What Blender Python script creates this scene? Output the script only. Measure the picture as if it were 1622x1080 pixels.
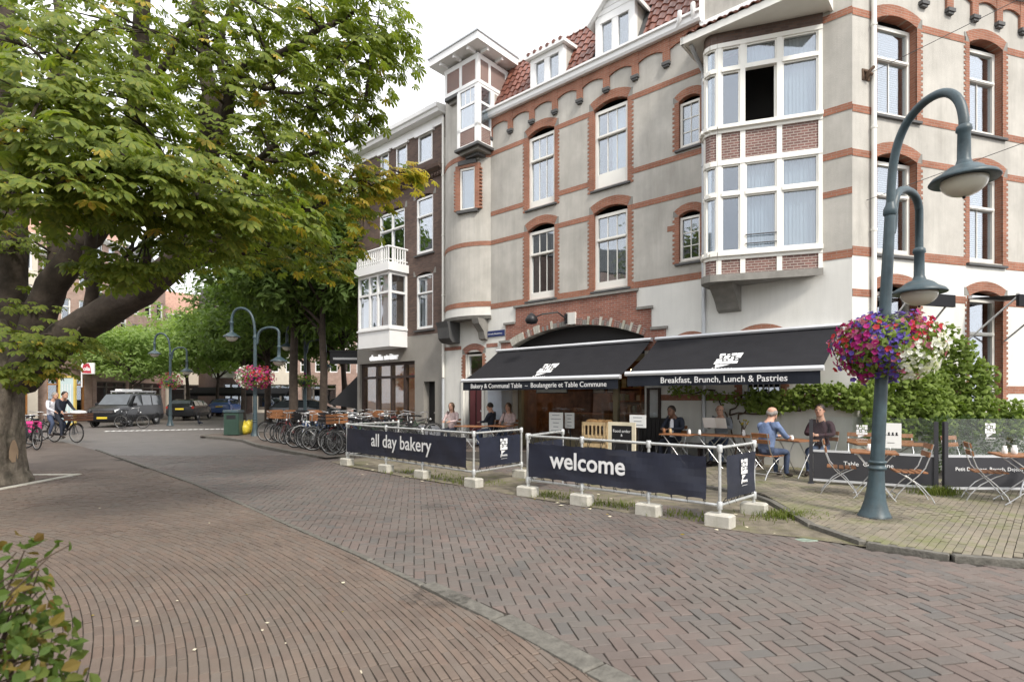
import bpy, math, random
from mathutils import Vector as V, Matrix
for _o in list(bpy.data.objects):
    bpy.data.objects.remove(_o)
S = bpy.context.scene
COL = S.collection
RN = random.Random(11)
PI = math.pi

# ------------------------------------------------------------------ camera, sky, sun, exposure
F, CX, HY, EYE = 870.0, 811.0, 628.0, 1.65
cd = bpy.data.cameras.new('camera')
cam = bpy.data.objects.new('camera', cd)
COL.objects.link(cam)
cam.location = (0, 0, EYE)
cam.rotation_euler = (PI / 2, 0, 0)
cd.sensor_width = 36
cd.lens = 36 * F / 1622
cd.shift_y = (HY - 540) / 1622
cd.clip_end = 600
cd.dof.use_dof = True
cd.dof.focus_distance = 10.5
cd.dof.aperture_fstop = 1.9
S.camera = cam

SUN_EL, SUN_AZ = math.radians(44), math.radians(150)      # azimuth from +Y towards +X
w = bpy.data.worlds.new('World')
S.world = w
w.use_nodes = True
nt = w.node_tree
nt.nodes.clear()
sky = nt.nodes.new('ShaderNodeTexSky')
sky.sky_type = 'NISHITA'
sky.sun_disc = False
sky.sun_elevation = SUN_EL
sky.sun_rotation = SUN_AZ
tc = nt.nodes.new('ShaderNodeTexCoord')
cn = nt.nodes.new('ShaderNodeTexNoise')
cn.inputs['Scale'].default_value = 2.2
cn.inputs['Detail'].default_value = 6
cn.inputs['Roughness'].default_value = .55
nt.links.new(tc.outputs['Generated'], cn.inputs['Vector'])
cr = nt.nodes.new('ShaderNodeValToRGB')
cr.color_ramp.elements[0].position = .3
cr.color_ramp.elements[0].color = (.74, .74, .74, 1)
cr.color_ramp.elements[1].position = .52
cr.color_ramp.elements[1].color = (1, 1, 1, 1)
nt.links.new(cn.outputs['Fac'], cr.inputs['Fac'])
mx = nt.nodes.new('ShaderNodeMix')
mx.data_type = 'RGBA'
nt.links.new(cr.outputs['Color'], mx.inputs['Factor'])
nt.links.new(sky.outputs['Color'], mx.inputs['A'])
mx.inputs['B'].default_value = (9.6, 9.7, 10.0, 1)       # bright even cloud
bg = nt.nodes.new('ShaderNodeBackground')
bg.inputs['Strength'].default_value = .115
nt.links.new(mx.outputs['Result'], bg.inputs['Color'])
wo = nt.nodes.new('ShaderNodeOutputWorld')
nt.links.new(bg.outputs['Background'], wo.inputs['Surface'])

sl = bpy.data.lights.new('sun', 'SUN')
sl.energy = 2.3
sl.angle = math.radians(10)
sl.color = (1, .94, .85)
so = bpy.data.objects.new('sun', sl)
COL.objects.link(so)
so.rotation_euler = V((math.sin(SUN_AZ) * math.cos(SUN_EL), math.cos(SUN_AZ) * math.cos(SUN_EL), math.sin(SUN_EL))).to_track_quat('Z', 'Y').to_euler()

vs = S.view_settings
vs.view_transform = 'Standard'
vs.look = 'None'
vs.gamma = 1
vs.use_curve_mapping = False
vs.exposure = .74
try:
    S.cycles.max_bounces = 8
    S.cycles.transparent_max_bounces = 12
    S.cycles.use_denoising = True
    S.cycles.caustics_reflective = False
    S.cycles.caustics_refractive = False
except Exception:
    pass

# ------------------------------------------------------------------ measured frame of the street corner
A0 = V((7.2486, 11.7, 0))                   # foot of the building corner


def unit(vpx):
    v = V((vpx - CX, F, 0))
    return v.normalized()


DA = unit(-177)                             # along the long facade, away from the corner
NA = V((-DA.y, DA.x, 0))                    # its outward normal
DB = unit(3700)
NB = V((DB.y, -DB.x, 0))
RZA = math.atan2(DA.y, DA.x)
RZB = math.atan2(-DB.y, -DB.x)


def P(px, py, Y):
    return V(((px - CX) / F * Y, Y, EYE + (HY - py) / F * Y))


def G(px, py, z=0.0):
    Y = (EYE - z) * F / (py - HY)
    return V(((px - CX) / F * Y, Y, z))


def UA(px, d=0.0):
    k = (px - CX) / F
    o = A0 + NA * d
    return (k * o.y - o.x) / (DA.x - k * DA.y)


def ZA(px, py, d=0.0):
    Y = (A0 + NA * d).y + UA(px, d) * DA.y
    return EYE + (HY - py) / F * Y


def AW(u, d=0.0, z=0.0):
    return A0 + DA * u + NA * d + V((0, 0, z))


# ------------------------------------------------------------------ mesh helpers
class MB:
    def __init__(s):
        s.v, s.f, s.m, s.sm = [], [], [], []

    def face(s, pts, m=0, sm=False):
        n = len(s.v)
        s.v.extend([tuple(p) for p in pts])
        s.f.append(tuple(range(n, n + len(pts))))
        s.m.append(m)
        s.sm.append(sm)

    def idx(s, verts, faces, m=0, sm=False):
        n = len(s.v)
        s.v.extend([tuple(p) for p in verts])
        for f in faces:
            s.f.append(tuple(i + n for i in f))
            s.m.append(m)
            s.sm.append(sm)

    def box(s, x0, x1, y0, y1, z0, z1, m=0, M=None):
        vs = [(x0, y0, z0), (x1, y0, z0), (x1, y1, z0), (x0, y1, z0), (x0, y0, z1), (x1, y0, z1), (x1, y1, z1), (x0, y1, z1)]
        if M is not None:
            vs = [M @ V(p) for p in vs]
        s.idx(vs, [(3, 2, 1, 0), (4, 5, 6, 7), (0, 1, 5, 4), (1, 2, 6, 5), (2, 3, 7, 6), (3, 0, 4, 7)], m)
        return s

    def bbox(s, x0, x1, y0, y1, z0, z1, b=.01, m=0):
        """box with chamfered upright and top edges"""
        def ring(z, i):
            return [(x0 + i + b, y0 + i, z), (x1 - i - b, y0 + i, z), (x1 - i, y0 + i + b, z), (x1 - i, y1 - i - b, z), (x1 - i - b, y1 - i, z), (x0 + i + b, y1 - i, z), (x0 + i, y1 - i - b, z), (x0 + i, y0 + i + b, z)]
        vs = ring(z0, 0) + ring(z1 - b, 0) + ring(z1, b)
        fs = [tuple(range(7, -1, -1)), tuple(range(16, 24))]
        for k in (0, 8):
            for i in range(8):
                j = (i + 1) % 8
                fs.append((k + i, k + j, k + 8 + j, k + 8 + i))
        s.idx(vs, fs, m)
        return s

    def prism(s, pts, z0, z1, m=0, M=None):
        """counter-clockwise outline in x, y pushed from z0 to z1"""
        n = len(pts)
        vs = [V((p[0], p[1], z0)) for p in pts] + [V((p[0], p[1], z1)) for p in pts]
        if M is not None:
            vs = [M @ p for p in vs]
        fs = [tuple(range(n - 1, -1, -1)), tuple(range(n, 2 * n))]
        fs += [(i, (i + 1) % n, n + (i + 1) % n, n + i) for i in range(n)]
        s.idx(vs, fs, m)
        return s

    def prism_xz(s, pts, y0, y1, m=0):
        """outline in x, z pushed along y"""
        M = Matrix(((1, 0, 0, 0), (0, 0, -1, 0), (0, 1, 0, 0), (0, 0, 0, 1)))
        return s.prism(pts, -y1, -y0, m, M)

    def prism_yz(s, pts, x0, x1, m=0):
        M = Matrix(((0, 0, 1, 0), (1, 0, 0, 0), (0, 1, 0, 0), (0, 0, 0, 1)))
        return s.prism(pts, x0, x1, m, M)

    def tube(s, pts, r, n=8, m=0, cap=True, flat=1.0):
        pts = [V(p) for p in pts]
        k = len(pts)
        rs = r if isinstance(r, (list, tuple)) else [r] * k
        t0 = (pts[1] - pts[0]).normalized()
        up = V((0, 0, 1)) if abs(t0.z) < .9 else V((1, 0, 0))
        nx = t0.cross(up).normalized()
        vs = []
        for i, p in enumerate(pts):
            t = (pts[min(i + 1, k - 1)] - pts[max(i - 1, 0)]).normalized()
            nx = (nx - t * nx.dot(t)).normalized()
            ny = t.cross(nx)
            for j in range(n):
                a = 2 * PI * j / n
                vs.append(p + nx * math.cos(a) * rs[i] + ny * math.sin(a) * rs[i] * flat)
        fs = []
        for i in range(k - 1):
            for j in range(n):
                j2 = (j + 1) % n
                fs.append((i * n + j, i * n + j2, (i + 1) * n + j2, (i + 1) * n + j))
        s.idx(vs, fs, m, True)
        if cap:
            s.idx([vs[j] for j in range(n)], [tuple(range(n - 1, -1, -1))], m)
            s.idx([vs[(k - 1) * n + j] for j in range(n)], [tuple(range(n))], m)
        return s

    def lathe(s, prof, n=16, c=(0, 0, 0), m=0, sm=True, M=None):
        """(radius, height) profile from bottom to top"""
        vs = []
        for r, z in prof:
            for j in range(n):
                a = 2 * PI * j / n
                p = V((c[0] + r * math.cos(a), c[1] + r * math.sin(a), c[2] + z))
                vs.append(M @ p if M is not None else p)
        fs = []
        for i in range(len(prof) - 1):
            for j in range(n):
                j2 = (j + 1) % n
                fs.append((i * n + j, i * n + j2, (i + 1) * n + j2, (i + 1) * n + j))
        s.idx(vs, fs, m, sm)
        return s

    def ball(s, c, r, n=10, m=0, k=6):
        rx, ry, rz = r if isinstance(r, (tuple, list)) else (r, r, r)
        vs = []
        for i in range(k + 1):
            b = -PI / 2 + PI * i / k
            for j in range(n):
                a = 2 * PI * j / n
                vs.append((c[0] + rx * math.cos(b) * math.cos(a), c[1] + ry * math.cos(b) * math.sin(a), c[2] + rz * math.sin(b)))
        fs = [(i * n + j, i * n + (j + 1) % n, (i + 1) * n + (j + 1) % n, (i + 1) * n + j) for i in range(k) for j in range(n)]
        s.idx(vs, fs, m, True)
        return s

    def torus(s, c, R, r, ax='y', n=28, k=6, m=0):
        vs = []
        for i in range(n):
            a = 2 * PI * i / n
            for j in range(k):
                b = 2 * PI * j / k
                q = R + r * math.cos(b)
                p = (q * math.cos(a), r * math.sin(b), q * math.sin(a)) if ax == 'y' else (q * math.cos(a), q * math.sin(a), r * math.sin(b))
                vs.append((c[0] + p[0], c[1] + p[1], c[2] + p[2]))
        fs = [(i * k + j, ((i + 1) % n) * k + j, ((i + 1) % n) * k + (j + 1) % k, i * k + (j + 1) % k) for i in range(n) for j in range(k)]
        s.idx(vs, fs, m, True)
        return s

    def mesh(s, name, mats):
        me = bpy.data.meshes.new(name)
        me.from_pydata(s.v, [], s.f)
        for q in (mats if isinstance(mats, (list, tuple)) else [mats]):
            me.materials.append(q)
        if s.f:
            me.polygons.foreach_set('material_index', s.m)
            me.polygons.foreach_set('use_smooth', s.sm)
        me.update()
        return me

    def obj(s, name, mats, par=None, loc=(0, 0, 0), rz=0.0, rot=None):
        return link(name, s.mesh(name, mats), par, loc, rz, rot)


def link(name, me, par=None, loc=(0, 0, 0), rz=0.0, rot=None):
    o = bpy.data.objects.new(name, me)
    COL.objects.link(o)
    if par is not None:
        o.parent = par
    o.location = loc
    o.rotation_euler = rot if rot is not None else (0, 0, rz)
    return o


def linkM(name, me, par, M):
    o = bpy.data.objects.new(name, me)
    COL.objects.link(o)
    if par is not None:
        o.parent = par
    o.matrix_basis = M
    return o


def tag(o, label, cat, group=None):
    o['label'] = label
    o['category'] = cat
    if group:
        o['group'] = group
    return o


def thing(name, label, cat, loc=(0, 0, 0), rz=0.0, group=None):
    o = bpy.data.objects.new(name, None)
    o.empty_display_size = .2
    COL.objects.link(o)
    o.location = loc
    o.rotation_euler = (0, 0, rz)
    return tag(o, label, cat, group)


def kind(o, k):
    o['kind'] = k
    return o


def dup(root, loc, rz=0.0, label=None, group=None, rot=None):
    """a copy of a thing with copies of its parts and sub-parts"""
    r = root.copy()
    COL.objects.link(r)
    r.location = loc
    r.rotation_euler = rot if rot is not None else (0, 0, rz)
    if label:
        r['label'] = label
    if group:
        r['group'] = group
    for ch in [c for c in root.children]:
        c = ch.copy()
        COL.objects.link(c)
        c.parent = r
        for g in ch.children:
            d = g.copy()
            COL.objects.link(d)
            d.parent = c
    return r


def face_mat(x, n, loc):
    """frame with local x along x, local y up and local z out of the surface"""
    x = V(x).normalized()
    n = V(n).normalized()
    y = n.cross(x).normalized()
    m = Matrix((x, y, n)).transposed().to_4x4()
    m.translation = loc
    return m


def text_mesh(body, size, mat_, ext=.002, align='CENTER', bold=0.0):
    cu = bpy.data.curves.new('lettering', 'FONT')
    cu.body = body
    cu.size = size
    cu.extrude = ext
    cu.offset = bold
    cu.align_x = align
    cu.resolution_u = 3
    o = bpy.data.objects.new('lettering', cu)
    COL.objects.link(o)
    me = bpy.data.meshes.new_from_object(o)
    bpy.data.objects.remove(o)
    bpy.data.curves.remove(cu)
    me.materials.clear()
    me.materials.append(mat_)
    return me


# ------------------------------------------------------------------ materials
def _new(name):
    m = bpy.data.materials.new(name)
    m.use_nodes = True
    t = m.node_tree
    return m, t, t.nodes['Principled BSDF']


def N(t, typ, **kw):
    n = t.nodes.new(typ)
    for k, v in kw.items():
        if k in n.inputs:
            n.inputs[k].default_value = v
        else:
            setattr(n, k, v)
    return n


def c4(c, k=1.0):
    return (c[0] * k, c[1] * k, c[2] * k, 1)


def mat(name, col, rough=.7, metal=0.0, var=.12, scale=2.5, bump=0.0, bscale=60.0, spec=.4, emit=0.0, stain=None, streak=0.0):
    m, t, b = _new(name)
    b.inputs['Roughness'].default_value = rough
    b.inputs['Metallic'].default_value = metal
    b.inputs['Specular IOR Level'].default_value = spec
    geo = N(t, 'ShaderNodeNewGeometry')
    no = N(t, 'ShaderNodeTexNoise', Scale=scale, Detail=5.0, Roughness=.6)
    t.links.new(geo.outputs['Position'], no.inputs['Vector'])
    rp = N(t, 'ShaderNodeValToRGB')
    rp.color_ramp.elements[0].position = .3
    rp.color_ramp.elements[1].position = .7
    rp.color_ramp.elements[0].color = c4(col, 1 - var)
    rp.color_ramp.elements[1].color = c4(col, 1 + var)
    t.links.new(no.outputs['Fac'], rp.inputs['Fac'])
    out = rp.outputs['Color']
    if stain:                                            # (colour, scale, amount): drips and patches with a shape of their own
        n2 = N(t, 'ShaderNodeTexNoise', Scale=stain[1], Detail=6.0, Roughness=.65)
        mp = N(t, 'ShaderNodeMapping')
        mp.inputs['Scale'].default_value = (1, 1, .35)
        t.links.new(geo.outputs['Position'], mp.inputs['Vector'])
        t.links.new(mp.outputs['Vector'], n2.inputs['Vector'])
        r2 = N(t, 'ShaderNodeValToRGB')
        r2.color_ramp.elements[0].position = .5
        r2.color_ramp.elements[0].color = (0, 0, 0, 1)
        r2.color_ramp.elements[1].position = .72
        r2.color_ramp.elements[1].color = (stain[2],) * 3 + (1,)
        t.links.new(n2.outputs['Fac'], r2.inputs['Fac'])
        mxx = N(t, 'ShaderNodeMix', data_type='RGBA')
        t.links.new(r2.outputs['Color'], mxx.inputs['Factor'])
        t.links.new(out, mxx.inputs['A'])
        mxx.inputs['B'].default_value = c4(stain[0])
        out = mxx.outputs['Result']
    if streak:                                           # thin rain streaks
        n5 = N(t, 'ShaderNodeTexNoise', Scale=1.0, Detail=7.0, Roughness=.7)
        m5 = N(t, 'ShaderNodeMapping')
        m5.inputs['Scale'].default_value = (5, 5, .35)
        t.links.new(geo.outputs['Position'], m5.inputs['Vector'])
        t.links.new(m5.outputs['Vector'], n5.inputs['Vector'])
        r5 = N(t, 'ShaderNodeMapRange')
        r5.inputs['From Min'].default_value = .42
        r5.inputs['From Max'].default_value = .68
        r5.inputs['To Min'].default_value = 1.03
        r5.inputs['To Max'].default_value = 1 - streak
        t.links.new(n5.outputs['Fac'], r5.inputs['Value'])
        s5 = N(t, 'ShaderNodeVectorMath', operation='SCALE')
        t.links.new(out, s5.inputs[0])
        t.links.new(r5.outputs[0], s5.inputs['Scale'])
        out = s5.outputs[0]
    t.links.new(out, b.inputs['Base Color'])
    if bump:
        n3 = N(t, 'ShaderNodeTexNoise', Scale=bscale, Detail=4.0)
        t.links.new(geo.outputs['Position'], n3.inputs['Vector'])
        bp = N(t, 'ShaderNodeBump', Strength=bump, Distance=.02)
        t.links.new(n3.outputs['Fac'], bp.inputs['Height'])
        t.links.new(bp.outputs['Normal'], b.inputs['Normal'])
    if emit:
        b.inputs['Emission Color'].default_value = c4(col)
        b.inputs['Emission Strength'].default_value = emit
    return m


def brick_mat(name, c1, c2, mortar, bw=.21, bh=.065, ms=.010, rough=.85, swap='xz', bump=.35, dirt=.25):
    m, t, b = _new(name)
    b.inputs['Roughness'].default_value = rough
    b.inputs['Specular IOR Level'].default_value = .25
    tcn = N(t, 'ShaderNodeTexCoord')
    sp = N(t, 'ShaderNodeSeparateXYZ')
    t.links.new(tcn.outputs['Object'], sp.inputs[0])
    ad = N(t, 'ShaderNodeMath', operation='ADD')
    t.links.new(sp.outputs['X'], ad.inputs[0])
    t.links.new(sp.outputs['Y'], ad.inputs[1])
    cb = N(t, 'ShaderNodeCombineXYZ')
    if swap == 'xz':
        t.links.new(ad.outputs[0], cb.inputs['X'])
        t.links.new(sp.outputs['Z'], cb.inputs['Y'])
    else:
        t.links.new(sp.outputs['X'], cb.inputs['X'])
        t.links.new(sp.outputs['Y'], cb.inputs['Y'])
    br = N(t, 'ShaderNodeTexBrick', Scale=1.0)
    br.inputs['Color1'].default_value = c4(c1)
    br.inputs['Color2'].default_value = c4(c2)
    br.inputs['Mortar'].default_value = c4(mortar)
    br.inputs['Mortar Size'].default_value = ms
    br.inputs['Mortar Smooth'].default_value = .3
    br.inputs['Brick Width'].default_value = bw
    br.inputs['Row Height'].default_value = bh
    t.links.new(cb.outputs[0], br.inputs['Vector'])
    geo = N(t, 'ShaderNodeNewGeometry')
    no = N(t, 'ShaderNodeTexNoise', Scale=1.6, Detail=6.0, Roughness=.65)
    t.links.new(geo.outputs['Position'], no.inputs['Vector'])
    mr = N(t, 'ShaderNodeMapRange')
    mr.inputs['From Min'].default_value = .3
    mr.inputs['From Max'].default_value = .7
    mr.inputs['To Min'].default_value = 1 - dirt
    mr.inputs['To Max'].default_value = 1 + dirt * .6
    t.links.new(no.outputs['Fac'], mr.inputs['Value'])
    mu = N(t, 'ShaderNodeVectorMath', operation='SCALE')
    t.links.new(br.outputs['Color'], mu.inputs[0])
    t.links.new(mr.outputs[0], mu.inputs['Scale'])
    t.links.new(mu.outputs[0], b.inputs['Base Color'])
    bp = N(t, 'ShaderNodeBump', Strength=bump, Distance=.01)
    bp.invert = True
    t.links.new(br.outputs['Fac'], bp.inputs['Height'])
    t.links.new(bp.outputs['Normal'], b.inputs['Normal'])
    return m


def piece_mat(name, cols, rough=.8, bump=.25, bscale=90.0, moss=None, spec=.3):
    """one tone per piece (random per mesh island and per object), with grain and wear"""
    m, t, b = _new(name)
    b.inputs['Roughness'].default_value = rough
    b.inputs['Specular IOR Level'].default_value = spec
    geo = N(t, 'ShaderNodeNewGeometry')
    oi = N(t, 'ShaderNodeObjectInfo')
    ad = N(t, 'ShaderNodeMath', operation='ADD')
    t.links.new(geo.outputs['Random Per Island'], ad.inputs[0])
    t.links.new(oi.outputs['Random'], ad.inputs[1])
    fr = N(t, 'ShaderNodeMath', operation='FRACT')
    t.links.new(ad.outputs[0], fr.inputs[0])
    rp = N(t, 'ShaderNodeValToRGB')
    e = rp.color_ramp.elements
    while len(e) < len(cols):
        e.new(.5)
    for i, c in enumerate(cols):
        e[i].position = i / max(1, len(cols) - 1)
        e[i].color = c4(c)
    t.links.new(fr.outputs[0], rp.inputs['Fac'])
    no = N(t, 'ShaderNodeTexNoise', Scale=1.1, Detail=7.0, Roughness=.7)
    t.links.new(geo.outputs['Position'], no.inputs['Vector'])
    mr = N(t, 'ShaderNodeMapRange')
    mr.inputs['From Min'].default_value = .3
    mr.inputs['From Max'].default_value = .7
    mr.inputs['To Min'].default_value = .78
    mr.inputs['To Max'].default_value = 1.16
    t.links.new(no.outputs['Fac'], mr.inputs['Value'])
    mu = N(t, 'ShaderNodeVectorMath', operation='SCALE')
    t.links.new(rp.outputs['Color'], mu.inputs[0])
    t.links.new(mr.outputs[0], mu.inputs['Scale'])
    n3 = N(t, 'ShaderNodeTexNoise', Scale=bscale, Detail=3.0)
    t.links.new(geo.outputs['Position'], n3.inputs['Vector'])
    m3 = N(t, 'ShaderNodeMapRange')
    m3.inputs['To Min'].default_value = .82
    m3.inputs['To Max'].default_value = 1.18
    t.links.new(n3.outputs['Fac'], m3.inputs['Value'])
    mu2 = N(t, 'ShaderNodeVectorMath', operation='SCALE')
    t.links.new(mu.outputs[0], mu2.inputs[0])
    t.links.new(m3.outputs[0], mu2.inputs['Scale'])
    out = mu2.outputs[0]
    if moss:
        n4 = N(t, 'ShaderNodeTexNoise', Scale=moss[1], Detail=8.0, Roughness=.75)
        t.links.new(geo.outputs['Position'], n4.inputs['Vector'])
        r4 = N(t, 'ShaderNodeMapRange')
        r4.inputs['From Min'].default_value = .48
        r4.inputs['From Max'].default_value = .66
        r4.inputs['To Max'].default_value = moss[2]
        t.links.new(n4.outputs['Fac'], r4.inputs['Value'])
        mm = N(t, 'ShaderNodeMix', data_type='RGBA')
        t.links.new(r4.outputs[0], mm.inputs['Factor'])
        t.links.new(out, mm.inputs['A'])
        mm.inputs['B'].default_value = c4(moss[0])
        out = mm.outputs['Result']
    t.links.new(out, b.inputs['Base Color'])
    if bump:
        bp = N(t, 'ShaderNodeBump', Strength=bump, Distance=.006)
        t.links.new(n3.outputs['Fac'], bp.inputs['Height'])
        t.links.new(bp.outputs['Normal'], b.inputs['Normal'])
    return m


def leaf_mat(name, cols, trans=.35, rough=.55):
    m, t, b = _new(name)
    geo = N(t, 'ShaderNodeNewGeometry')
    oi = N(t, 'ShaderNodeObjectInfo')
    ad = N(t, 'ShaderNodeMath', operation='ADD')
    t.links.new(geo.outputs['Random Per Island'], ad.inputs[0])
    t.links.new(oi.outputs['Random'], ad.inputs[1])
    fr = N(t, 'ShaderNodeMath', operation='FRACT')
    t.links.new(ad.outputs[0], fr.inputs[0])
    no = N(t, 'ShaderNodeTexNoise', Scale=.7, Detail=3.0)
    t.links.new(geo.outputs['Position'], no.inputs['Vector'])
    mxf = N(t, 'ShaderNodeMix')
    mxf.inputs['Factor'].default_value = .45
    t.links.new(fr.outputs[0], mxf.inputs['A'])
    t.links.new(no.outputs['Fac'], mxf.inputs['B'])
    rp = N(t, 'ShaderNodeValToRGB')
    e = rp.color_ramp.elements
    while len(e) < len(cols):
        e.new(.5)
    for i, c in enumerate(cols):
        e[i].position = .12 + .76 * i / max(1, len(cols) - 1)
        e[i].color = c4(c)
    t.links.new(mxf.outputs['Result'], rp.inputs['Fac'])
    b.inputs['Roughness'].default_value = rough
    b.inputs['Specular IOR Level'].default_value = .2
    t.links.new(rp.outputs['Color'], b.inputs['Base Color'])
    tr = N(t, 'ShaderNodeBsdfTranslucent')
    sc = N(t, 'ShaderNodeVectorMath', operation='MULTIPLY')
    sc.inputs[1].default_value = (1.5, 1.6, .7)
    t.links.new(rp.outputs['Color'], sc.inputs[0])
    t.links.new(sc.outputs[0], tr.inputs['Color'])
    ms = N(t, 'ShaderNodeMixShader')
    ms.inputs[0].default_value = trans
    t.links.new(b.outputs[0], ms.inputs[1])
    t.links.new(tr.outputs[0], ms.inputs[2])
    t.links.new(ms.outputs[0], t.nodes['Material Output'].inputs['Surface'])
    return m


def glass_mat(name, tint=(.8, .85, .88), base=.10, top=.75, rough=.02):
    m, t, b = _new(name)
    t.nodes.remove(b)
    lw = N(t, 'ShaderNodeLayerWeight', Blend=.35)
    mr = N(t, 'ShaderNodeMapRange')
    mr.inputs['To Min'].default_value = base
    mr.inputs['To Max'].default_value = top
    t.links.new(lw.outputs['Facing'], mr.inputs['Value'])
    geo = N(t, 'ShaderNodeNewGeometry')
    no = N(t, 'ShaderNodeTexNoise', Scale=1.3, Detail=1.0)
    t.links.new(geo.outputs['Position'], no.inputs['Vector'])
    bp = N(t, 'ShaderNodeBump', Strength=.12, Distance=.02)
    t.links.new(no.outputs['Fac'], bp.inputs['Height'])
    gl = N(t, 'ShaderNodeBsdfGlossy', Roughness=rough)
    gl.inputs['Color'].default_value = (.92, .95, 1, 1)
    t.links.new(bp.outputs['Normal'], gl.inputs['Normal'])
    tr = N(t, 'ShaderNodeBsdfTransparent')
    tr.inputs['Color'].default_value = c4(tint)
    ms = N(t, 'ShaderNodeMixShader')
    t.links.new(mr.outputs[0], ms.inputs[0])
    t.links.new(tr.outputs[0], ms.inputs[1])
    t.links.new(gl.outputs[0], ms.inputs[2])
    t.links.new(ms.outputs[0], t.nodes['Material Output'].inputs['Surface'])
    return m


K = {}
K['stucco'] = mat('stucco', (.45, .43, .39), .9, var=.17, scale=1.0, bump=.4, bscale=70, stain=((.33, .31, .275), 1.1, .65), streak=.10)
K['white_wall'] = mat('white_wall', (.68, .67, .63), .85, var=.04, scale=1.5, bump=.1, bscale=50, stain=((.50, .49, .43), .6, .4), streak=.05)
K['red_brick'] = brick_mat('red_brick', (.335, .145, .092), (.275, .112, .07), (.30, .23, .18), .2, .055, .006, dirt=.25)
K['arch_brick'] = brick_mat('arch_brick', (.33, .13, .09), (.24, .09, .065), (.30, .25, .21), .2, .06, .008, dirt=.3)
K['panel_brick'] = brick_mat('panel_brick', (.23, .12, .105), (.155, .09, .082), (.38, .33, .29), .19, .06, .010, dirt=.15)
K['brown_brick'] = brick_mat('brown_brick', (.15, .098, .078), (.10, .068, .058), (.12, .10, .088), .21, .062, .008, dirt=.2)
K['white'] = mat('white_paint', (.78, .765, .71), .45, var=.03)
K['white2'] = mat('bright_white_paint', (.80, .80, .79), .45, var=.03)
K['grey_render'] = mat('grey_render', (.285, .268, .24), .85, var=.06, bump=.1)
K['sill'] = mat('dark_stone', (.085, .085, .085), .7, var=.15)
K['stone'] = mat('grey_stone', (.23, .22, .20), .8, var=.18, scale=5, bump=.2)
K['glass'] = glass_mat('window_glass', base=.13, top=.72)
K['clear'] = glass_mat('clear_glass', (.93, .95, .94), .035, .24)
K['dark'] = mat('unlit_room_black', (.02, .018, .016), .9)  # near-black colour stands in for the shade of unlit rooms
K['dim'] = mat('dim_interior', (.10, .075, .055), .9, var=.4, scale=1.5)
K['curtain'] = mat('net_curtain', (.70, .70, .70), .9, var=.05)
K['blind'] = mat('window_blind', (.62, .60, .54), .8, var=.04)
K['grey_curtain'] = mat('grey_curtain', (.30, .28, .25), .9, var=.2, scale=6)
K['tile'] = piece_mat('roof_tile', [(.17, .062, .042), (.22, .078, .05), (.12, .05, .038), (.195, .08, .055)], .35, .15, 60, spec=.5)
K['zinc'] = mat('zinc_pipe', (.52, .54, .56), .5, .2, var=.06)
K['wood_dark'] = mat('dark_wood', (.045, .03, .025), .6, var=.3, scale=8)
K['wood'] = mat('brown_wood', (.24, .105, .045), .55, var=.3, scale=14)
K['pale_wood'] = mat('pale_wood', (.55, .40, .22), .65, var=.2, scale=10)
K['olive'] = mat('olive_paint', (.27, .235, .15), .5, var=.1)
K['awning'] = mat('awning_cloth', (.018, .018, .021), .85, var=.12, scale=3, bump=.12, bscale=180, spec=.2)
K['valance'] = mat('valance_cloth', (.020, .023, .032), .85, var=.1, spec=.2)
K['alu'] = mat('aluminium', (.62, .63, .65), .4, .3, var=.04)
K['galv'] = mat('galvanised_pipe', (.58, .59, .58), .38, .55, var=.18, scale=9)
K['banner'] = mat('navy_banner', (.022, .026, .045), .42, var=.14, scale=5, bump=.1, bscale=6, spec=.5)
_b = K['banner'].node_tree
_p, _x, _y = _b.nodes['Principled BSDF'], N(_b, 'ShaderNodeBsdfTransparent'), N(_b, 'ShaderNodeMixShader')
_y.inputs[0].default_value = .14                       # open mesh cloth
_b.links.new(_p.outputs[0], _y.inputs[1])
_b.links.new(_x.outputs[0], _y.inputs[2])
_b.links.new(_y.outputs[0], _b.nodes['Material Output'].inputs['Surface'])
K['letter'] = mat('white_lettering', (.80, .80, .80), .6, var=.02)
K['concrete'] = mat('concrete', (.47, .45, .395), .9, var=.16, scale=7, bump=.3, stain=((.24, .23, .15), 4, .6))
K['lamp'] = mat('lamp_post_paint', (.042, .070, .083), .45, var=.25, scale=7, spec=.5, bump=.1, bscale=50, stain=((.075, .085, .085), 6, .6), streak=.2)
K['lamp_globe'] = mat('lamp_globe', (.60, .58, .48), .18, var=.05, spec=.6)
K['black'] = mat('black_paint', (.015, .015, .017), .45, var=.1)
K['rubber'] = mat('tyre_rubber', (.022, .022, .022), .8)
K['chrome'] = mat('steel', (.62, .62, .62), .28, .85, var=.05)
K['panel_dark'] = mat('screen_panel', (.038, .038, .044), .6, var=.1)
K['skin'] = mat('skin', (.50, .29, .205), .55, var=.05)
K['skin_d'] = mat('dark_skin', (.16, .085, .055), .55, var=.05)
K['hair_d'] = mat('dark_hair', (.022, .015, .011), .55, var=.2, scale=40)
K['hair_g'] = mat('grey_hair', (.24, .22, .20), .6, var=.2, scale=40)
K['hair_b'] = mat('brown_hair', (.075, .045, .025), .55, var=.2, scale=40)
K['paper'] = mat('paper', (.80, .80, .78), .7, var=.02)
K['red'] = mat('red_paint', (.45, .03, .05), .5)
K['bark'] = mat('tree_bark', (.20, .17, .135), .95, var=.4, scale=7, bump=1.0, bscale=22, stain=((.10, .095, .065), 5, .8), streak=.5)
K['bark2'] = mat('dark_bark', (.055, .042, .033), .95, var=.35, scale=5, bump=.8, bscale=14)
K['scar'] = mat('pale_bare_wood', (.42, .30, .20), .8, var=.15)
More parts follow.
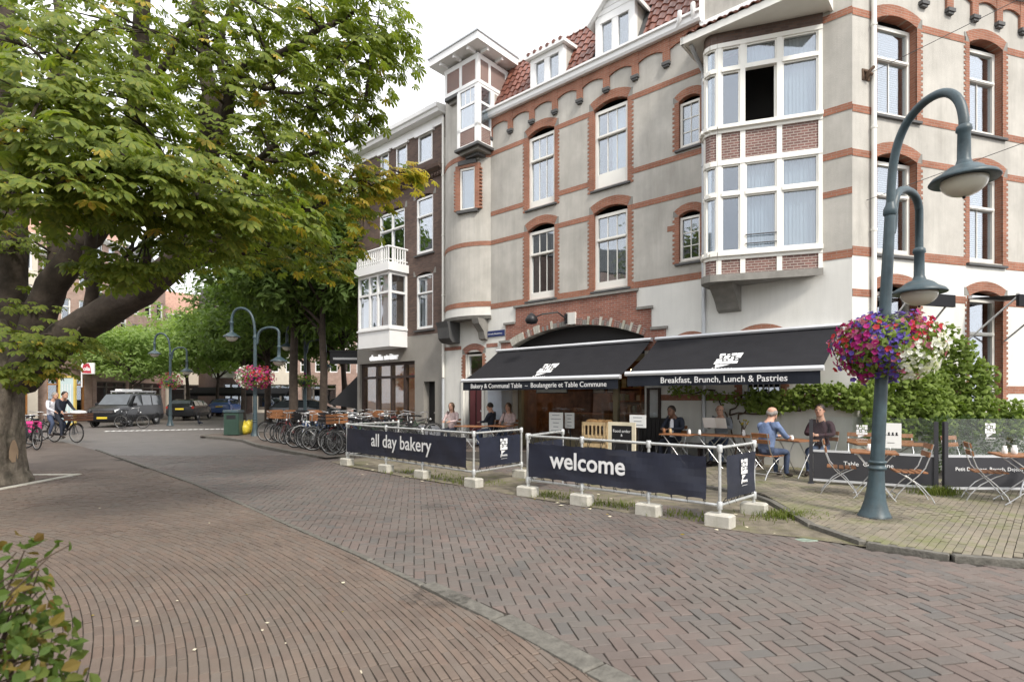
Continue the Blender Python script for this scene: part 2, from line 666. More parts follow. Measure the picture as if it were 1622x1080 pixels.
K['leaf1'] = leaf_mat('chestnut_leaf', [(.085, .125, .024), (.155, .20, .036), (.115, .16, .038), (.22, .245, .045), (.135, .18, .034), (.25, .22, .05)], .42)
K['leaf_y'] = leaf_mat('turning_leaf', [(.34, .30, .05), (.46, .36, .06), (.26, .27, .05), (.50, .34, .07), (.36, .19, .05)], .45)
K['leaf2'] = leaf_mat('street_tree_leaf', [(.08, .135, .038), (.12, .18, .05), (.10, .155, .045), (.16, .215, .06)], .42)
K['leaf3'] = leaf_mat('pale_tree_leaf', [(.19, .28, .09), (.24, .33, .11), (.27, .35, .13)], .45)
K['vine'] = leaf_mat('vine_leaf', [(.11, .17, .035), (.22, .29, .065), (.16, .23, .05), (.29, .35, .085)], .4)
K['hedge'] = leaf_mat('hedge_leaf', [(.045, .085, .028), (.075, .12, .04), (.06, .10, .03)])
K['grass'] = leaf_mat('weed_blade', [(.075, .12, .022), (.13, .16, .035), (.17, .18, .05)])
K['stem'] = mat('twig', (.075, .052, .035), .9, var=.3)
# ================================================================== the ground
KERB = [(2.3, 1.1), (1.3, 2.2), (.51, 3.18), (-.14, 4.02), (-1.14, 5.18), (-2.95, 7.11), (-6.2, 10.56), (-12.98, 17.09), (-16.5, 20.2)]
TK = [(9.0, 4.55), (6.9, 4.85), (5.05, 5.38), (4.4, 5.62), (4.0, 5.93), (3.8, 6.35), (3.8, 6.8), (4.11, 8.97), (3.3, 10.3), (-3.1, 16.0)]


def seg_side(poly, x, y):
    """signed distance to the nearest segment (positive: right of the walking direction) and that segment"""
    best = None
    for (ax, ay), (bx, by) in zip(poly, poly[1:]):
        dx, dy = bx - ax, by - ay
        L = math.hypot(dx, dy)
        t = max(0, min(1, ((x - ax) * dx + (y - ay) * dy) / L / L))
        d = math.hypot(x - ax - t * dx, y - ay - t * dy)
        if best is None or d < best[0] - 1e-9:
            best = (d, ((x - ax) * dy - (y - ay) * dx) / L, (ax, ay, dx / L, dy / L))
    return (best[0] if best[1] > 0 else -best[0]), best[2]


def clip_right(pts, seg, off):
    """keep what lies more than off to the right of the line"""
    ax, ay, dx, dy = seg
    f = lambda p: (p[0] - ax) * dy - (p[1] - ay) * dx - off
    out = []
    for i, p in enumerate(pts):
        q = pts[(i + 1) % len(pts)]
        a, b = f(p), f(q)
        if a >= 0:
            out.append(p)
        if (a >= 0) != (b >= 0):
            t = a / (a - b)
            out.append((p[0] + (q[0] - p[0]) * t, p[1] + (q[1] - p[1]) * t))
    return out


K['road_brick'] = piece_mat('road_brick', [(.145, .112, .099), (.138, .119, .107), (.158, .123, .108), (.126, .112, .102), (.148, .113, .099), (.142, .121, .108), (.112, .105, .099)], .62, .35, 120, ((.125, .118, .105), .7, .7))
K['walk_brick'] = piece_mat('walk_brick', [(.148, .112, .09), (.163, .124, .099), (.132, .102, .084), (.158, .114, .09), (.150, .122, .102), (.138, .107, .088)], .72, .35, 130, ((.13, .11, .09), .8, .7))
K['terrace_brick'] = piece_mat('terrace_brick', [(.215, .185, .142), (.24, .207, .16), (.19, .17, .132), (.225, .195, .146)], .85, .3, 120, ((.15, .165, .06), 1.6, .75))
K['sand'] = mat('joint_sand', (.040, .034, .028), .95, var=.3, scale=9, bump=.3)
K['far_road'] = brick_mat('far_road', (.160, .143, .134), (.145, .130, .122), (.115, .103, .096), .2, .1, .012, .5, 'xy', .2, .22)  # lighter and greyer: grazing sky reflection put into the colour
K['far_walk'] = brick_mat('far_walk', (.155, .126, .105), (.138, .112, .094), (.11, .09, .078), .2, .055, .01, .8, 'xy', .2, .25)
K['kerb'] = mat('kerb_stone', (.13, .122, .105), .85, var=.3, scale=14, bump=.5, bscale=45)
K['moss'] = mat('mossy_paving', (.165, .142, .105), .95, var=.4, scale=5, bump=.6, bscale=50, stain=((.125, .13, .045), 2.0, .85))

g = MB()
g.face([(-150, -40, -.032), (150, -40, -.032), (150, 220, -.032), (-150, 220, -.032)])
kind(g.obj('ground', K['far_road']), 'structure')

def zw(x, y):
    """the paving has settled unevenly"""
    return .006 * math.sin(x * 1.3 + y * .7) + .005 * math.sin(y * 2.1 - x * .9) + .004 * math.sin(x * 3.1 + 1.7 * y)


def bed(keep, x0, x1, y0, y1, dz, step=.3):
    """jointing sand that follows the settled surface"""
    q = MB()
    nx, ny = int((x1 - x0) / step), int((y1 - y0) / step)
    vs = []
    for j in range(ny + 1):
        for i in range(nx + 1):
            x, y = x0 + (x1 - x0) * i / nx, y0 + (y1 - y0) * j / ny
            vs.append((x, y, zw(x, y) + dz))
    fs = []
    for j in range(ny):
        for i in range(nx):
            if keep(vs[j * (nx + 1) + i][0] + step / 2, vs[j * (nx + 1) + i][1] + step / 2):
                fs.append((j * (nx + 1) + i, j * (nx + 1) + i + 1, (j + 1) * (nx + 1) + i + 1, (j + 1) * (nx + 1) + i))
    q.idx(vs, fs, 0, True)
    return q


rb = bed(lambda x, y: seg_side(KERB, x, y)[0] > -.2, -17, 12, 1, 15.4, -.010)
road = kind(rb.obj('road', K['sand']), 'structure')
wb = MB()
kp = [(x, y, -.018) for x, y in KERB]
wb = bed(lambda x, y: seg_side(KERB, x, y)[0] < .05, -14, 2.6, 1.1, 12.5, -.0085, .2)
walk = kind(wb.obj('pavement', K['sand']), 'structure')
wb = MB()
for (a, b) in zip(KERB[5:], KERB[6:]):
    pass
tb = MB()
tb.face([(x, y, .044) for x, y in TK] + [(-3.1, 18, .044), (9, 18, .044)])
tb.face([(9.0, 4.55, -.02), (9, 18, -.02), (9, 18, .044), (9.0, 4.55, .044)])
terrace = kind(tb.obj('terrace_pavement', K['sand']), 'structure')


def px_of(x, y, z=0):
    return CX + F * x / y, HY + F * (EYE - z) / y


def brick_pts(cx, cy, ux, uy, L, W):
    return [(cx + sx * ux * L / 2 - sy * uy * W / 2, cy + sx * uy * L / 2 + sy * ux * W / 2) for sx, sy in ((-1, -1), (1, -1), (1, 1), (-1, 1))]


def put_brick(mb, pts, z, fine, drop=.014):
    cx = sum(p[0] for p in pts) / len(pts)
    cy = sum(p[1] for p in pts) / len(pts)
    n = len(pts)
    if fine:
        ins = []
        for p in pts:
            d = math.hypot(p[0] - cx, p[1] - cy)
            q = max(0, 1 - .005 / max(d, .02))
            ins.append((cx + (p[0] - cx) * q, cy + (p[1] - cy) * q))
        vs = [(p[0], p[1], z) for p in ins] + [(p[0], p[1], z - .004) for p in pts] + [(p[0], p[1], z - drop) for p in pts]
        fs = [tuple(range(n))] + [(n + i, n + (i + 1) % n, (i + 1) % n, i) for i in range(n)] + [(2 * n + i, 2 * n + (i + 1) % n, n + (i + 1) % n, n + i) for i in range(n)]
    else:
        vs = [(p[0], p[1], z) for p in pts] + [(p[0], p[1], z - drop) for p in pts]
        fs = [tuple(range(n))] + [(n + i, n + (i + 1) % n, (i + 1) % n, i) for i in range(n)]
    mb.idx(vs, fs)


def lay(cands, root, m, L, W, z0=0.0, drop=.03, near=300):
    """cands: (cx, cy, angle, outline or None when whole); the nearest in view become objects"""
    def seen(c):
        a, b = px_of(c[0], c[1])
        return -10 < a < 1640 and b < 1090
    whole = sorted([c for c in cands if c[3] is None and seen(c)], key=lambda c: c[0] ** 2 + c[1] ** 2)[:near]
    ids = set(id(c) for c in whole)
    protos = []
    for i in range(5):
        q = MB()
        j = [(x + RN.uniform(-.0022, .0022), y + RN.uniform(-.0015, .0015)) for x, y in brick_pts(0, 0, 1, 0, L, W)]
        put_brick(q, j, 0, True, drop)
        protos.append(q.mesh('brick', m))
    for c in whole:
        o = link('brick', RN.choice(protos), root, (c[0], c[1], z0 + zw(c[0], c[1]) + RN.uniform(-.0025, .0025)))
        o.rotation_euler = (RN.gauss(0, .014), RN.gauss(0, .014), c[2] + RN.gauss(0, .01) + (PI if RN.random() < .5 else 0))
    mb = MB()
    for c in cands:
        if id(c) in ids:
            continue
        a = c[2] + RN.gauss(0, .008)
        pts = c[3] or brick_pts(c[0], c[1], math.cos(a), math.sin(a), L, W)
        put_brick(mb, pts, z0 + zw(c[0], c[1]) + RN.uniform(-.003, .003), c[1] < 6.5, drop)
    kind(mb.obj('brick_paving', m, root), 'stuff')


# herringbone road
HB = .1
ang = math.radians(10)
ca, sa = math.cos(ang), math.sin(ang)
KW = lambda y: .18 if y < 4.1 else max(.06, .18 - (y - 4.1) * .13)
cands = []
for a in range(-260, 261):
    for b in range(-130, 131):
        for q in (0, 1):
            ex, ey = a + 2 * b, -a + 2 * b
            if q == 0:
                lx, ly, r = ex + 1, ey + .5, 0
            else:
                lx, ly, r = ex + 1.5, ey + 2, PI / 2
            lx *= HB
            ly *= HB
            x, y = lx * ca - ly * sa, 8 + lx * sa + ly * ca
            if not (1.9 < y < 15.5) or abs(x) > .98 * y + .8:
                continue
            d, sg = seg_side(KERB, x, y)
            if d < KW(y) - .08:
                continue
            dt, sgt = seg_side(TK, x, y)
            if dt > -.12 or x > 9:
                continue
            th = ang + r
            pts = None
            if d < .30 or dt > -.25:
                pts = brick_pts(x, y, math.cos(th), math.sin(th), .2 - .008, .1 - .008)
                if d < .30:
                    pts = clip_right(pts, sg, KW(y) + .01)
                if dt > -.25 and pts:
                    ax, ay, dx, dy = sgt
                    pts = clip_right(pts, (ax, ay, -dx, -dy), .13)
                if len(pts) < 3:
                    continue
            cands.append((x, y, th, pts))
lay(cands, road, K['road_brick'], .2 - .008, .1 - .008)

# the pavement: stretcher courses in wide arcs
CC = (-9.5, -1.2)
cands = []
row = 0
r_ = 3.0
while r_ < 20:
    n0 = (row % 2) * .5 + RN.uniform(-.12, .12)
    da = .204 / r_
    k = 0
    a = math.radians(2) + n0 * da
    while a < math.radians(100):
        x, y = CC[0] + r_ * math.cos(a), CC[1] + r_ * math.sin(a)
        if 2.2 < y < 12.5 and x > -1.02 * y - .6:
            d, sg = seg_side(KERB, x, y)
            if d < .06:
                th = a + PI / 2
                pts = None
                if d > -.13:
                    pts = clip_right(brick_pts(x, y, math.cos(th), math.sin(th), .195, .0512), (sg[0], sg[1], -sg[2], -sg[3]), .008)
                    if len(pts) < 3:
                        a += da
                        continue
                cands.append((x, y, th, pts))
        a += da * (1 if RN.random() > .06 else .5)
    r_ += .0565
    row += 1
lay(cands, walk, K['walk_brick'], .195, .0512)
fw = MB()
fw.face([(-60, 12.4, -.008), (-8.2, 12.4, -.008), (-12.98, 17.09, -.008), (-16.5, 20.2, -.008), (-30, 29, -.008), (-60, 29, -.008)])
kind(fw.obj('far_pavement', K['far_walk']), 'structure')

# kerb of long stones along the pavement, and the low kerb of the terrace
kerb = kind(MB().obj('kerb', K['kerb']), 'structure')


def kerb_run(poly, w0, z0, z1, root, side=1, length=.95):
    acc, pts = 0.0, []
    cum = [0]
    for (a, b) in zip(poly, poly[1:]):
        cum.append(cum[-1] + math.hypot(b[0] - a[0], b[1] - a[1]))

    def at(s):
        for i in range(len(cum) - 1):
            if s <= cum[i + 1] + 1e-6:
                t = (s - cum[i]) / (cum[i + 1] - cum[i])
                a, b = poly[i], poly[i + 1]
                L = cum[i + 1] - cum[i]
                return V((a[0] + (b[0] - a[0]) * t, a[1] + (b[1] - a[1]) * t, 0)), V(((b[0] - a[0]) / L, (b[1] - a[1]) / L, 0))
    s = 0.0
    while s < cum[-1] - .05:
        e = min(s + length + RN.uniform(-.06, .06), cum[-1])
        p, t0 = at(s + .006)
        q, t1 = at(e - .006)
        d = (q - p).normalized()
        w = w0 or KW((p.y + q.y) / 2)
        n = V((d.y, -d.x, 0)) * w * side
        c = (p + q) / 2
        mb = MB()
        o = [p - c, q - c, q - c + n, p - c + n]
        if side < 0:
            o = o[::-1]
        k = len(o)
        cc = sum(o, V()) / 4
        ins = [cc + (v - cc) * (1 - .012 / (v - cc).length) for v in o]
        zt = z1 + RN.uniform(-.004, .004)
        lo = [V((v.x, v.y, z0)) for v in o]
        mid = [V((v.x, v.y, zt - .012)) for v in o]
        top = [V((v.x, v.y, zt)) for v in ins]
        vs = lo + mid + top
        fs = [(8, 9, 10, 11)] if (o[1] - o[0]).cross(o[2] - o[1]).z > 0 else [(11, 10, 9, 8)]
        rev = len(fs) and fs[0][0] == 11
        for r0 in (0, 4):
            for i in range(4):
                j = (i + 1) % 4
                f = (r0 + i, r0 + j, r0 + 4 + j, r0 + 4 + i)
                fs.append(f[::-1] if rev else f)
        mb.idx(vs, fs)
        mb.obj('kerb_stone', K['kerb'], root, c)
        s = e


kerb_run(KERB[:8], 0, -.03, .012, kerb)
tkerb = kind(MB().obj('terrace_kerb', K['kerb']), 'structure')
kerb_run(TK, .095, -.03, .056, tkerb, -1, .8)

# terrace bricks in straight courses, running from the facade to the street
cands = []
ta = math.atan2(-NA.y, -NA.x) - .06
ux, uy = math.cos(ta), math.sin(ta)
for i in range(-60, 160):
    for j in range(-80, 60):
        lx = (i + (j % 2) * .5) * .205
        ly = j * .075
        x, y = 4.6 + lx * ux - ly * uy, 6.2 + lx * uy + ly * ux
        if not (4.4 < y < 14.5) or x > .97 * y + .3 or x < 2:
            continue
        d, sg = seg_side(TK, x, y)
        if d < .03:
            continue
        if (V((x, y, 0)) - A0).dot(NA) < .02 or (x > 7.2 and (V((x, y, 0)) - A0).dot(NB) < .02):
            continue
        pts = None
        if d < .13:
            pts = clip_right(brick_pts(x, y, ux, uy, .198, .069), sg, .006)
            if len(pts) < 3:
                continue
        cands.append((x, y, ta, pts))
lay(cands, terrace, K['terrace_brick'], .198, .069, .06)

# mossy strip under the barriers, and the footway island with the bicycle stands
ms = MB()
ms.face([(x, y, .009) for x, y in ((3.95, 5.95), (3.72, 6.8), (3.98, 8.97), (3.2, 10.2), (-3.2, 15.9), (-4.6, 13.9), (-4.05, 13.16), (-2.2, 11.28), (-.76, 9.97), (.14, 9.06), (1.4, 7.98), (2.52, 6.9), (2.9, 6.62), (3.3, 6.45))])
kind(ms.obj('mossy_verge', K['moss']), 'structure')
ISL = [(-3.3, 15.95), (-4.9, 14.45), (-6.6, 16.2), (-8.4, 18.1), (-10.2, 20.6), (-11.6, 21.6), (-12.7, 22.3), (-13.1, 23.2), (-12.6, 24.2), (-11, 24.8)]
ib = MB()
ib.face([(x, y, .05) for x, y in ISL][::-1] + [(8, 16, .05), (8, 34, .05), (-8, 34, .05)])
kind(ib.obj('footway', K['far_walk']), 'structure')
ikerb = kind(MB().obj('footway_kerb', K['kerb']), 'structure')
kerb_run(ISL, .13, -.03, .062, ikerb, 1, .9)

# white blocks of the crossing far down the street
K['paint'] = mat('road_paint', (.70, .70, .68), .7, var=.12, scale=8)
for i in range(24):
    c = V((-19.6, 26.6, 0)).lerp(V((-14.3, 28.8, 0)), i / 23)
    mb = MB()
    mb.box(-.09, .09, -.26, .26, -.026, -.02)
    mb.obj('road_marking', K['paint'], road, c, rz=.4)
# ================================================================== building parts
def wall(mb, x0, x1, z0, z1, ops=(), y=0.0, dep=.2, m=0, mr=None):
    mr = m if mr is None else mr
    xs = sorted({x0, x1} | {max(x0, min(x1, v)) for o in ops for v in o[:2]})
    zs = sorted({z0, z1} | {max(z0, min(z1, v)) for o in ops for v in o[2:4]})
    for a, b in zip(xs, xs[1:]):
        for c, d in zip(zs, zs[1:]):
            mx_, mz_ = (a + b) / 2, (c + d) / 2
            if any(o[0] < mx_ < o[1] and o[2] < mz_ < o[3] for o in ops):
                continue
            mb.face([(a, y, c), (a, y, d), (b, y, d), (b, y, c)], m)
    for o in ops:
        a, b, c, d = o[:4]
        c2, d2 = max(c, z0), min(d, z1)
        if d2 <= c2:
            continue
        mb.face([(a, y, c2), (a, y - dep, c2), (a, y - dep, d2), (a, y, d2)], mr)
        mb.face([(b, y - dep, c2), (b, y, c2), (b, y, d2), (b, y - dep, d2)], mr)
        if d <= z1:
            mb.face([(a, y, d), (a, y - dep, d), (b, y - dep, d), (b, y, d)], mr)
        if c >= z0:
            mb.face([(a, y - dep, c), (a, y, c), (b, y, c), (b, y - dep, c)], mr)


_cache = {}


def cached(key, fn):
    if key not in _cache:
        _cache[key] = fn()
    return _cache[key]


def at2(par_rz, x, y, z, B=False):
    """location and turn of a part on facade A (x = u) or facade B (x = distance from the corner)"""
    if not B:
        return (x, y, z), 0.0
    a = RZB - RZA
    X = -x
    return (X * math.cos(a) - y * math.sin(a), X * math.sin(a) + y * math.cos(a), z), a


def window(par, x, z, w, h, y=-.10, split=.32, bars=(2, 2), sill=True, curtain=None, fr=.075, B=False, matf='white', rail=True, dep=.12, cols=1, sillm='sill', name='window', low=0.0):
    """frame with panes; bars: upright glazing bars in the upper light and the lower sash"""
    loc, rz = at2(0, x, y, z, B)
    key = ('win', w, h, split, bars, fr, matf, rail, cols, low)

    def make():
        f = MB()
        hw = w / 2
        f.box(-hw, -hw + fr, -.07, .03, 0, h)
        f.box(hw - fr, hw, -.07, .03, 0, h)
        f.box(-hw + fr, hw - fr, -.07, .03, h - fr, h)
        f.box(-hw + fr, hw - fr, -.07, .035, 0, fr * 1.3 + low)
        zt = h * (1 - split)
        iw = (w - 2 * fr)
        if rail and split > 0:
            f.box(-hw + fr, hw - fr, -.068, .045, zt - .04, zt + .04)
            f.box(-hw + fr - .02, hw - fr + .02, .045, .065, zt - .02, zt + .025)
        for c in range(1, cols):
            xx = -hw + fr + iw * c / cols
            f.box(xx - .035, xx + .035, -.066, .032, fr, h - fr)
        for (b, za, zb) in ((bars[0], zt + .04, h - fr), (bars[1], fr, zt - .04)) if split > 0 else ((bars[0], fr, h - fr),):
            for i in range(b):
                xx = -hw + fr + iw * (i + 1) / (b + 1)
                f.box(xx - .011, xx + .011, -.03, -.005, za, zb)
        if split == 0 and bars[1]:
            for i in range(bars[1]):
                zz = fr + (h - 2 * fr) * (i + 1) / (bars[1] + 1)
                f.box(-hw + fr, hw - fr, -.031, -.006, zz - .011, zz + .011)
        return f.mesh('window', K[matf])
    o = link(name, cached(key, make), par, loc, rz)
    zt = h * (1 - split)

    def pane(a, b):
        p = MB()
        p.box(-w / 2 + fr * .8, w / 2 - fr * .8, -.028, -.02, a, b)
        return p.mesh('pane', K['glass'])
    if split > 0 and rail:
        link('pane', cached(key + ('u',), lambda: pane(zt + .03, h - fr * .8)), o)
        link('pane', cached(key + ('l',), lambda: pane(fr + low, zt - .03)), o)
    else:
        link('pane', cached(key + ('l',), lambda: pane(fr * .8 + low, h - fr * .8)), o)
    if sill:
        def ms():
            q = MB()
            q.prism_yz([(-.09, -.005), (.17 - (.10 + y) * 0 + (-y - .10) * 1, -.05), (.17 + (-y - .10), -.10), (-.09, -.10)][::-1], -w / 2 - .10, w / 2 + .10)
            return q.mesh('window_sill', K[sillm])
        link('window_sill', cached(('sill', w, y, sillm), ms), o)
    if curtain:
        def mc():
            q = MB()
            kindc = curtain[0]
            if kindc == 'blind':
                n = int((h - .2) * (curtain[1] if len(curtain) > 1 else 1) / .05)
                for i in range(n):
                    zz = h - .12 - i * .05
                    q.face([(-w / 2 + .09, -.20, zz), (w / 2 - .09, -.20, zz), (w / 2 - .09, -.165, zz - .035), (-w / 2 + .09, -.165, zz - .035)])
                return q.mesh('blind', K['blind'])
            spans = {'full': [(-.5, .5)], 'sides': [(-.5, -.22), (.25, .5)], 'left': [(-.5, .1)], 'right': [(-.1, .5)]}[curtain[1]]
            for a, b in spans:
                n = 22
                row = []
                for i in range(n + 1):
                    xx = (a + (b - a) * i / n) * (w - .1)
                    row.append((xx, -.2 + .022 * math.sin(i * 2.1) + .01 * math.sin(i * .9)))
                for i in range(n):
                    q.face([(row[i][0], row[i][1], .05), (row[i + 1][0], row[i + 1][1], .05), (row[i + 1][0], row[i + 1][1], h - .08), (row[i][0], row[i][1], h - .08)], 0, True)
            return q.mesh('curtain', K[kindc])
        me = cached(('cur', w, h, curtain), mc)
        link(me.name.split('.')[0], me, o)
    return o


def arch(par, x, z, w, rise=.14, th=.24, y0=-.14, y1=.014, B=False, m='red_brick', n=10, name='brick_arch', ends=True):
    """segmental brick arch over an opening; z is the springing height"""
    loc, rz = at2(0, x, 0, z, B)

    def make():
        q = MB()
        r = (w * w / 4 + rise * rise) / (2 * rise)
        cz = rise - r
        half = math.asin(w / 2 / r)
        R2 = r + th
        ins, outs = [], []
        for i in range(n + 1):
            a = -half + 2 * half * i / n
            ins.append((r * math.sin(a), cz + r * math.cos(a)))
            outs.append((R2 * math.sin(a), cz + R2 * math.cos(a)))
        nv = 2 * n
        for i in range(n):
            q.prism_xz([ins[i], ins[i + 1], outs[i + 1], outs[i]], y0, y1)
        if ends:
            for s in (-1, 1):
                e = outs[-1] if s > 0 else outs[0]
                i0 = ins[-1] if s > 0 else ins[0]
                pts = [i0, (i0[0] + s * .16, i0[1]), (i0[0] + s * .16, e[1]), e]
                q.prism_xz(pts if s > 0 else pts[::-1], -.02, .010, 1)
        return q.mesh(name, [K[m], K['stone']])
    return link(name, cached(('arch', w, rise, th, y0, y1, m, ends), make), par, loc, rz)


def quoin(par, x, z0, z1, w=.15, side=1, B=False, y1=.012, m='red_brick', dep=.0):
    """brick jamb with a toothed outer edge on the given side"""
    loc, rz = at2(0, x, 0, z0, B)
    if B:
        side = -side

    def make():
        q = MB()
        h = z1 - z0
        q.box(0 if side > 0 else -w, w if side > 0 else 0, -.02, y1, 0, h)
        n = int(h / .12)
        for i in range(n):
            zz = i * .12 + .01
            a, b = (w, w + .055) if side > 0 else (-w - .055, -w)
            q.box(a, b, -.02, y1 - .001, zz, zz + .062)
        return q.mesh('brick_jamb', K[m])
    return link('brick_jamb', cached(('quoin', round(z1 - z0, 3), w, side, y1, m), make), par, loc, rz)


def band(par, x0, x1, z0, z1, B=False, m='red_brick', y1=.010, y0=-.02, name='brick_band'):
    loc, rz = at2(0, x0, 0, z0, B)
    q = MB()
    L = x1 - x0
    if B:
        q.box(-L, 0, y0, y1, 0, z1 - z0)
    else:
        q.box(0, L, y0, y1, 0, z1 - z0)
    return q.obj(name, K[m], par, loc, rz)


# ================================================================== the corner building
cafe = thing('corner_building', 'grey rendered corner house with red brick bands, bay window and turret above the black awnings', 'building', A0, RZA)
UL = 13.0                                            # left end of the long facade
opA = []
W1, W2 = (8.44, 1.06), (5.93, 1.10)
for c, ww in (W1, W2):
    opA += [(c - ww / 2, c + ww / 2, 4.74, 7.09), (c - ww / 2, c + ww / 2, 7.66, 10.10)]
SMX, SMW = 3.60, .56
opA += [(SMX - SMW / 2, SMX + SMW / 2, 5.14, 6.46), (SMX - SMW / 2, SMX + SMW / 2, 8.08, 9.42)]
ARL, ARR = 9.62, 4.86
opA.append((ARR, ARL, -.1, 3.80))                    # the wide shop opening
opA.append((1.42, 2.28, 1.60, 3.02))                 # low window behind the vine
opA.append((3.22, 3.92, 2.35, 3.06))
opA.append((.70, 2.88, 4.66, 10.0))                  # the bay window opens into the room
TU0, TU1 = 11.02, 11.86                              # ground floor window and door by the drainpipe
opA.append((TU0, TU1, 0.15, 3.22))
a_ = MB()
BELT = 4.62
lowops = [o for o in opA if o[2] < BELT]
wall(a_, 0, UL, -.1, BELT, lowops, 0, .25, 1, 1)
wall(a_, 0, UL, BELT, 11.2, [o for o in opA if o[3] > BELT], 0, .14, 0, 2)
a_.face([(0, 0, 11.2), (0, 0, 15.2), (3.25, 0, 15.2), (3.25, 0, 11.2)], 0)
a_.face([(3.25, 0, 11.2), (3.25, 0, 15.2), (3.25, -3, 15.2), (3.25, -3, 11.2)], 0)
a_.face([(UL, 0, -.1), (UL, -9, -.1), (UL, -9, 11.2), (UL, 0, 11.2)], 0)
a_.obj('wall', [K['stucco'], K['white_wall'], K['red_brick']], cafe)
b_ = MB()
BW = [(1.26, 1.16), (4.02, 1.10)]
opB = []
for c, ww in BW:
    opB += [(-c - ww / 2, -c + ww / 2, 4.78, 6.98), (-c - ww / 2, -c + ww / 2, 7.80, 9.98), (-c - ww / 2, -c + ww / 2, 1.2, 4.12)]
wall(b_, -9.5, 0, -.1, 4.66, [o for o in opB if o[2] < 4.6], 0, .22, 1, 2)
wall(b_, -9.5, 0, 4.66, 15.2, [o for o in opB if o[3] > 4.66], 0, .22, 0, 2)
b_.obj('wall', [K['stucco'], K['white_wall'], K['red_brick']], cafe, (0, 0, 0), RZB - RZA)
# rear of the house and a solid black core in place of the unlit upper rooms
Bf = Matrix.Rotation(RZB - RZA, 3, 'Z')
pB = Bf @ V((-9.5, 0, 0))
pBn = Bf @ V((-9.5, -.55, 0))
q0 = V((.25, -.5, 0))
core = MB()
outl = [(.62, -.62), (pBn.x, pBn.y), (pBn.x - 1, -8.9), (UL - .05, -8.9), (UL - .05, -.62)]
core.prism([(p[0], p[1]) for p in outl][::-1], 4.3, 11.1)
core.obj('dark_backing', K['dark'], cafe)
back = MB()
for p, q in (((pB.x, pB.y), (pB.x - 1.2, -9)), ((pB.x - 1.2, -9), (UL, -9))):
    back.face([(p[0], p[1], -.1), (p[0], p[1], 11.2), (q[0], q[1], 11.2), (q[0], q[1], -.1)])
back.obj('rear_wall', K['brown_brick'], cafe)
top = MB()
top.face([(0, -.3, 14.6), (pB.x, pB.y, 14.6), (pB.x - 1, -9, 14.6), (3.25, -9, 14.6), (3.25, -.3, 14.6)][::-1])
top.obj('flat_roof', K['sill'], cafe)

# windows of the long facade
cur = {(0, 0): ('grey_curtain', 'full'), (0, 1): ('grey_curtain', 'sides'), (1, 0): ('curtain', 'left'), (1, 1): ('curtain', 'sides')}
for fl, (zb, zs) in enumerate(((4.74, 6.95), (7.66, 9.96))):
    for j, (c, ww) in enumerate((W2, W1)):
        hh = zs - zb - .05
        window(cafe, c, zb, ww - .01, hh, y=-.10, split=.34, bars=(2, 2), curtain=cur[(fl, j)], fr=.09, low=.10 if not (fl == 1 and j == 0) else .30)
        arch(cafe, c, zs, ww, .14, .25)
        quoin(cafe, c + ww / 2, zb - .10, zs, .16, 1)
        quoin(cafe, c - ww / 2, zb - .10, zs, .13, -1)
for zb, zs in ((5.14, 6.32), (8.08, 9.28)):
    window(cafe, SMX, zb, SMW - .01, zs - zb - .03, y=-.10, split=0, bars=(1, 2), fr=.06)
    arch(cafe, SMX, zs, SMW, .10, .2)
    quoin(cafe, SMX + SMW / 2, zb - .05, zs, .12, 1)
    quoin(cafe, SMX - SMW / 2, zb - .05, zs, .08, -1)
# window behind the vine and the little one beside it
window(cafe, 1.85, 1.62, .84, 1.38, y=-.16, split=0, bars=(5, 0), fr=.06, matf='white')
arch(cafe, 1.85, 3.0, .88, .14, .22)
quoin(cafe, 2.28, 1.5, 2.98, .13, 1)
quoin(cafe, 1.42, 1.5, 2.98, .13, -1)
window(cafe, 3.57, 2.38, .68, .62, y=-.16, split=0, bars=(1, 0), fr=.05)
arch(cafe, 3.57, 3.0, .70, .12, .2)

# brick bands
gapsA = [(SMX, SMW, .15), (W2[0], W2[1], .2), (W1[0], W1[1], .2)]


def bands_A(z0, z1, gaps, u0=0.0, u1=10.62):
    if gaps[0][0] != 1.79:
        gaps = [(1.79, 2.2, .0)] + gaps
    xs = [u0]
    for c, ww, e in gaps:
        xs += [c - ww / 2 - e + .02, c + ww / 2 + e - .02]
    xs.append(u1)
    for a, b in zip(xs[::2], xs[1::2]):
        if b > a + .02:
            band(cafe, a, b, z0, z1)


bands_A(4.62, 4.80, [(W2[0], W2[1], .02), (W1[0], W1[1], .02)])
bands_A(6.80, 6.95, [(W2[0], W2[1], .16), (W1[0], W1[1], .16)])
bands_A(7.78, 7.93, [(W2[0], W2[1], .16), (W1[0], W1[1], .16)])
bands_A(9.82, 9.97, [(W2[0], W2[1], .16), (W1[0], W1[1], .16)])
bands_A(5.98, 6.12, [(1.79, 2.3, .02), (SMX, SMW, .1)], 0, 4.2)
band(cafe, 2.45, 4.72, 1.55, 1.70)
band(cafe, .0, 1.27, 1.55, 1.70)
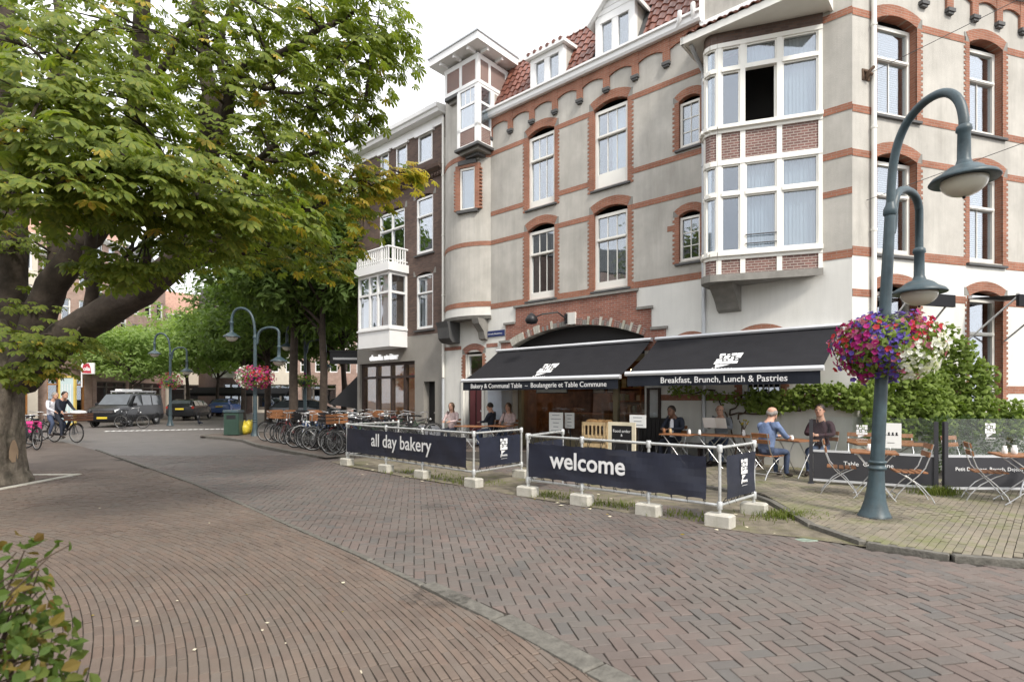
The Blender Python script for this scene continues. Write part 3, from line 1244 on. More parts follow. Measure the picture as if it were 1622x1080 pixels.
# windows, jambs and bands of the side facade
for j, (c, ww) in enumerate(BW):
    for zb, zs in ((4.78, 6.84), (7.80, 9.84)):
        window(cafe, c, zb, ww - .01, zs - zb, y=-.19, split=.36, bars=(0, 1), fr=.08, B=True, curtain=('blind', 1.0), low=.03)
        arch(cafe, c, zs, ww, .14, .24, y0=-.20, B=True)
        quoin(cafe, c + ww / 2, zb - .06, zs, .12, 1, B=True)
        quoin(cafe, c - ww / 2, zb - .06, zs, .05 if j == 0 else .12, -1, B=True)
    window(cafe, c, 1.2, ww - .01, 2.76, y=-.19, split=.3, bars=(0, 0), fr=.08, B=True)
    arch(cafe, c, 3.98, ww, .14, .22, y0=-.20, B=True)
    quoin(cafe, c + ww / 2, 1.2, 3.98, .12, 1, B=True)
    quoin(cafe, c - ww / 2, 1.2, 3.98, .08, -1, B=True)
for z0, z1 in ((4.66, 4.86), (6.78, 6.93), (7.72, 7.88), (9.78, 9.94), (3.79, 3.95), (1.72, 1.9)):
    xs = [0, BW[0][0] - BW[0][1] / 2 - .05, BW[0][0] + BW[0][1] / 2 + .12, BW[1][0] - BW[1][1] / 2 - .12, BW[1][0] + BW[1][1] / 2 + .12, 9.4]
    for a, b in zip(xs[::2], xs[1::2]):
        band(cafe, a, b, z0, z1, B=True)

# arcaded brick frieze under the gutter
def corbel_mesh(w):
    q = MB()
    n = 8
    pts = []
    r = w / 2 - .10
    for i in range(n + 1):
        a = -1 + 2 * i / n
        pts.append((w / 2 + r * a, .32 + .09 * (1 - a * a)))
    for i in range(n):
        (xa, za), (xb, zb) = pts[i], pts[i + 1]
        q.prism_xz([(xa, za), (xb, zb), (xb, zb + .10), (xa, za + .10)], -.02, .05)
        q.prism_xz([(xa, za + .10), (xb, zb + .10), (xb, .66), (xa, .66)], -.02, .045)
    for s in (0, 1):
        x0, x1 = (0, .10) if s == 0 else (w - .10, w)
        q.box(x0, x1, -.02, .055, .02, .66)
    q.box(w - .11, w + .11, -.02, .10, -.06, .02, 1)
    q.box(w - .08, w + .08, -.02, .075, -.11, -.06, 1)
    return q.mesh('corbel_arch', [K['red_brick'], K['sill']])


cw = (10.62 - 3.3) / 8
me = corbel_mesh(cw)
for i in range(8):
    link('corbel_arch', me, cafe, (3.3 + i * cw, 0, 10.42))
me = corbel_mesh(.80)
for i in range(9):
    loc, rz = at2(0, 2.0 + (i + 1) * .80, 0, 10.42, True)
    link('corbel_arch', me, cafe, loc, rz)
gt = MB()
gt.prism_yz([(-.02, 11.06), (.16, 11.06), (.20, 11.12), (.20, 11.24), (.26, 11.26), (.26, 11.32), (-.02, 11.32)], 3.25, 10.75)
gt.obj('gutter', K['white2'], cafe)
loc, rz = at2(0, 9.5, 0, 0, True)
gt = MB()
gt.prism_yz([(-.02, 11.10), (.16, 11.10), (.20, 11.16), (.20, 11.34), (-.02, 11.34)], 0, 7.5)
gt.obj('gutter', K['white2'], cafe, loc, rz)

# tiled mansard with two dormers
MZ0, MZ1, MD = 11.30, 13.25, -.95
mr_ = MB()
mr_.face([(3.27, .02, MZ0 - .03), (3.27, MD, MZ1 - .03), (10.9, MD, MZ1 - .03), (10.9, .02, MZ0 - .03)])
mr_.face([(3.27, MD, MZ1), (3.27, -9, MZ1 + .5), (12.9, -9, MZ1 + .5), (12.9, MD, MZ1)])
mr_.box(3.27, 10.9, MD - .12, MD + .06, MZ1 - .02, MZ1 + .12, 1)
roof = mr_.obj('roof', [K['sill'], K['white2']], cafe)
sl_v = V((0, MD - .02, MZ1 - MZ0)).normalized()
sl_n = V((0, sl_v.z, -sl_v.y))
tq = MB()
for s in range(6):                                   # one S-shaped pantile
    x0_, x1_ = s * .24 / 6, (s + 1) * .24 / 6
    f = lambda x: .026 * math.sin(x / .24 * 2 * PI)
    tq.face([(x0_, 0, f(x0_) + .035), (x1_, 0, f(x1_) + .035), (x1_, .36, f(x1_)), (x0_, .36, f(x0_))][::1], 0, True)
    tq.face([(x0_, 0, f(x0_) + .010), (x1_, 0, f(x1_) + .010), (x1_, 0, f(x1_) + .035), (x0_, 0, f(x0_) + .035)])
tile_me = tq.mesh('roof_tile', K['tile'])
DORM = [(7.56, 8.86), (5.15, 6.42)]
tiles = []
rows = int((MZ1 - MZ0) / sl_v.z / .30) + 1
for r0 in range(rows):
    for k in range(int((10.85 - 3.3) / .235)):
        u = 3.3 + k * .235
        if any(a - .24 < u < b for a, b in DORM) and r0 < 5:
            continue
        tiles.append((u, r0))
tiles.sort(key=lambda t: (-t[1] * 0 + t[0]))
rot = Matrix((V((1, 0, 0)), V((0, sl_v.y, sl_v.z)), V((0, -sl_n.y * -1, sl_n.z)))).transposed()
stuff = MB()
for i, (u, r0) in enumerate(tiles):
    M = Matrix.Translation(V((u, .02, MZ0)) + sl_v * (.30 * r0) + sl_n * RN.uniform(.004, .012)) @ rot.to_4x4()
    if i < 290:
        linkM('roof_tile', tile_me, roof, M)
    else:
        for pf in tile_me.polygons:
            stuff.face([M @ tile_me.vertices[j].co for j in pf.vertices], 0, True)
if stuff.f:
    kind(stuff.obj('roof_tiling', K['tile'], roof), 'stuff')


def dormer(u0, u1, z1, gable):
    f = MB()
    zb = 11.30
    f.box(u0, u0 + .16, -.14, .02, zb, z1)
    f.box(u1 - .16, u1, -.14, .02, zb, z1)
    f.box(u0 + .16, u1 - .16, -.14, .02, z1 - .16, z1)
    f.box(u0 + .16, u1 - .16, -.14, .03, zb, zb + .12)
    um = (u0 + u1) / 2
    f.box(um - .06, um + .06, -.10, .01, zb + .12, z1 - .16)
    for a, b in ((u0 + .16, um - .06), (um + .06, u1 - .16)):
        f.box(a, a + .045, -.08, .0, zb + .12, z1 - .16)
        f.box(b - .045, b, -.08, .0, zb + .12, z1 - .16)
    if not gable:
        f.prism_yz([(-1.3, z1 + .10), (.16, z1), (.16, z1 + .10), (-1.3, z1 + .22)][::-1], u0 - .12, u1 + .12)
    d = f.obj('dormer', K['white2'], cafe)
    s = MB()
    for x in (u0, u1):
        s.prism_yz([(-.14, zb), (-.14, z1), (-1.25, z1 + .1)] if x == u1 else [(-.14, zb), (-.14, z1), (-1.25, z1 + .1)], x - .05 if x == u1 else x, x if x == u1 else x + .05)
    s.obj('dormer_cheek', K['stucco'], d)
    for a, b in ((u0 + .2, um - .1), (um + .1, u1 - .2)):
        p = MB()
        p.box(a, b, -.06, -.05, zb + .12, z1 - .16)
        p.obj('pane', K['glass'], d)
    bk = MB()
    bk.box(u0 + .06, u1 - .06, -.5, -.4, zb, z1)
    bk.obj('dormer_interior', K['dark'], d)
    if gable:
        gq = MB()
        pk = z1 + .62
        gq.prism_xz([(u0 - .02, z1), (u1 + .02, z1), (um, pk)], -.12, .0)
        for k in range(3):
            zz = z1 + .08 + k * .16
            e = (pk - zz) / (pk - z1) * (u1 - u0) / 2
            gq.box(um - e, um + e, 0, .015, zz, zz + .13)
        gq.obj('gable_board', K['white2'], d)
        rq = MB()
        for s_ in (-1, 1):
            e = (u1 - u0) / 2 + .20
            pts = [(um, pk + .02), (um + s_ * e, z1 - .14), (um + s_ * e, z1 - .02), (um, pk + .15)]
            rq.prism_xz(pts if s_ < 0 else pts[::-1], -1.3, .16)
        rq.obj('dormer_roof', K['white2'], d)
        hq = MB()
        hq.box(um - .035, um + .035, .0, .75, pk - .16, pk - .07)
        hq.obj('hoist_beam', K['black'], d)
    else:
        for k in range(6):
            tq2 = MB()
            tq2.tube([(u0 - .1 + (k + .5) * .25, .17, z1 + .115), (u0 - .1 + (k + .5) * .25, -1.0, z1 + .21)], .065, 8)
            tq2.obj('roof_tile', K['tile'], d)


dormer(7.56, 8.86, 12.36, False)
dormer(5.15, 6.42, 12.52, True)

# ---- the bay window at the corner
PLAN = [(.56, .02), (1.05, .222), (1.18, .276), (1.79, .53), (1.92, .585), (2.46, .815), (2.62, .875), (2.76, .895), (2.875, .80), (2.93, .62), (2.95, .35), (2.95, 0)]
PLAN = [(.56, .02), (2.55, .855), (2.70, .895), (2.81, .86), (2.89, .76), (2.94, .60), (2.95, .35), (2.95, 0)]
cum = [0]
for a, b in zip(PLAN, PLAN[1:]):
    cum.append(cum[-1] + math.hypot(b[0] - a[0], b[1] - a[1]))


def bp(s, off=0.0):
    s = max(0, min(cum[-1], s))
    for i in range(len(cum) - 1):
        if s <= cum[i + 1] + 1e-9:
            a, b = PLAN[i], PLAN[i + 1]
            t = (s - cum[i]) / (cum[i + 1] - cum[i])
            nx, ny = -(b[1] - a[1]), b[0] - a[0]
            L = math.hypot(nx, ny)
            return a[0] + (b[0] - a[0]) * t + nx / L * off, a[1] + (b[1] - a[1]) * t + ny / L * off


def strip(mb, s0, s1, z0, z1, y0, y1, m=0):
    """a piece that follows the curved front of the bay"""
    ss = [s0] + [c for c in cum if s0 + .01 < c < s1 - .01] + [s1]
    for a, b in zip(ss, ss[1:]):
        e = 1e-4
        o = [bp(a + e, y0), bp(b - e, y0), bp(b - e, y1), bp(a + e, y1)]
        mb.prism(o[::1], z0, z1, m)


bay = MB()
ST = cum[-1]
FR = .09
mull = [0, .86, 1.62, 2.13, 2.52, ST]
mw = [.06, .055, .055, .055, .045, .03]
Z = [4.30, 4.46, 4.92, 5.00, 7.02, 7.10, 7.80, 7.90, 9.78, 9.95]
for i, (c, hw_) in enumerate(zip(mull, mw)):
    s0, s1 = (c, c + hw_ * 1.4) if i == 0 else ((c - hw_ * 2, c) if i == 5 else (c - hw_, c + hw_))
    strip(bay, s0, s1, 4.46, 4.90, -.12, .030)
    strip(bay, s0, s1, 4.98, 7.06, -.12, .028)
    strip(bay, s0, s1, 7.06, 7.84, -.12, .030)
    strip(bay, s0, s1, 7.88, 9.80, -.12, .028)
for z0, z1, o in ((4.88, 4.98, .10), (6.98, 7.10, .04), (7.80, 7.88, .12), (9.70, 9.80, .04), (4.80, 4.88, .04), (7.72, 7.80, .05)):
    strip(bay, 0, ST, z0, z1, -.10, o)
bayo = bay.obj('bay_window', K['white'], cafe)
sl_ = MB()
sl_.prism([bp(s, .09) for s in [0] + cum[1:]][::-1] + [(.56, 0)][:0], 4.30, 4.46)
sl_.obj('bay_base', K['stone'], bayo)
for z0, z1 in ((4.46, 4.80), (7.10, 7.72)):
    for a, b in zip(mull, mull[1:]):
        q = MB()
        strip(q, a + .05, b - .05, z0, z1, -.08, .008)
        q.obj('brick_panel', K['panel_brick'], bayo)
q = MB()
strip(q, 0, ST, 9.80, 10.12, -.1, .02)
q.obj('bay_lintel', K['brown_brick'], bayo)
for fl, (z0, z1, zt) in enumerate(((4.98, 6.98, 6.30), (7.88, 9.70, 9.17))):
    for i in range(5):
        a, b = mull[i] + mw[i] * (1.4 if i == 0 else 1), mull[i + 1] - mw[i + 1]
        q = MB()
        opened = fl == 1 and i == 1
        for (za, zb) in ((z0, zt - .04), (zt + .04, z1)):
            if opened and za == z0:
                continue
            strip(q, a, a + .035, za, zb, -.07, .005)
            strip(q, b - .035, b, za, zb, -.07, .005)
            strip(q, a + .035, b - .035, za, za + .045, -.07, .005)
            strip(q, a + .035, b - .035, zb - .035, zb, -.07, .005)
        strip(q, a, b, zt - .04, zt + .04, -.08, .05)
        sash = q.obj('window', K['white'], bayo)
        for (za, zb) in ((z0 + .05, zt - .09), (zt + .09, z1 - .05)):
            if opened and za < zt:
                continue
            q = MB()
            strip(q, a + .03, b - .03, za - .02, zb + .02, -.045, -.038)
            q.obj('pane', K['glass'], sash)
        if i in (0,) or (fl == 0 and i == 1) or (fl == 1 and i == 1):
            q = MB()
            n = 26
            lo = zt + .04 if opened else z0
            for k in range(n):
                s0, s1 = a + (b - a) * k / n, a + (b - a) * (k + 1) / n
                w0, w1 = -.16 + .018 * math.sin(k * 2.3), -.16 + .018 * math.sin((k + 1) * 2.3)
                if fl == 0 and i == 0 and k < n * .35:
                    pass
                p, p2 = bp(s0, w0), bp(s1, w1)
                q.face([(p[0], p[1], lo), (p[0], p[1], z1), (p2[0], p2[1], z1), (p2[0], p2[1], lo)], 0, True)
            q.obj('curtain', K['curtain'], sash)
        if opened:                                   # the casement that stands open inwards
            q = MB()
            hx, hy = bp(a + .03, -.03)
            d = V((-.35, -.94, 0)).normalized()
            n_ = V((-d.y, d.x, 0))
            M = Matrix((d, n_, V((0, 0, 1)))).transposed().to_4x4()
            M.translation = (hx, hy, z0 + .02)
            hgt, wd = zt - .06 - z0, b - a - .08
            for bx in ((0, .06, 0, hgt), (wd - .06, wd, 0, hgt), (.06, wd - .06, 0, .07), (.06, wd - .06, hgt - .06, hgt)):
                q.box(bx[0], bx[1], -.025, .025, bx[2], bx[3], 0, M)
            cs = q.obj('casement', K['white'], bayo)
            q = MB()
            q.box(.05, wd - .05, -.004, .004, .05, hgt - .05, 0, M)
            q.obj('pane', K['glass'], cs)
        if fl == 0 and i == 1:
            q = MB()
            for zz in (5.13, 5.33):
                p0, p1 = bp(a, .045), bp(b, .045)
                q.tube([(p0[0], p0[1], zz), (p1[0], p1[1], zz)], .014, 6)
            q.obj('guard_rail', K['sill'], bayo)
cb = MB()
zz = [(0, 0), (.62, 0), (.58, -.10), (.42, -.22), (.24, -.40), (.14, -.55), (.0, -.60)]
cb.prism_yz([(y, z + 4.30) for y, z in zz][::-1], 2.30, 2.84)
cb.obj('bay_bracket', K['stone'], bayo)
rf = MB()
rf.box(.42, 3.32, 0, 1.02, 10.06, 10.12)
rf.box(.40, 3.34, 1.02, 1.07, 10.03, 10.20)
rf.box(.36, .42, 0, 1.07, 10.03, 10.34)
rf.box(3.30, 3.36, 0, 1.07, 10.03, 10.20)
brf = rf.obj('bay_roof', K['white'], bayo)
for r0 in range(3):
    for k in range(12):
        q = link('roof_tile', tile_me, brf)
        sv = V((0, -.85, .53)).normalized()
        sn = V((0, .53, .85)).normalized()
        rt = Matrix((V((1, 0, 0)), sv, sn)).transposed().to_4x4()
        q.matrix_basis = Matrix.Translation(V((.42 + k * .24, 1.10, 10.20)) + sv * .33 * r0) @ rt
rf = MB()
rf.prism_yz([(0, 10.12), (1.02, 10.12), (1.05, 10.18), (0, 10.80)], .43, 3.29)
rf.prism_yz([(0, 10.80), (.10, 10.72), (.10, 11.02), (0, 11.10)], .1, 3.29, 1)
rf.obj('bay_roof_body', [K['sill'], K['white2']], brf)
# grey attic storey above the bay, with a window
q = MB()
q.box(3.20, 3.30, -.02, .10, 11.0, 15.2)
q.obj('corner_board', K['white2'], cafe)
window(cafe, 1.75, 11.55, 1.5, 1.5, y=.05, split=0, bars=(0, 0), cols=2, sill=False, matf='white2')

# ---- rounded turret with the square oriel on top
ch0, ch1 = 10.62, 12.93
R_, n_ = 1.64, 14
mid_u = (ch0 + ch1) / 2
half = math.asin((ch1 - ch0) / 2 / R_)
dc = -R_ * math.cos(half)
arcp = [(mid_u - R_ * math.sin(half - 2 * half * i / n_), dc + R_ * math.cos(half - 2 * half * i / n_)) for i in range(n_ + 1)]


def round_wall(mb, z0, z1, off=0.0, m=0, skip=None):
    pr = [(mid_u + (x - mid_u) * (1 + off / R_), dc + (y - dc) * (1 + off / R_)) for x, y in arcp]
    for i in range(n_):
        if skip and skip[0] <= i < skip[1]:
            for a, b in ((z0, skip[2]), (skip[3], z1)):
                mb.face([(pr[i][0], pr[i][1], a), (pr[i][0], pr[i][1], b), (pr[i + 1][0], pr[i + 1][1], b), (pr[i + 1][0], pr[i + 1][1], a)], m)
        else:
            mb.face([(pr[i][0], pr[i][1], z0), (pr[i][0], pr[i][1], z1), (pr[i + 1][0], pr[i + 1][1], z1), (pr[i + 1][0], pr[i + 1][1], z0)], m)


tw = MB()
SK = (3, 6, 8.0, 9.62)
round_wall(tw, 4.72, 13.0, 0, 0, SK)
round_wall(tw, 4.42, 4.72, 0, 1)
tur = tw.obj('turret', [K['stucco'], K['white_wall']], cafe)


def ring(z0, z1, off, m, name, fill=False):
    q = MB()
    pr = [(mid_u + (x - mid_u) * (1 + off / R_), dc + (y - dc) * (1 + off / R_)) for x, y in arcp]
    for i in range(n_):
        q.prism([(pr[i][0], pr[i][1]), (pr[i + 1][0], pr[i + 1][1]), (arcp[i + 1][0], arcp[i + 1][1] - .02), (arcp[i][0], arcp[i][1] - .02)][::-1], z0, z1)
    if fill:
        q.prism(pr[::-1], z0, z1 - .001)
    return q.obj(name, K[m], tur)


for z0, z1 in ((4.72, 4.90), (6.80, 6.95), (9.80, 9.97)):
    ring(z0, z1, .012, 'red_brick', 'brick_band')
ring(4.30, 4.42, .06, 'stone', 'turret_base', True)
# narrow window in the round wall
a_i = arcp[3]
b_i = arcp[6]
mid = V(((a_i[0] + b_i[0]) / 2, (a_i[1] + b_i[1]) / 2, 0))
tx = V((b_i[0] - a_i[0], b_i[1] - a_i[1], 0))
wdt = tx.length
rzt = math.atan2(tx.y, tx.x)
tn = V((-tx.y, tx.x, 0)).normalized()
f = MB()
hw = wdt / 2
for sx in (-1, 1):
    f.box(min(sx * .24, sx * .30), max(sx * .24, sx * .30), -.05, .0, 0, 1.46)
f.box(-.24, .24, -.05, .0, 1.38, 1.46)
f.box(-.24, .24, -.05, .0, 0, .07)
wo_ = f.obj('window', K['white'], tur, mid + tn * .02 + V((0, 0, 8.05)), rzt)
f = MB()
f.box(-.25, .25, -.04, -.03, .05, 1.40)
f.obj('pane', K['glass'], wo_)
f = MB()
f.box(-.29, .29, -.3, -.29, 0, 1.5)
f.obj('blind', K['curtain'], wo_)
f = MB()
f.box(-.40, .40, -.1, .10, -.10, 0)
f.obj('window_sill', K['sill'], wo_)
f = MB()
f.box(-.36, .36, -.1, .07, 1.56, 1.70)
f.obj('lintel', K['sill'], wo_)
f = MB()
for sx in (-1, 1):
    f.box(min(sx * .30, sx * .47), max(sx * .30, sx * .47), -.12, .05, 0, 1.46)
    for i in range(12):
        f.box(min(sx * .47, sx * .53), max(sx * .47, sx * .53), -.12, .045, i * .12 + .01, i * .12 + .072)
f.box(-.47, .47, -.10, .04, 1.46, 1.56)
f.obj('brick_jamb', K['red_brick'], wo_)
# bracket below
f = MB()
f.prism_yz([(0, 4.30), (.50, 4.30), (.44, 4.12), (.20, 3.86), (.14, 3.62), (0, 3.58)][::-1], 10.75, 11.05)
f.obj('turret_bracket', K['stone'], tur)
f = MB()
f.prism_yz([(0, 4.30), (.62, 4.30), (.55, 4.10), (.50, 3.72), (.36, 3.58), (0, 3.55)][::-1], 12.15, 12.75)
f.obj('turret_bracket', K['sill'], tur)
# window and door at the foot of the turret
window(cafe, (TU0 + TU1) / 2, 2.36, TU1 - TU0 - .04, .78, y=-.12, split=0, bars=(0, 0), fr=.06, sill=False)
arch(cafe, (TU0 + TU1) / 2, 3.16, TU1 - TU0, .13, .22, m='arch_brick')
quoin(cafe, TU1, 1.9, 3.14, .15, 1)
quoin(cafe, TU0, 1.9, 3.14, .12, -1)
f = MB()
f.box(TU0 + .05, TU1 - .05, -.2, -.14, .15, 2.20)
f.box(TU0 + .12, TU1 - .45, -.14, -.11, .35, 2.05, 1)
f.box(TU1 - .38, TU1 - .12, -.14, -.11, .35, 2.05, 1)
dr = f.obj('door', [K['wood_dark'], mat('oxblood_paint', (.12, .03, .035), .5)], cafe)
f = MB()
f.ball((TU0 + .16, -.10, 1.15), .035)
f.obj('handle', K['chrome'], dr)
for xx in (TU1 + .06, TU0 - .12):
    f = MB()
    f.box(xx, xx + .10, -.02, .06, .1, 2.30)
    f.obj('door_post', K['white'], cafe)
band(cafe, TU1 + .22, 12.98, 3.33, 3.46, m='arch_brick')
band(cafe, 10.3, TU0 - .2, 3.33, 3.46, m='arch_brick')
f = MB()
f.box(12.0, 12.98, -.02, .03, -.1, .75)
f.obj('plinth', K['stone'], cafe)

# square oriel
od = .70
ou = UA(757, od)
ul = UA(724, od)
z0o, z1o = 10.05, 12.05
f = MB()
f.box(ou, ul, -.9, od, z0o, z0o + .08)
f.box(ou, ul, -.9, od, 10.62, 10.72)
f.box(ou + .02, ul - .02, -.9, od - .02, 11.98, 12.06)
for (xa, xb, ya, yb) in ((ou, ou + .16, od - .16, od), (ul - .14, ul, od - .14, od), (ou, ou + .12, -.1, .08)):
    f.box(xa, xb, ya, yb, z0o, 12.0)
f.box(ou + .16, ul - .14, od - .08, od - .02, 11.42, 11.50)
f.box(ou + .02, ou + .08, .08, od - .16, 11.42, 11.50)
for i in range(2):
    xx = ou + .16 + (ul - ou - .30) * (i + 1) / 3
    f.box(xx - .012, xx + .012, od - .06, od - .035, 11.5, 11.98)
ori = f.obj('oriel', K['white2'], cafe)
for (xa, xb, ya, yb) in ((ou + .16, ul - .14, od - .05, od - .045), (ou + .04, ou + .045, .08, od - .16)):
    f = MB()
    f.box(xa, xb, ya, yb, 10.72, 11.98)
    f.obj('pane', K['glass'], ori)
f = MB()
f.box(ou + .3, ul - .2, -.6, od - .35, 10.7, 12.0)
f.obj('oriel_interior', K['dark'], ori)
for (xa, xb, ya, yb) in ((ou + .14, ul - .12, od - .06, od - .012), (ou + .012, ou + .05, -.6, od - .14)):
    f = MB()
    f.box(xa, xb, ya, yb, z0o + .08, 10.62)
    f.obj('brick_panel', K['panel_brick'], ori)
f = MB()
for k, (e, za, zb) in enumerate(((.07, 9.98, 10.06), (-.06, 9.88, 9.98), (-.20, 9.78, 9.88), (-.36, 9.70, 9.78))):
    f.box(ou - e, ul + e, -.7, od + e, za, zb, k % 2)
f.obj('oriel_base', [K['sill'], K['stone']], ori)
# frieze storey with a flat roof
fl_u = UA(704, od)
f = MB()
f.box(ou, fl_u, -2.4, od, 12.06, 12.18)
f.box(ou, fl_u, -2.4, od, 12.86, 13.02)
for xx in (ou, (ou + fl_u) / 2 - .05, fl_u - .12):
    f.box(xx, xx + .12, od - .12, od, 12.18, 12.86)
for yy in (-2.4, -1.55, -.75, .08):
    f.box(ou, ou + .11, yy, yy + .11, 12.18, 12.86)
fr_ = f.obj('oriel_frieze', K['white2'], ori)
for (xa, xb, ya, yb) in ((ou + .10, fl_u - .10, od - .09, od - .015), (ou + .015, ou + .08, -2.3, od - .1)):
    f = MB()
    f.box(xa, xb, ya, yb, 12.18, 12.86)
    f.obj('brick_panel', K['panel_brick'], ori)
f = MB()
f.box(ou + .1, fl_u - .1, -2.3, od - .1, 12.1, 12.95)
f.obj('frieze_core', K['dark'], ori)
f = MB()
f.box(ou + .03, ou + .06, -.95, .06, 11.0, 12.1)
f.obj('oriel_cheek', K['stucco'], ori)
f = MB()
f.box(ou - .40, fl_u + .35, -2.8, od + .42, 13.12, 13.36)
f.box(ou - .44, fl_u + .39, -2.84, od + .46, 13.36, 13.41, 1)
for k in range(3):
    xx = ou + .1 + k * (fl_u - ou - .3) / 2
    f.box(xx, xx + .09, od, od + .34, 13.02, 13.12)
for yy in (-2.0, -1.1, -.2, .5):
    f.box(ou - .32, ou, yy, yy + .09, 13.02, 13.12)
f.obj('oriel_roof', [K['white2'], K['zinc']], ori)
f = MB()
for k, (e, za, zb) in enumerate(((.0, 11.95, 12.06), (-.12, 11.84, 11.95), (-.25, 11.72, 11.84))):
    f.box(ul + .01, fl_u + e, -.6, od + e, za, zb, k % 2)
f.obj('frieze_corbel', [K['sill'], K['stone']], ori)

# ---- stepped brick front round the wide shop arch
steps = [(ARR - .62, ARL + .50, 2.9, 3.46), (ARR - .20, ARL + .30, 3.46, 4.04), (5.10, 9.48, 4.04, 4.56)]
zsp, zap = 3.30, 3.78
spw = ARL - ARR
r = (spw * spw / 4 + (zap - zsp) ** 2) / (2 * (zap - zsp))
um = (ARL + ARR) / 2
czz = zap - r


def zar(u, k=0.0):
    return czz + math.sqrt(max(0, (r + k) ** 2 - (u - um) ** 2))


f = MB()
n = 40
us = sorted({round(v, 3) for st in steps for v in st[:2]} | {ARR, ARL} | {round(ARR + spw * i / n, 3) for i in range(n + 1)})
for a, b in zip(us, us[1:]):
    m_ = (a + b) / 2
    tops = [st[3] for st in steps if st[0] - 1e-6 < m_ < st[1] + 1e-6]
    if not tops:
        continue
    zt = max(tops)
    if ARR < m_ < ARL:
        f.prism_xz([(a, zar(a, .10)), (b, zar(b, .10)), (b, zt), (a, zt)], -.24, .03)
    else:
        f.box(a, b, -.02, .03, 2.9, zt)
af = f.obj('stepped_arch_front', K['arch_brick'], cafe)
for st in steps:
    for a, b in (((st[0] - .06, st[0] + .42), (st[1] - .42, st[1] + .06)) if st is not steps[2] else ((st[0] - .06, st[1] + .06),)):
        f = MB()
        f.box(a, b, -.02, .08, st[3] - .02, st[3] + .05)
        f.obj('cap_stone', K['stone'], af)
vq = []
for k in range(4):
    f = MB()
    hgt = .15 + .03 * k
    f.prism_xz([(-.034, 0), (.034, 0), (.038, hgt), (-.038, hgt)], -.26, .042 + .006 * k)
    vq.append(f.mesh('voussoir', K[('stone', 'arch_brick', 'panel_brick', 'concrete')[k]]))
hv = math.asin(spw / 2 / r)
nv = int(2 * hv * r / .082)
for i in range(nv):
    a = -hv + 2 * hv * (i + .5) / nv
    o = link('voussoir', vq[RN.randrange(4)], af, (um + r * math.sin(a), 0, czz + r * math.cos(a)))
    o.rotation_euler = (0, a, 0)
q = MB()
q.box(um - .16, um + .16, .0, .10, zap + .03, zap + .38)
q.obj('keystone', K['white_wall'], af)

# shop front in the opening: posts, glass, door, warm room behind
pil_u = [UA(812, -.3), UA(975, -.3), UA(1022, -.3)]
f = MB()
for u in (ARL - .06, pil_u[0], pil_u[1], ARR + .06):
    f.box(u - .07, u + .07, -.42, -.28, 0, 2.75)
f.box(ARR, ARL, -.42, -.26, 2.66, 2.84)
f.box(ARR, ARL, -.40, -.30, 0, .35)
sf = f.obj('shop_front', K['olive'], cafe)
xs = [ARR + .13, pil_u[1] - .07, pil_u[1] + .07, pil_u[0] - .07, pil_u[0] + .07, ARL - .13]
for a, b in zip(xs[::2], xs[1::2]):
    if b - a > .1:
        q = MB()
        q.box(a, b, -.36, -.35, .35, 2.66)
        q.obj('pane', K['clear'], sf)
q = MB()
q.box(ARR, ARL, -.36, -.30, 2.84, 3.9)
q.obj('arch_shade_panel', K['black'], sf)  # opaque black panel, painted in for the dark interior above the awning
room = MB()
room.box(ARR - .8, ARL + .8, -6.1, -6.0, 0, 3.9, 0)
room.box(ARR - .9, ARR - .8, -6, -.5, 0, 3.9, 0)
room.box(ARL + .8, ARL + .9, -6, -.5, 0, 3.9, 0)
room.box(ARR - .8, ARL + .8, -6, -.5, 3.3, 3.4, 1)
room.box(ARR - .8, ARL + .8, -6, -.5, -.02, .06, 2)
K['int_wall'] = mat('brick_room_wall', (.20, .095, .05), .85, var=.5, scale=3)
room.obj('shop_room', [K['int_wall'], K['dim'], K['wood_dark']], cafe)
K['bulb'] = mat('lit_bulb', (1, .62, .28), .5, emit=26)
for i in range(4):
    u = ARR + 1.5 + i * .9
    o = tag(MB().tube([(0, 0, .5), (0, 0, 1.15)], .008, 6, 1).lathe([(.0, 0), (.05, .04), (.07, .12), (.03, .2), (.0, .22)], 10, (0, 0, .3), 0).obj('pendant_lamp', [K['bulb'], K['black']], None, AW(u, -2.0 - .7 * (i % 2), 2.0), RZA), ['rightmost', 'second from the right', 'second from the left', 'leftmost'][i] + ' lit pendant bulb hanging inside the bakery', 'lamp', 'pendant bulbs inside the bakery')
shelf = thing('bread_shelf', 'dark wooden shelf unit along the rear wall of the bakery', 'shelf', AW(7.2, -5.8, .06), RZA)
f = MB()
for zz in (.4, .9, 1.4, 1.9, 2.4):
    f.box(-2.1, 2.1, 0, .35, zz, zz + .04)
f.obj('board', K['wood'], shelf)
for x in (-2.1, -.7, .7, 2.1):
    q = MB()
    q.box(x - .03, x + .03, 0, .36, 0, 2.6)
    q.obj('upright', K['wood'], shelf)
K['jar'] = piece_mat('stock', [(.35, .22, .10), (.12, .18, .12), (.45, .42, .36), (.25, .07, .05), (.10, .10, .12)], .6, 0)
f = MB()
for zz in (.44, .94, 1.44, 1.94):
    x = -2.0
    while x < 1.95:
        ww = RN.uniform(.08, .22)
        f.box(x, x + ww, .05, .28, zz, zz + RN.uniform(.12, .36))
        x += ww + RN.uniform(.02, .12)
kind(f.obj('stock', K['jar'], shelf), 'stuff')
cnt = thing('bakery_counter', 'long wooden counter with glass case inside the bakery', 'counter', AW(7.6, -2.8, .06), RZA)
f = MB()
f.box(-1.5, 1.5, -.35, .35, 0, .95)
f.box(-1.55, 1.55, -.4, .4, .95, 1.0)
f.obj('body', K['wood'], cnt)
f = MB()
f.box(-1.4, .2, -.3, .3, 1.0, 1.38)
f.obj('display_case', K['clear'], cnt)
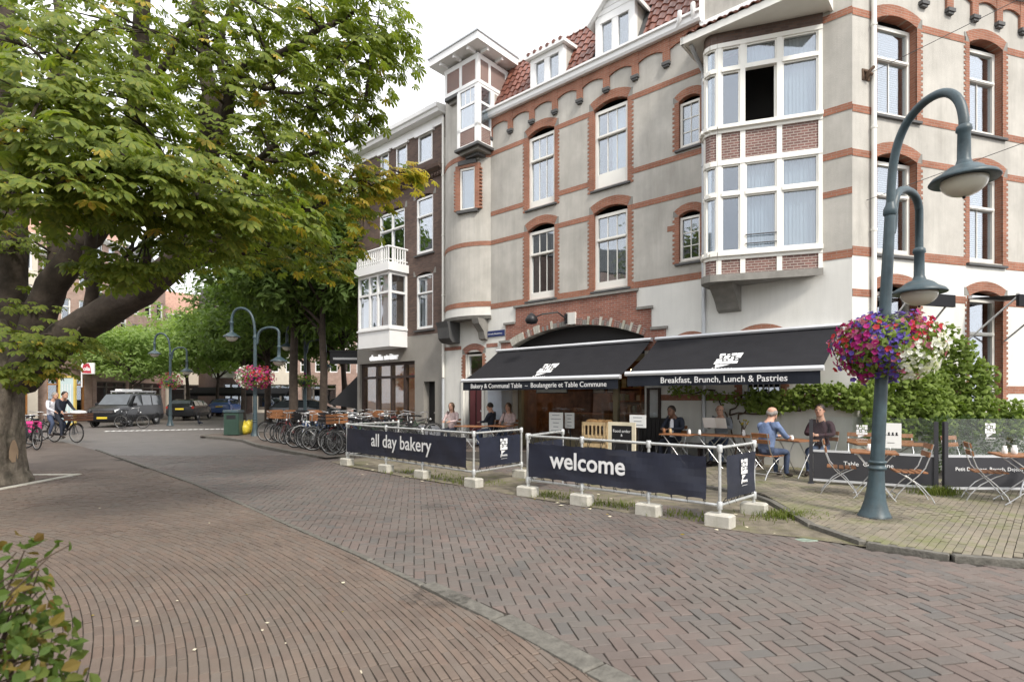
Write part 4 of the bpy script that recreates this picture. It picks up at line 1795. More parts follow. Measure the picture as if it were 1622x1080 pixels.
for i, (u, ww, hh) in enumerate(((8.75, .5, .7), (8.2, .9, .55), (6.6, .42, .6), (6.1, .42, .6))):
    t = thing('framed_print', ['tall grey framed print on the bakery window, farthest left', 'wide pale framed print on the bakery window', 'small square framed print on the bakery window, left of a pair', 'small square framed print beside the olive door post'][i], 'picture', AW(u, -.46, 1.75), RZA)
    q = MB()
    q.box(-ww / 2, ww / 2, -.02, .02, 0, hh)
    q.obj('frame', K['black'], t)
    q = MB()
    q.box(-ww / 2 + .03, ww / 2 - .03, .02, .026, .03, hh - .03)
    q.obj('sheet', K['grey_curtain'] if i > 1 else K['curtain'], t)

# drainpipes on the building
def pipe(par, x, y, z0, z1, m='zinc', B=False, elbow=None):
    loc, rz = at2(0, x, 0, 0, B)
    q = MB()
    pts = [(0, y, z0), (0, y, z1)]
    if elbow:
        pts += elbow
    q.tube(pts, .05, 10)
    zz = z0 + .8
    while zz < z1:
        q.tube([(0, y, zz), (0, y, zz + .05)], .062, 10)
        q.box(-.012, .012, -.01, y, zz + .01, zz + .04)
        zz += 2.2
    return q.obj('drainpipe', K[m], par, loc, rz)


pipe(cafe, 3.20, .07, 0, 9.65, elbow=[(0, .10, 9.78), (-.02, .75, 9.98), (-.02, .90, 10.05)])
pipe(cafe, .52, .07, 0, 15.0, 'white', True)
pipe(cafe, 12.95, .09, 2.35, 11.9, 'white')
pipe(cafe, 12.95, .09, 0, 2.32, 'zinc')
f = MB()
f.tube([(3.9, .1, 11.1), (3.75, .25, 11.25), (3.75, .25, 11.45)], .06, 8)
f.tube([(3.45, .1, 11.1), (3.4, .25, 11.3), (3.4, .25, 11.5)], .06, 8)
f.obj('rain_outlet', K['white2'], cafe)
# ================================================================== the brown brick neighbour
BU0, BU1 = 13.02, UA(566)
nb = thing('brick_house', 'dark brown brick house with white balcony and grey shop front beside the corner house', 'building', AW(BU0), RZA)
BL = BU1 - BU0


def bx(px, d=0.0):
    return UA(px, d) - BU0


sh0, sh1 = bx(657), bx(569.5)
dr0, dr1 = bx(689), bx(671)
zsh = ZA(657, 571)
opN = [(sh0, sh1, .1, zsh), (dr0, dr1, .0, ZA(680, 604))]
wr0, wr1 = bx(686), bx(659.5)
wl0, wl1 = bx(641), bx(601)
opU = [(wr0, wr1, 4.25, 6.42), (wr0, wr1, 7.15, 9.42), (wl0, wl1, 7.05, 9.30)]
att = [(bx(685), bx(662)), (bx(645), bx(627)), (bx(616), bx(602.6))]
opU += [(a, b, 10.62, 11.72) for a, b in att]
f = MB()
wall(f, 0, BL, -.1, 4.02, opN, 0, .35, 1, 1)
wall(f, 0, BL, 4.02, 11.78, opU, 0, .16, 0, 0)
f.face([(BL, 0, -.1), (BL, -9, -.1), (BL, -9, 12.3), (BL, 0, 12.3)][::-1], 0)
f.face([(0, 0, 11), (0, -9, 11), (0, -9, 12.3), (0, 0, 12.3)], 0)
f.face([(0, -9, -.1), (0, -9, 12.3), (BL, -9, 12.3), (BL, -9, -.1)], 0)
f.face([(0, 0, 12.3), (BL, 0, 12.3), (BL, -9, 12.3), (0, -9, 12.3)], 2)
f.obj('wall', [K['brown_brick'], K['grey_render'], K['sill']], nb)
f = MB()
f.box(.1, BL - .1, -8.8, -.6, 4.1, 12.2)
f.obj('dark_backing', K['dark'], nb)
# cornices
f = MB()
f.prism_yz([(-.02, 9.88), (.05, 9.88), (.08, 10.02), (.26, 10.12), (.30, 10.24), (-.02, 10.28)], 0, BL + .15)
for k in range(int(BL / .16)):
    f.box(k * .16, k * .16 + .08, .05, .12, 9.90, 10.0)
f.obj('brick_cornice', K['brown_brick'], nb)
f = MB()
f.box(0, BL, -.02, .06, 11.74, 12.06)
f.prism_yz([(-.02, 12.06), (.34, 12.06), (.38, 12.16), (.44, 12.20), (.46, 12.34), (-.02, 12.40)], -.1, BL + .4)
for a, b in att:
    f.box(a - .12, b + .12, -.02, .09, 11.66, 11.80)
f.obj('cornice', K['white2'], nb)
for i, (a, b) in enumerate(att):
    window(nb, (a + b) / 2, 10.60, b - a - .01, 1.10, y=-.04, split=0, bars=(0, 0), matf='white2', sill=False, fr=.07)
for (a, b, z0, z1) in ((wr0, wr1, 4.25, 6.30), (wr0, wr1, 7.15, 9.28), (wl0, wl1, 7.05, 9.16)):
    wide = b - a > 1.3
    window(nb, (a + b) / 2, z0, b - a - .01, z1 - z0 + .02, y=-.06, split=.34, bars=(0, 0), matf='white2', fr=.075, cols=2 if wide else 1, curtain=('curtain', 'sides') if z0 < 5 else None)
    arch(nb, (a + b) / 2, z1, b - a, .12, .24, m='brown_brick')
# bay with the balcony on top
b0, b1, bd = bx(617, .85), bx(567.5, .85), .85
zb0, zb1, zb2, zb3 = ZA(617, 548, .85), ZA(617, 519, .85), ZA(617, 428, .85), ZA(617, 420, .85)
f = MB()
for (x0, x1, y0, y1) in ((b0, b0 + .09, bd - .1, bd), (b1 - .09, b1, bd - .1, bd), (b0, b0 + .09, 0, .1), (b1 - .09, b1, 0, .1)):
    f.box(x0, x1, y0, y1, zb1, zb2)
for (za, zb) in ((zb1, zb1 + .12), (zb2 - .12, zb2), (zb1 + (zb2 - zb1) * .62, zb1 + (zb2 - zb1) * .62 + .09)):
    f.box(b0 + .001, b1 - .001, 0.02, bd - .004, za, zb)
for k in (1, 2):
    x = b0 + (b1 - b0) * (k / 3 + (.04 if k == 1 else -.04))
    f.box(x - .05, x + .05, bd - .08, bd, zb1 + .12, zb2 - .12)
f.box(b0 - .04, b1 + .04, 0, bd + .05, zb1 - .05, zb1 + .02)
by = f.obj('bay_window', K['white2'], nb)
f = MB()
f.box(b0, b1, 0, bd, zb0, zb1 - .05)
f.obj('bay_panel', K['white2'], by)
f = MB()
f.box(b0 + .06, b1 - .06, .0, bd - .06, zb1 + .12, zb2 - .12)
f.obj('pane', K['glass'], by)
f = MB()
f.box(b0 + .2, b1 - .2, -.5, bd - .30, zb1 + .1, zb2 - .1)
f.obj('bay_interior', K['dim'], by)
f = MB()
for a, b in ((0, .3), (.62, 1.0)):
    n = 16
    for i in range(n):
        x0, x1 = b0 + .1 + (b1 - b0 - .2) * (a + (b - a) * i / n), b0 + .1 + (b1 - b0 - .2) * (a + (b - a) * (i + 1) / n)
        f.face([(x0, bd - .2 + .02 * math.sin(i * 2), zb1 + .1), (x1, bd - .2 + .02 * math.sin(i * 2 + 2), zb1 + .1), (x1, bd - .2 + .02 * math.sin(i * 2 + 2), zb2 - .15), (x0, bd - .2 + .02 * math.sin(i * 2), zb2 - .15)], 0, True)
f.obj('curtain', K['curtain'], by)
f = MB()
f.box(b0 - .1, b1 + .1, 0, bd + .12, zb2, zb3 + .12)
zr = ZA(617, 390, .85)
for (x0, y0, x1, y1) in ((b0 - .02, bd + .04, b1 + .02, bd + .04), (b0 - .02, 0, b0 - .02, bd + .04), (b1 + .02, 0, b1 + .02, bd + .04)):
    f.tube([(x0, y0, zr), (x1, y1, zr)], .045, 6)
    f.tube([(x0, y0, zb3 + .24), (x1, y1, zb3 + .24)], .025, 6)
bal = f.obj('balcony', K['white2'], nb)
n = 17
for i in range(n + 1):
    x = b0 + (b1 - b0) * i / n
    f = MB()
    f.box(x - .022, x + .022, bd + .025, bd + .06, zb3 + .12, zr)
    f.obj('baluster', K['white2'], bal)
for i in range(1, 7):
    f = MB()
    y = bd * i / 7
    f.box(b0 - .038, b0 - .005, y - .022, y + .022, zb3 + .12, zr)
    f.obj('baluster', K['white2'], bal)
# shop front
f = MB()
xs = [sh0, bx(640), bx(617), bx(596), bx(576)]
for x, ww in ((sh0, .1), (bx(638.5), .13), (bx(617), .1), (bx(595), .15), (sh1 - .16, .16)):
    f.box(x, x + ww, -.3, -.12, .1, zsh)
ztr = ZA(615, 597)
f.box(sh0, sh1, -.28, -.13, ztr - .05, ztr + .05)
f.box(sh0, sh1, -.28, -.13, zsh - .12, zsh)
f.box(sh0, sh1, -.28, -.13, .1, .4)
sf2 = f.obj('shop_front', K['wood_dark'], nb)
for a, b in ((sh0, bx(638)), (bx(638), bx(617)), (bx(617), bx(595)), (bx(595), sh1)):
    q = MB()
    q.box(a + .1, b - .03, -.22, -.21, .3, zsh - .1)
    q.obj('pane', K['clear'], sf2)
K['shop_wall'] = mat('shop_wall', (.42, .28, .19), .9, var=.3, scale=.8)
q = MB()
q.box(sh0 - .3, sh1 + .0, -4.1, -4.0, 0, zsh + .4, 0)
q.box(sh0 - .4, sh0 - .3, -4, -.4, 0, zsh + .4, 0)
q.box(sh1 + .0, sh1 + .1, -4, -.4, 0, zsh + .4, 0)
q.box(sh0 - .3, sh1, -4, -.36, zsh + .2, zsh + .3, 0)
q.box(sh0 - .3, sh1, -4, -.36, -.05, .08, 1)
q.obj('shop_room', [K['shop_wall'], K['wood']], nb)
K['spot'] = mat('added_spot_glow', (1, .84, .62), .5, emit=90)  # lamps added to brighten the shop room
for i in range(3):
    q = MB()
    q.lathe([(0, 0), (.07, 0), (.08, .05), (0, .05)], 10)
    q.obj('added_spot', K['spot'], nb, (sh0 + .5 + i * .8, -1.3, zsh + .14))
q = MB()
q.box(dr0, dr1, -.34, -.28, 0.05, ZA(680, 604))
dd = q.obj('door', K['black'], nb)
q = MB()
q.box(dr0 + .2, dr1 - .3, -.28, -.262, 1.0, 1.06)
q.obj('letter_box', K['chrome'], dd)
q = MB()
q.box(bx(660), 0.02, -.02, .02, -.1, .55)
q.obj('plinth', mat('pale_stone_plinth', (.33, .34, .37), .8), nb)
tm = text_mesh('claudia str\u00e4ter', .34, mat('glow_sign_letters', (.9, .9, .9), .5, emit=.45), .03, bold=.003)  # small glow put into the letters so they stay white under the bay
u = bx(609)
M = face_mat((-1, 0, 0), (0, 1, 0), (u, .05, ZA(609, 570)))
linkM('sign_lettering', tm, nb, M)
dress = thing('shop_mannequin', 'mannequin in a red jacket in the grey shop window', 'mannequin', AW(BU0 + .75, -.9, .08), RZA)
q = MB()
q.tube([(0, 0, .75), (0, 0, 1.0), (0, 0, 1.25), (0, 0, 1.42)], [.13, .12, .17, .10], 10, flat=.65)
q.tube([(-.17, 0, 1.38), (-.22, 0, 1.1), (-.2, .08, .9)], .045, 6)
q.tube([(.17, 0, 1.38), (.22, 0, 1.1), (.2, .08, .9)], .045, 6)
q.obj('jacket', K['red'], dress)
q = MB()
q.tube([(0, 0, 0), (0, 0, .78)], .02, 6)
q.lathe([(.16, 0), (.16, .02), (0, .03)], 12)
q.ball((0, 0, 1.6), (.08, .09, .12))
q.obj('stand', K['curtain'], dress)

# ================================================================== awnings
def emblem(par, M, s, m='letter', seed=3, ext=.002):
    """square crest of chunky curls with a scribbled signature below, in the plane of M"""
    rr = random.Random(seed)
    q = MB()
    n = 4
    c = s / n
    jit = {}
    for i in range(n + 1):
        for j in range(n + 1):
            e = .0 if i in (0, n) or j in (0, n) else .22
            jit[i, j] = (-s / 2 + i * c + rr.uniform(-e, e) * c, j * c + rr.uniform(-e, e) * c)
    holes = {(1, 1), (2, 2), (0, 2), (3, 1), (1, 3)}
    for i in range(n):
        for j in range(n):
            pts = [jit[i, j], jit[i + 1, j], jit[i + 1, j + 1], jit[i, j + 1]]
            cx, cy = sum(p[0] for p in pts) / 4, sum(p[1] for p in pts) / 4
            k = .45 if (i, j) in holes else .93
            rot_ = .6 if (i, j) in holes else rr.uniform(-.1, .1)
            o = []
            for p in pts:
                dx, dy = (p[0] - cx) * k, (p[1] - cy) * k
                o.append((cx + dx * math.cos(rot_) - dy * math.sin(rot_), cy + dx * math.sin(rot_) + dy * math.cos(rot_)))
            q.prism(o, 0, ext)
    q.prism([(-s * .38, -.06 * s), (s * .22, -.06 * s), (-s * .05, -.22 * s), (-s * .32, -.34 * s)][::-1], 0, ext)
    pts = [(-s * .45, -.62 * s)]
    for i in range(1, 15):
        pts.append((-s * .45 + i * s * .066, -.52 * s + s * (.15 if i % 2 else -.08) * (1.2 if i < 4 else .7)))
    q.tube([(p[0], p[1], ext) for p in pts], s * .026, 5)
    q.tube([(-s * .4, -.76 * s, ext), (s * .45, -.76 * s, ext)], s * .012, 4)
    return linkM('emblem', q.mesh('emblem', K[m]), par, M)


def big_awning(u0, u1, d1, zt, zf, label, text, tsize, ecx, name='awning', tx=None):
    t = thing(name, label, 'awning', AW(u0), RZA, 'black awnings of the bakery')
    L = u1 - u0
    n = V((0, zt - zf, d1)).normalized()
    f = MB()
    k = 8
    for i in range(k):
        a, b = i / k, (i + 1) / k
        sg = lambda v: -.05 * math.sin(v * PI)
        ya, yb = .10 + (d1 - .10) * a, .10 + (d1 - .10) * b
        za, zb = zt + (zf - zt) * a + sg(a), zt + (zf - zt) * b + sg(b)
        m_ = 12
        for j in range(m_):
            xa, xb = L * j / m_, L * (j + 1) / m_
            f.face([(xa, ya, za), (xa, yb, zb), (xb, yb, zb), (xb, ya, za)], 0, True)
            f.face([(xa, ya, za - .004), (xb, ya, za - .004), (xb, yb, zb - .004), (xa, yb, zb - .004)], 0, True)
    can = f.obj('canopy', K['awning'], t)
    f = MB()
    m_ = 30
    for j in range(m_):
        xa, xb = .03 + (L - .06) * j / m_, .03 + (L - .06) * (j + 1) / m_
        w1, w2 = .012 * math.sin(j * 1.3), .012 * math.sin((j + 1) * 1.3)
        f.face([(xa, d1 + .01 + w1, zf - .30), (xb, d1 + .01 + w2, zf - .30), (xb, d1 + .02, zf - .04), (xa, d1 + .02, zf - .04)], 0, True)
        f.face([(xa, d1 + .006 + w1, zf - .30), (xa, d1 + .016, zf - .04), (xb, d1 + .016, zf - .04), (xb, d1 + .006 + w2, zf - .30)], 0, True)
    va = f.obj('valance', K['valance'], t)
    f = MB()
    f.prism_yz([(d1 - .05, zf - .05), (d1 + .045, zf - .05), (d1 + .06, zf + .0), (d1 + .03, zf + .055), (d1 - .05, zf + .045)], -.03, L + .03)
    f.obj('front_bar', K['alu'], t)
    f = MB()
    f.prism_yz([(0, zt - .02), (.16, zt - .01), (.19, zt + .03), (.15, zt + .08), (0, zt + .09)], -.04, L + .04)
    f.obj('cassette', K['alu'], t)
    for x in (.35, L - .35):
        f = MB()
        sx = 1 if x < 1 else -1
        f.tube([(x, .1, zt - .12), (x + sx * .9, d1 * .5, (zt + zf) / 2 - .16), (x + sx * .05, d1 - .03, zf - .02)], .032, 6)
        f.box(x - .05, x + .05, -.0, .12, zt - .2, zt - .04)
        f.obj('folding_arm', K['galv'], t)
    tm = text_mesh(text, tsize, K['letter'], .0015, bold=.0012)
    wv = (-1, 0, 0)
    linkM('lettering', tm, va, face_mat(wv, (0, 1, 0), (tx if tx is not None else L / 2, d1 + .032, zf - .045 - .15 - tsize * .22)))
    # emblem printed on the slope
    dn = V((0, d1 - .1, zf - zt)).normalized()
    nn = V((0, -dn.z, dn.y))
    q = V((ecx, d1 - .1, zf)) - dn * .0
    pos = V((ecx, .1 + (d1 - .1) * .80, zt + (zf - zt) * .80 - .05 * math.sin(.8 * PI) + .012))
    emblem(can, face_mat((-1, 0, 0), nn, pos), .52)
    return t


AD = 1.72
ub0 = UA(1037, .1)
aw1 = big_awning(ub0 + .12, UA(789, .1), AD, 3.14, 2.14, 'long black awning lettered Bakery and Communal Table over the shop arch', 'Bakery & Communal Table  \u2013  Boulangerie et Table Commune', .19, UA(860, 1.4) - ub0 - .12, tx=UA(843, AD) - ub0 - .12)
aw2 = big_awning(UA(1331, .1), ub0 - .08, AD, 3.14, 2.20, 'black awning lettered Breakfast, Brunch, Lunch and Pastries near the house corner', 'Breakfast, Brunch, Lunch & Pastries', .19, UA(1148, 1.4) - UA(1331, .1), tx=UA(1140, AD) - UA(1331, .1))


def drop_awning(x, w, z, d, label):
    loc, rz = at2(0, x, 0, 0, True)
    a = RZA + rz
    t = thing('window_awning', label, 'awning', A0 + DB * x, a, 'small window awnings of the side facade')
    f = MB()
    f.face([(-w / 2, .05, z), (-w / 2, d, z - .10), (w / 2, d, z - .10), (w / 2, .05, z)])
    f.face([(-w / 2, .05, z - .006), (w / 2, .05, z - .006), (w / 2, d, z - .106), (-w / 2, d, z - .106)])
    f.box(-w / 2 - .02, w / 2 + .02, d - .03, d + .03, z - .34, z - .09)
    f.obj('canopy', K['awning'], t)
    f = MB()
    f.box(-w / 2 - .02, w / 2 + .02, d - .035, d + .035, z - .09, z - .06)
    f.box(-w / 2, w / 2, 0, .1, z - .02, z + .05)
    f.obj('front_bar', K['alu'], t)
    for s in (-1, 1):
        f = MB()
        f.tube([(s * w / 2, .02, z - .95), (s * w / 2, d, z - .12)], .02, 6)
        f.obj('stay', K['alu'], t)
    return t


drop_awning(1.3, 1.15, 3.86, .75, 'small black window awning behind the lamp post, nearest the corner')
drop_awning(4.02, 1.2, 3.92, 1.0, 'small black window awning at the right edge over the vine')

# wall fittings
pl = thing('street_nameplate', 'dark blue enamel street nameplate on the white wall left of the brick arch', 'sign', AW(UA(785), .0, ZA(785, 533)), RZA)
q = MB()
q.box(-.42, .42, .0, .03, 0, .20)
q.obj('plate', mat('blue_enamel', (.03, .045, .14), .3), pl)
linkM('lettering', text_mesh('Cornelis Schuytstraat', .075, K['letter'], .001), pl, face_mat((-1, 0, 0), (0, 1, 0), (0, .031, .07)))
wl = thing('wall_lantern', 'black iron lantern on a bracket at the keystone of the brick arch', 'lantern', AW(UA(900), .1, ZA(900, 508)), RZA)
q = MB()
q.tube([(0, 0, .05), (.1, .30, .22), (.42, .62, .16), (.62, .80, .05)], .022, 6)
q.box(-.05, .05, 0, .03, -.1, .2)
q.obj('bracket', K['black'], wl)
q = MB()
q.lathe([(.03, -.12), (.15, -.10), (.20, .0), (.14, .12), (.05, .2), (0, .22)], 10, (.66, .84, -.02))
q.obj('lantern_body', K['black'], wl)
an = thing('wire_anchor', 'rusty iron wire anchor high on the corner wall beside the white drainpipe', 'bracket', A0 + DB * .38 + NB * .02 + V((0, 0, 8.55)), RZB)
q = MB()
q.box(-.10, .12, -.05, .0, -.12, .12)
q.tube([(0, .0, -.1), (.06, .10, 0), (-.03, .14, .1)], .035, 6)
q.tube([(.06, 0, .08), (-.02, .12, -.06)], .03, 6)
q.obj('ironwork', mat('rusty_iron', (.12, .075, .05), .85, var=.4, scale=30), an)
for i, (p, q_) in enumerate((((A0 + DB * .4 + NB * .15 + V((0, 0, 8.55))), V((21, 2, 13.5))), ((A0 + DB * .35 + NB * .03 + V((0, 0, 5.85))), V((19, 3.4, 9.9))))):
    f = MB()
    pts = [p.lerp(q_, t / 12) + V((0, 0, -.5 * math.sin(PI * t / 12) * .6)) for t in range(13)]
    f.tube(pts, .007, 4)
    tag(f.obj('span_wire', K['sill']), ['upper thin grey wire running from the corner anchor over the street', 'lower thin grey wire running from the corner over the street'][i], 'wire')

# ================================================================== street lamps and flower baskets
def hood(c, m=0):
    q = MB()
    q.lathe([(.055, .62), (.075, .60), (.08, .55), (.062, .53), (.066, .22), (.085, .16), (.15, .13), (.18, .11), (.22, .07), (.31, .02), (.34, -.025), (.33, -.035), (.18, -.005), (.10, .0)], 28, c)
    return q


def globe(c):
    q = MB()
    pr = [(.225, -.02)]
    for i in range(1, 9):
        a = PI / 2 * i / 8
        pr.append((.23 * math.cos(a) + (0.006 if i == 8 else 0), -.025 - .185 * math.sin(a)))
    q.lathe(pr, 24, c)
    return q


def street_lamp(label, loc, hi, lo, lean=0.0, group='street lamps with curved arms', rings=True):
    """hi, lo: horizontal vectors of the two arms; lo may be None"""
    t = thing('street_lamp', label, 'street lamp', loc, 0, group)
    q = MB()
    L = lambda z: (z * lean, 0, z)
    prof = [(.20, 0), (.185, .03), (.160, .08), (.128, .20), (.105, .36), (.092, .55), (.088, .62)]
    M = Matrix(((1, 0, lean, 0), (0, 1, 0, 0), (0, 0, 1, 0), (0, 0, 0, 1)))
    q.lathe(prof, 24, M=M)
    q.lathe([(.088, .62), (.110, .625), (.110, .655), (.092, .66), (.092, .70), (.108, .705), (.108, .735), (.083, .74)], 24, M=M)
    q.lathe([(.083, .74), (.077, 1.6), (.07, 2.8), (.063, 3.9), (.062, 4.05)], 20, M=M)
    q.obj('post', K['lamp'], t)
    q = MB()
    q.lathe([(.068, 4.0), (.082, 4.02), (.082, 4.08), (.06, 4.14), (.05, 4.2)], 16, M=M)
    q.obj('collar', K['lamp'], t)
    for nm, v, zt, zr in (('hi', hi, 5.27, 4.12), ('lo', lo, 4.46, 3.10)):
        if v is None:
            continue
        v = V((v[0], v[1], 0))
        z0 = 4.1 if nm == 'hi' else 3.95
        pts = []
        if nm == 'lo':
            pts = [V(L(3.78)) + v.normalized() * .06, V(L(3.86)) + v.normalized() * .10]
        base = V(L(z0)) + (v.normalized() * .10 if nm == 'lo' else V())
        rise = [(0, 0), (.015, .25), (.05, .5), (.13, .72), (.26, .88), (.44, .975), (.62, 1.0), (.78, .965), (.90, .87), (.97, .74), (1.0, .6)]
        end = V(L(z0)) + v
        for s_, h_ in rise:
            p = base.lerp(end, s_)
            p.z = z0 + (zt - z0) * h_
            pts.append(p)
        k0 = 2 if nm == 'lo' else 0
        sm = pts[:k0]
        for i in range(k0, len(pts) - 1):
            a0, a1, a2, a3 = pts[max(k0, i - 1)], pts[i], pts[i + 1], pts[min(len(pts) - 1, i + 2)]
            for j in range(4):
                u = j / 4
                sm.append(.5 * ((2 * a1) + (a2 - a0) * u + (2 * a0 - 5 * a1 + 4 * a2 - a3) * u * u + (3 * a1 - a0 - 3 * a2 + a3) * u ** 3))
        pts = sm + [pts[-1]]
        q = MB()
        n = len(pts)
        q.tube(pts + [V((end.x, end.y, zr + .58))], [.052] * (n + 1), 12)
        q.obj('arm', K['lamp'], t)
        c = (end.x, end.y, zr)
        hd = MB()
        sc = 1.0
        h_ = hood(c).obj('lamp_hood', K['lamp'], t)
        globe(c).obj('globe', K['lamp_globe'], h_)
        k_ = MB()
        k_.ball((c[0], c[1], c[2] - .22), .018)
        k_.obj('finial', K['black'], h_)
    return t


K['petal'] = {}
for nm, c in (('purple', (.13, .085, .40)), ('magenta', (.36, .02, .17)), ('red', (.44, .04, .05)), ('white', (.74, .74, .70)), ('pink', (.46, .15, .24))):
    K['petal'][nm] = leaf_mat('petal_' + nm, [tuple(v * .75 for v in c), c, tuple(min(.8, v * 1.2) for v in c)], .25, .6)


def flower_mesh(mn, r=.035):
    q = MB()
    n = 5
    for i in range(n):
        a, b = 2 * PI * i / n, 2 * PI * (i + 1) / n
        m_ = (a + b) / 2
        q.face([(0, 0, 0), (r * .8 * math.cos(a), r * .8 * math.sin(a), r * .30), (r * math.cos(m_), r * math.sin(m_), r * .42), (r * .8 * math.cos(b), r * .8 * math.sin(b), r * .30)])
    return q.mesh('flower', K['petal'][mn])


def rand_rot(nrm, rr, tilt=.5):
    d = (V(nrm).normalized() + V((rr.gauss(0, tilt), rr.gauss(0, tilt), rr.gauss(0, tilt)))).normalized()
    return d.to_track_quat('Z', 'Y').to_matrix().to_4x4() @ Matrix.Rotation(rr.uniform(0, 2 * PI), 4, 'Z')


def basket(loc, label, R, H, zones, nf, nobj, seed, group='flower baskets on lamp posts', nl=900):
    """zones: function of a unit direction -> petal colour"""
    rr = random.Random(seed)
    t = thing('flower_basket', label, 'flower basket', loc, 0, group)
    q = MB()
    q.lathe([(.10, -.22), (R * .36, -.20), (R * .52, -.02), (R * .52, .06), (.1, .06)], 16)
    q.obj('planter', K['lamp'], t)
    protos = {k: flower_mesh(k, .036 if nobj else .045) for k in K['petal']}
    fl = []
    for i in range(nf):
        a = rr.uniform(0, 2 * PI)
        e = math.asin(rr.uniform(-.92, 1))
        lump = 1 + .10 * math.sin(3 * a + seed) + .08 * math.sin(5 * a + 2 * e)
        d = V((math.cos(a) * math.cos(e), math.sin(a) * math.cos(e), math.sin(e)))
        k = lump * rr.uniform(.86, 1.04)
        p = V((d.x * R * k, d.y * R * k, d.z * H * .5 * k))
        fl.append((p, d, zones(d, rr)))
    cam_d = (V((0, 0, EYE)) - V(loc)).normalized()
    fl.sort(key=lambda x: -x[1].dot(cam_d) + rr.uniform(0, .3))
    st = {}
    for i, (p, d, z) in enumerate(fl):
        M = Matrix.Translation(p) @ rand_rot(d, rr, .35) @ Matrix.Scale(rr.choice([.5, .7, .85, 1, 1.1, 1.25]), 4)
        if i < nobj:
            linkM('flower', protos[z], t, M)
        else:
            mb = st.setdefault(z, MB())
            for pf in protos[z].polygons:
                mb.face([M @ protos[z].vertices[j].co for j in pf.vertices])
    for z, mb in st.items():
        kind(mb.obj('blossom', K['petal'][z], t), 'stuff')
    mb = MB()
    for i in range(nl):
        a = rr.uniform(0, 2 * PI)
        e = math.asin(rr.uniform(-.95, .95))
        d = V((math.cos(a) * math.cos(e), math.sin(a) * math.cos(e), math.sin(e)))
        k = rr.uniform(.6, 1.0)
        M = Matrix.Translation(V((d.x * R * k, d.y * R * k, d.z * H * .5 * k))) @ rand_rot(d, rr, .5)
        s = rr.uniform(.035, .06)
        mb.face([M @ V(v) for v in ((-s, 0, 0), (0, -s * .45, 0), (s, 0, s * .2), (0, s * .45, 0))])
    kind(mb.obj('foliage', K['vine'], t), 'stuff')
    return t


LP = G(1385, 824)
LP.z = .06
lamp1 = street_lamp('tall blue-grey street lamp on the terrace with the big flower basket', LP, (.20, -.95), (.80, .55), .052)


def z_near(d, rr):
    """colour zones as seen from the street: magenta left, purple middle, red right, white lower right"""
    s, z = d.x * .83 - d.y * .55, d.z
    if s > .26 and z < -.12 + (s - .26) * .6:
        return 'white' if rr.random() < .93 else 'pink'
    if s > .62:
        return rr.choice(['red', 'magenta', 'pink', 'white'])
    if s > .40 and z > .1:
        return rr.choice(['magenta', 'red', 'pink', 'purple'])
    if s < -.58:
        return rr.choice(['magenta', 'red', 'pink', 'purple', 'magenta'])
    if s < -.12 and z < .15:
        return rr.choice(['magenta', 'magenta', 'magenta', 'pink', 'purple'])
    if s < -.3:
        return rr.choice(['magenta', 'purple', 'purple', 'pink'])
    return rr.choice(['purple'] * 9 + ['pink', 'red'])


bz = 2.30
basket((LP.x + bz * .052 + .03, LP.y, bz), 'big ball of purple, magenta and white petunias on the near lamp post', .58, .90, z_near, 1700, 300, 5, nl=2400)
L2 = G(404, 692)
lamp2 = street_lamp('blue-green street lamp beside the parked bicycles, with a pink flower basket', L2, (-1.03, .15), (1.02, -.1), 0)
basket((L2.x, L2.y, 2.42), 'pink and white flower basket on the lamp by the parked bicycles', .68, .95, lambda d, rr: rr.choice(['white', 'white', 'pink']) if d.x < -.25 else rr.choice(['magenta', 'red', 'pink', 'magenta']), 700, 0, 8, nl=500)
L3 = V((-19.6, 31.5, 0))
street_lamp('distant street lamp between the green trees above the van', L3, (-.9, 0), (.95, 0), 0)
basket((L3.x, L3.y, 2.5), 'small dark pink flower basket on the distant lamp behind the van', .6, .95, lambda d, rr: rr.choice(['magenta', 'red', 'magenta']), 160, 0, 9, nl=600)
L4 = V((-10.4, 27.6, .05))
street_lamp('dark street lamp among the tree trunks behind the bicycles', L4, (-.95, .1), (1.0, .1), 0)
basket((L4.x, L4.y, 2.45), 'dark leafy basket without flowers on the lamp among the tree trunks', .75, .75, lambda d, rr: 'magenta', 20, 0, 10, nl=900)

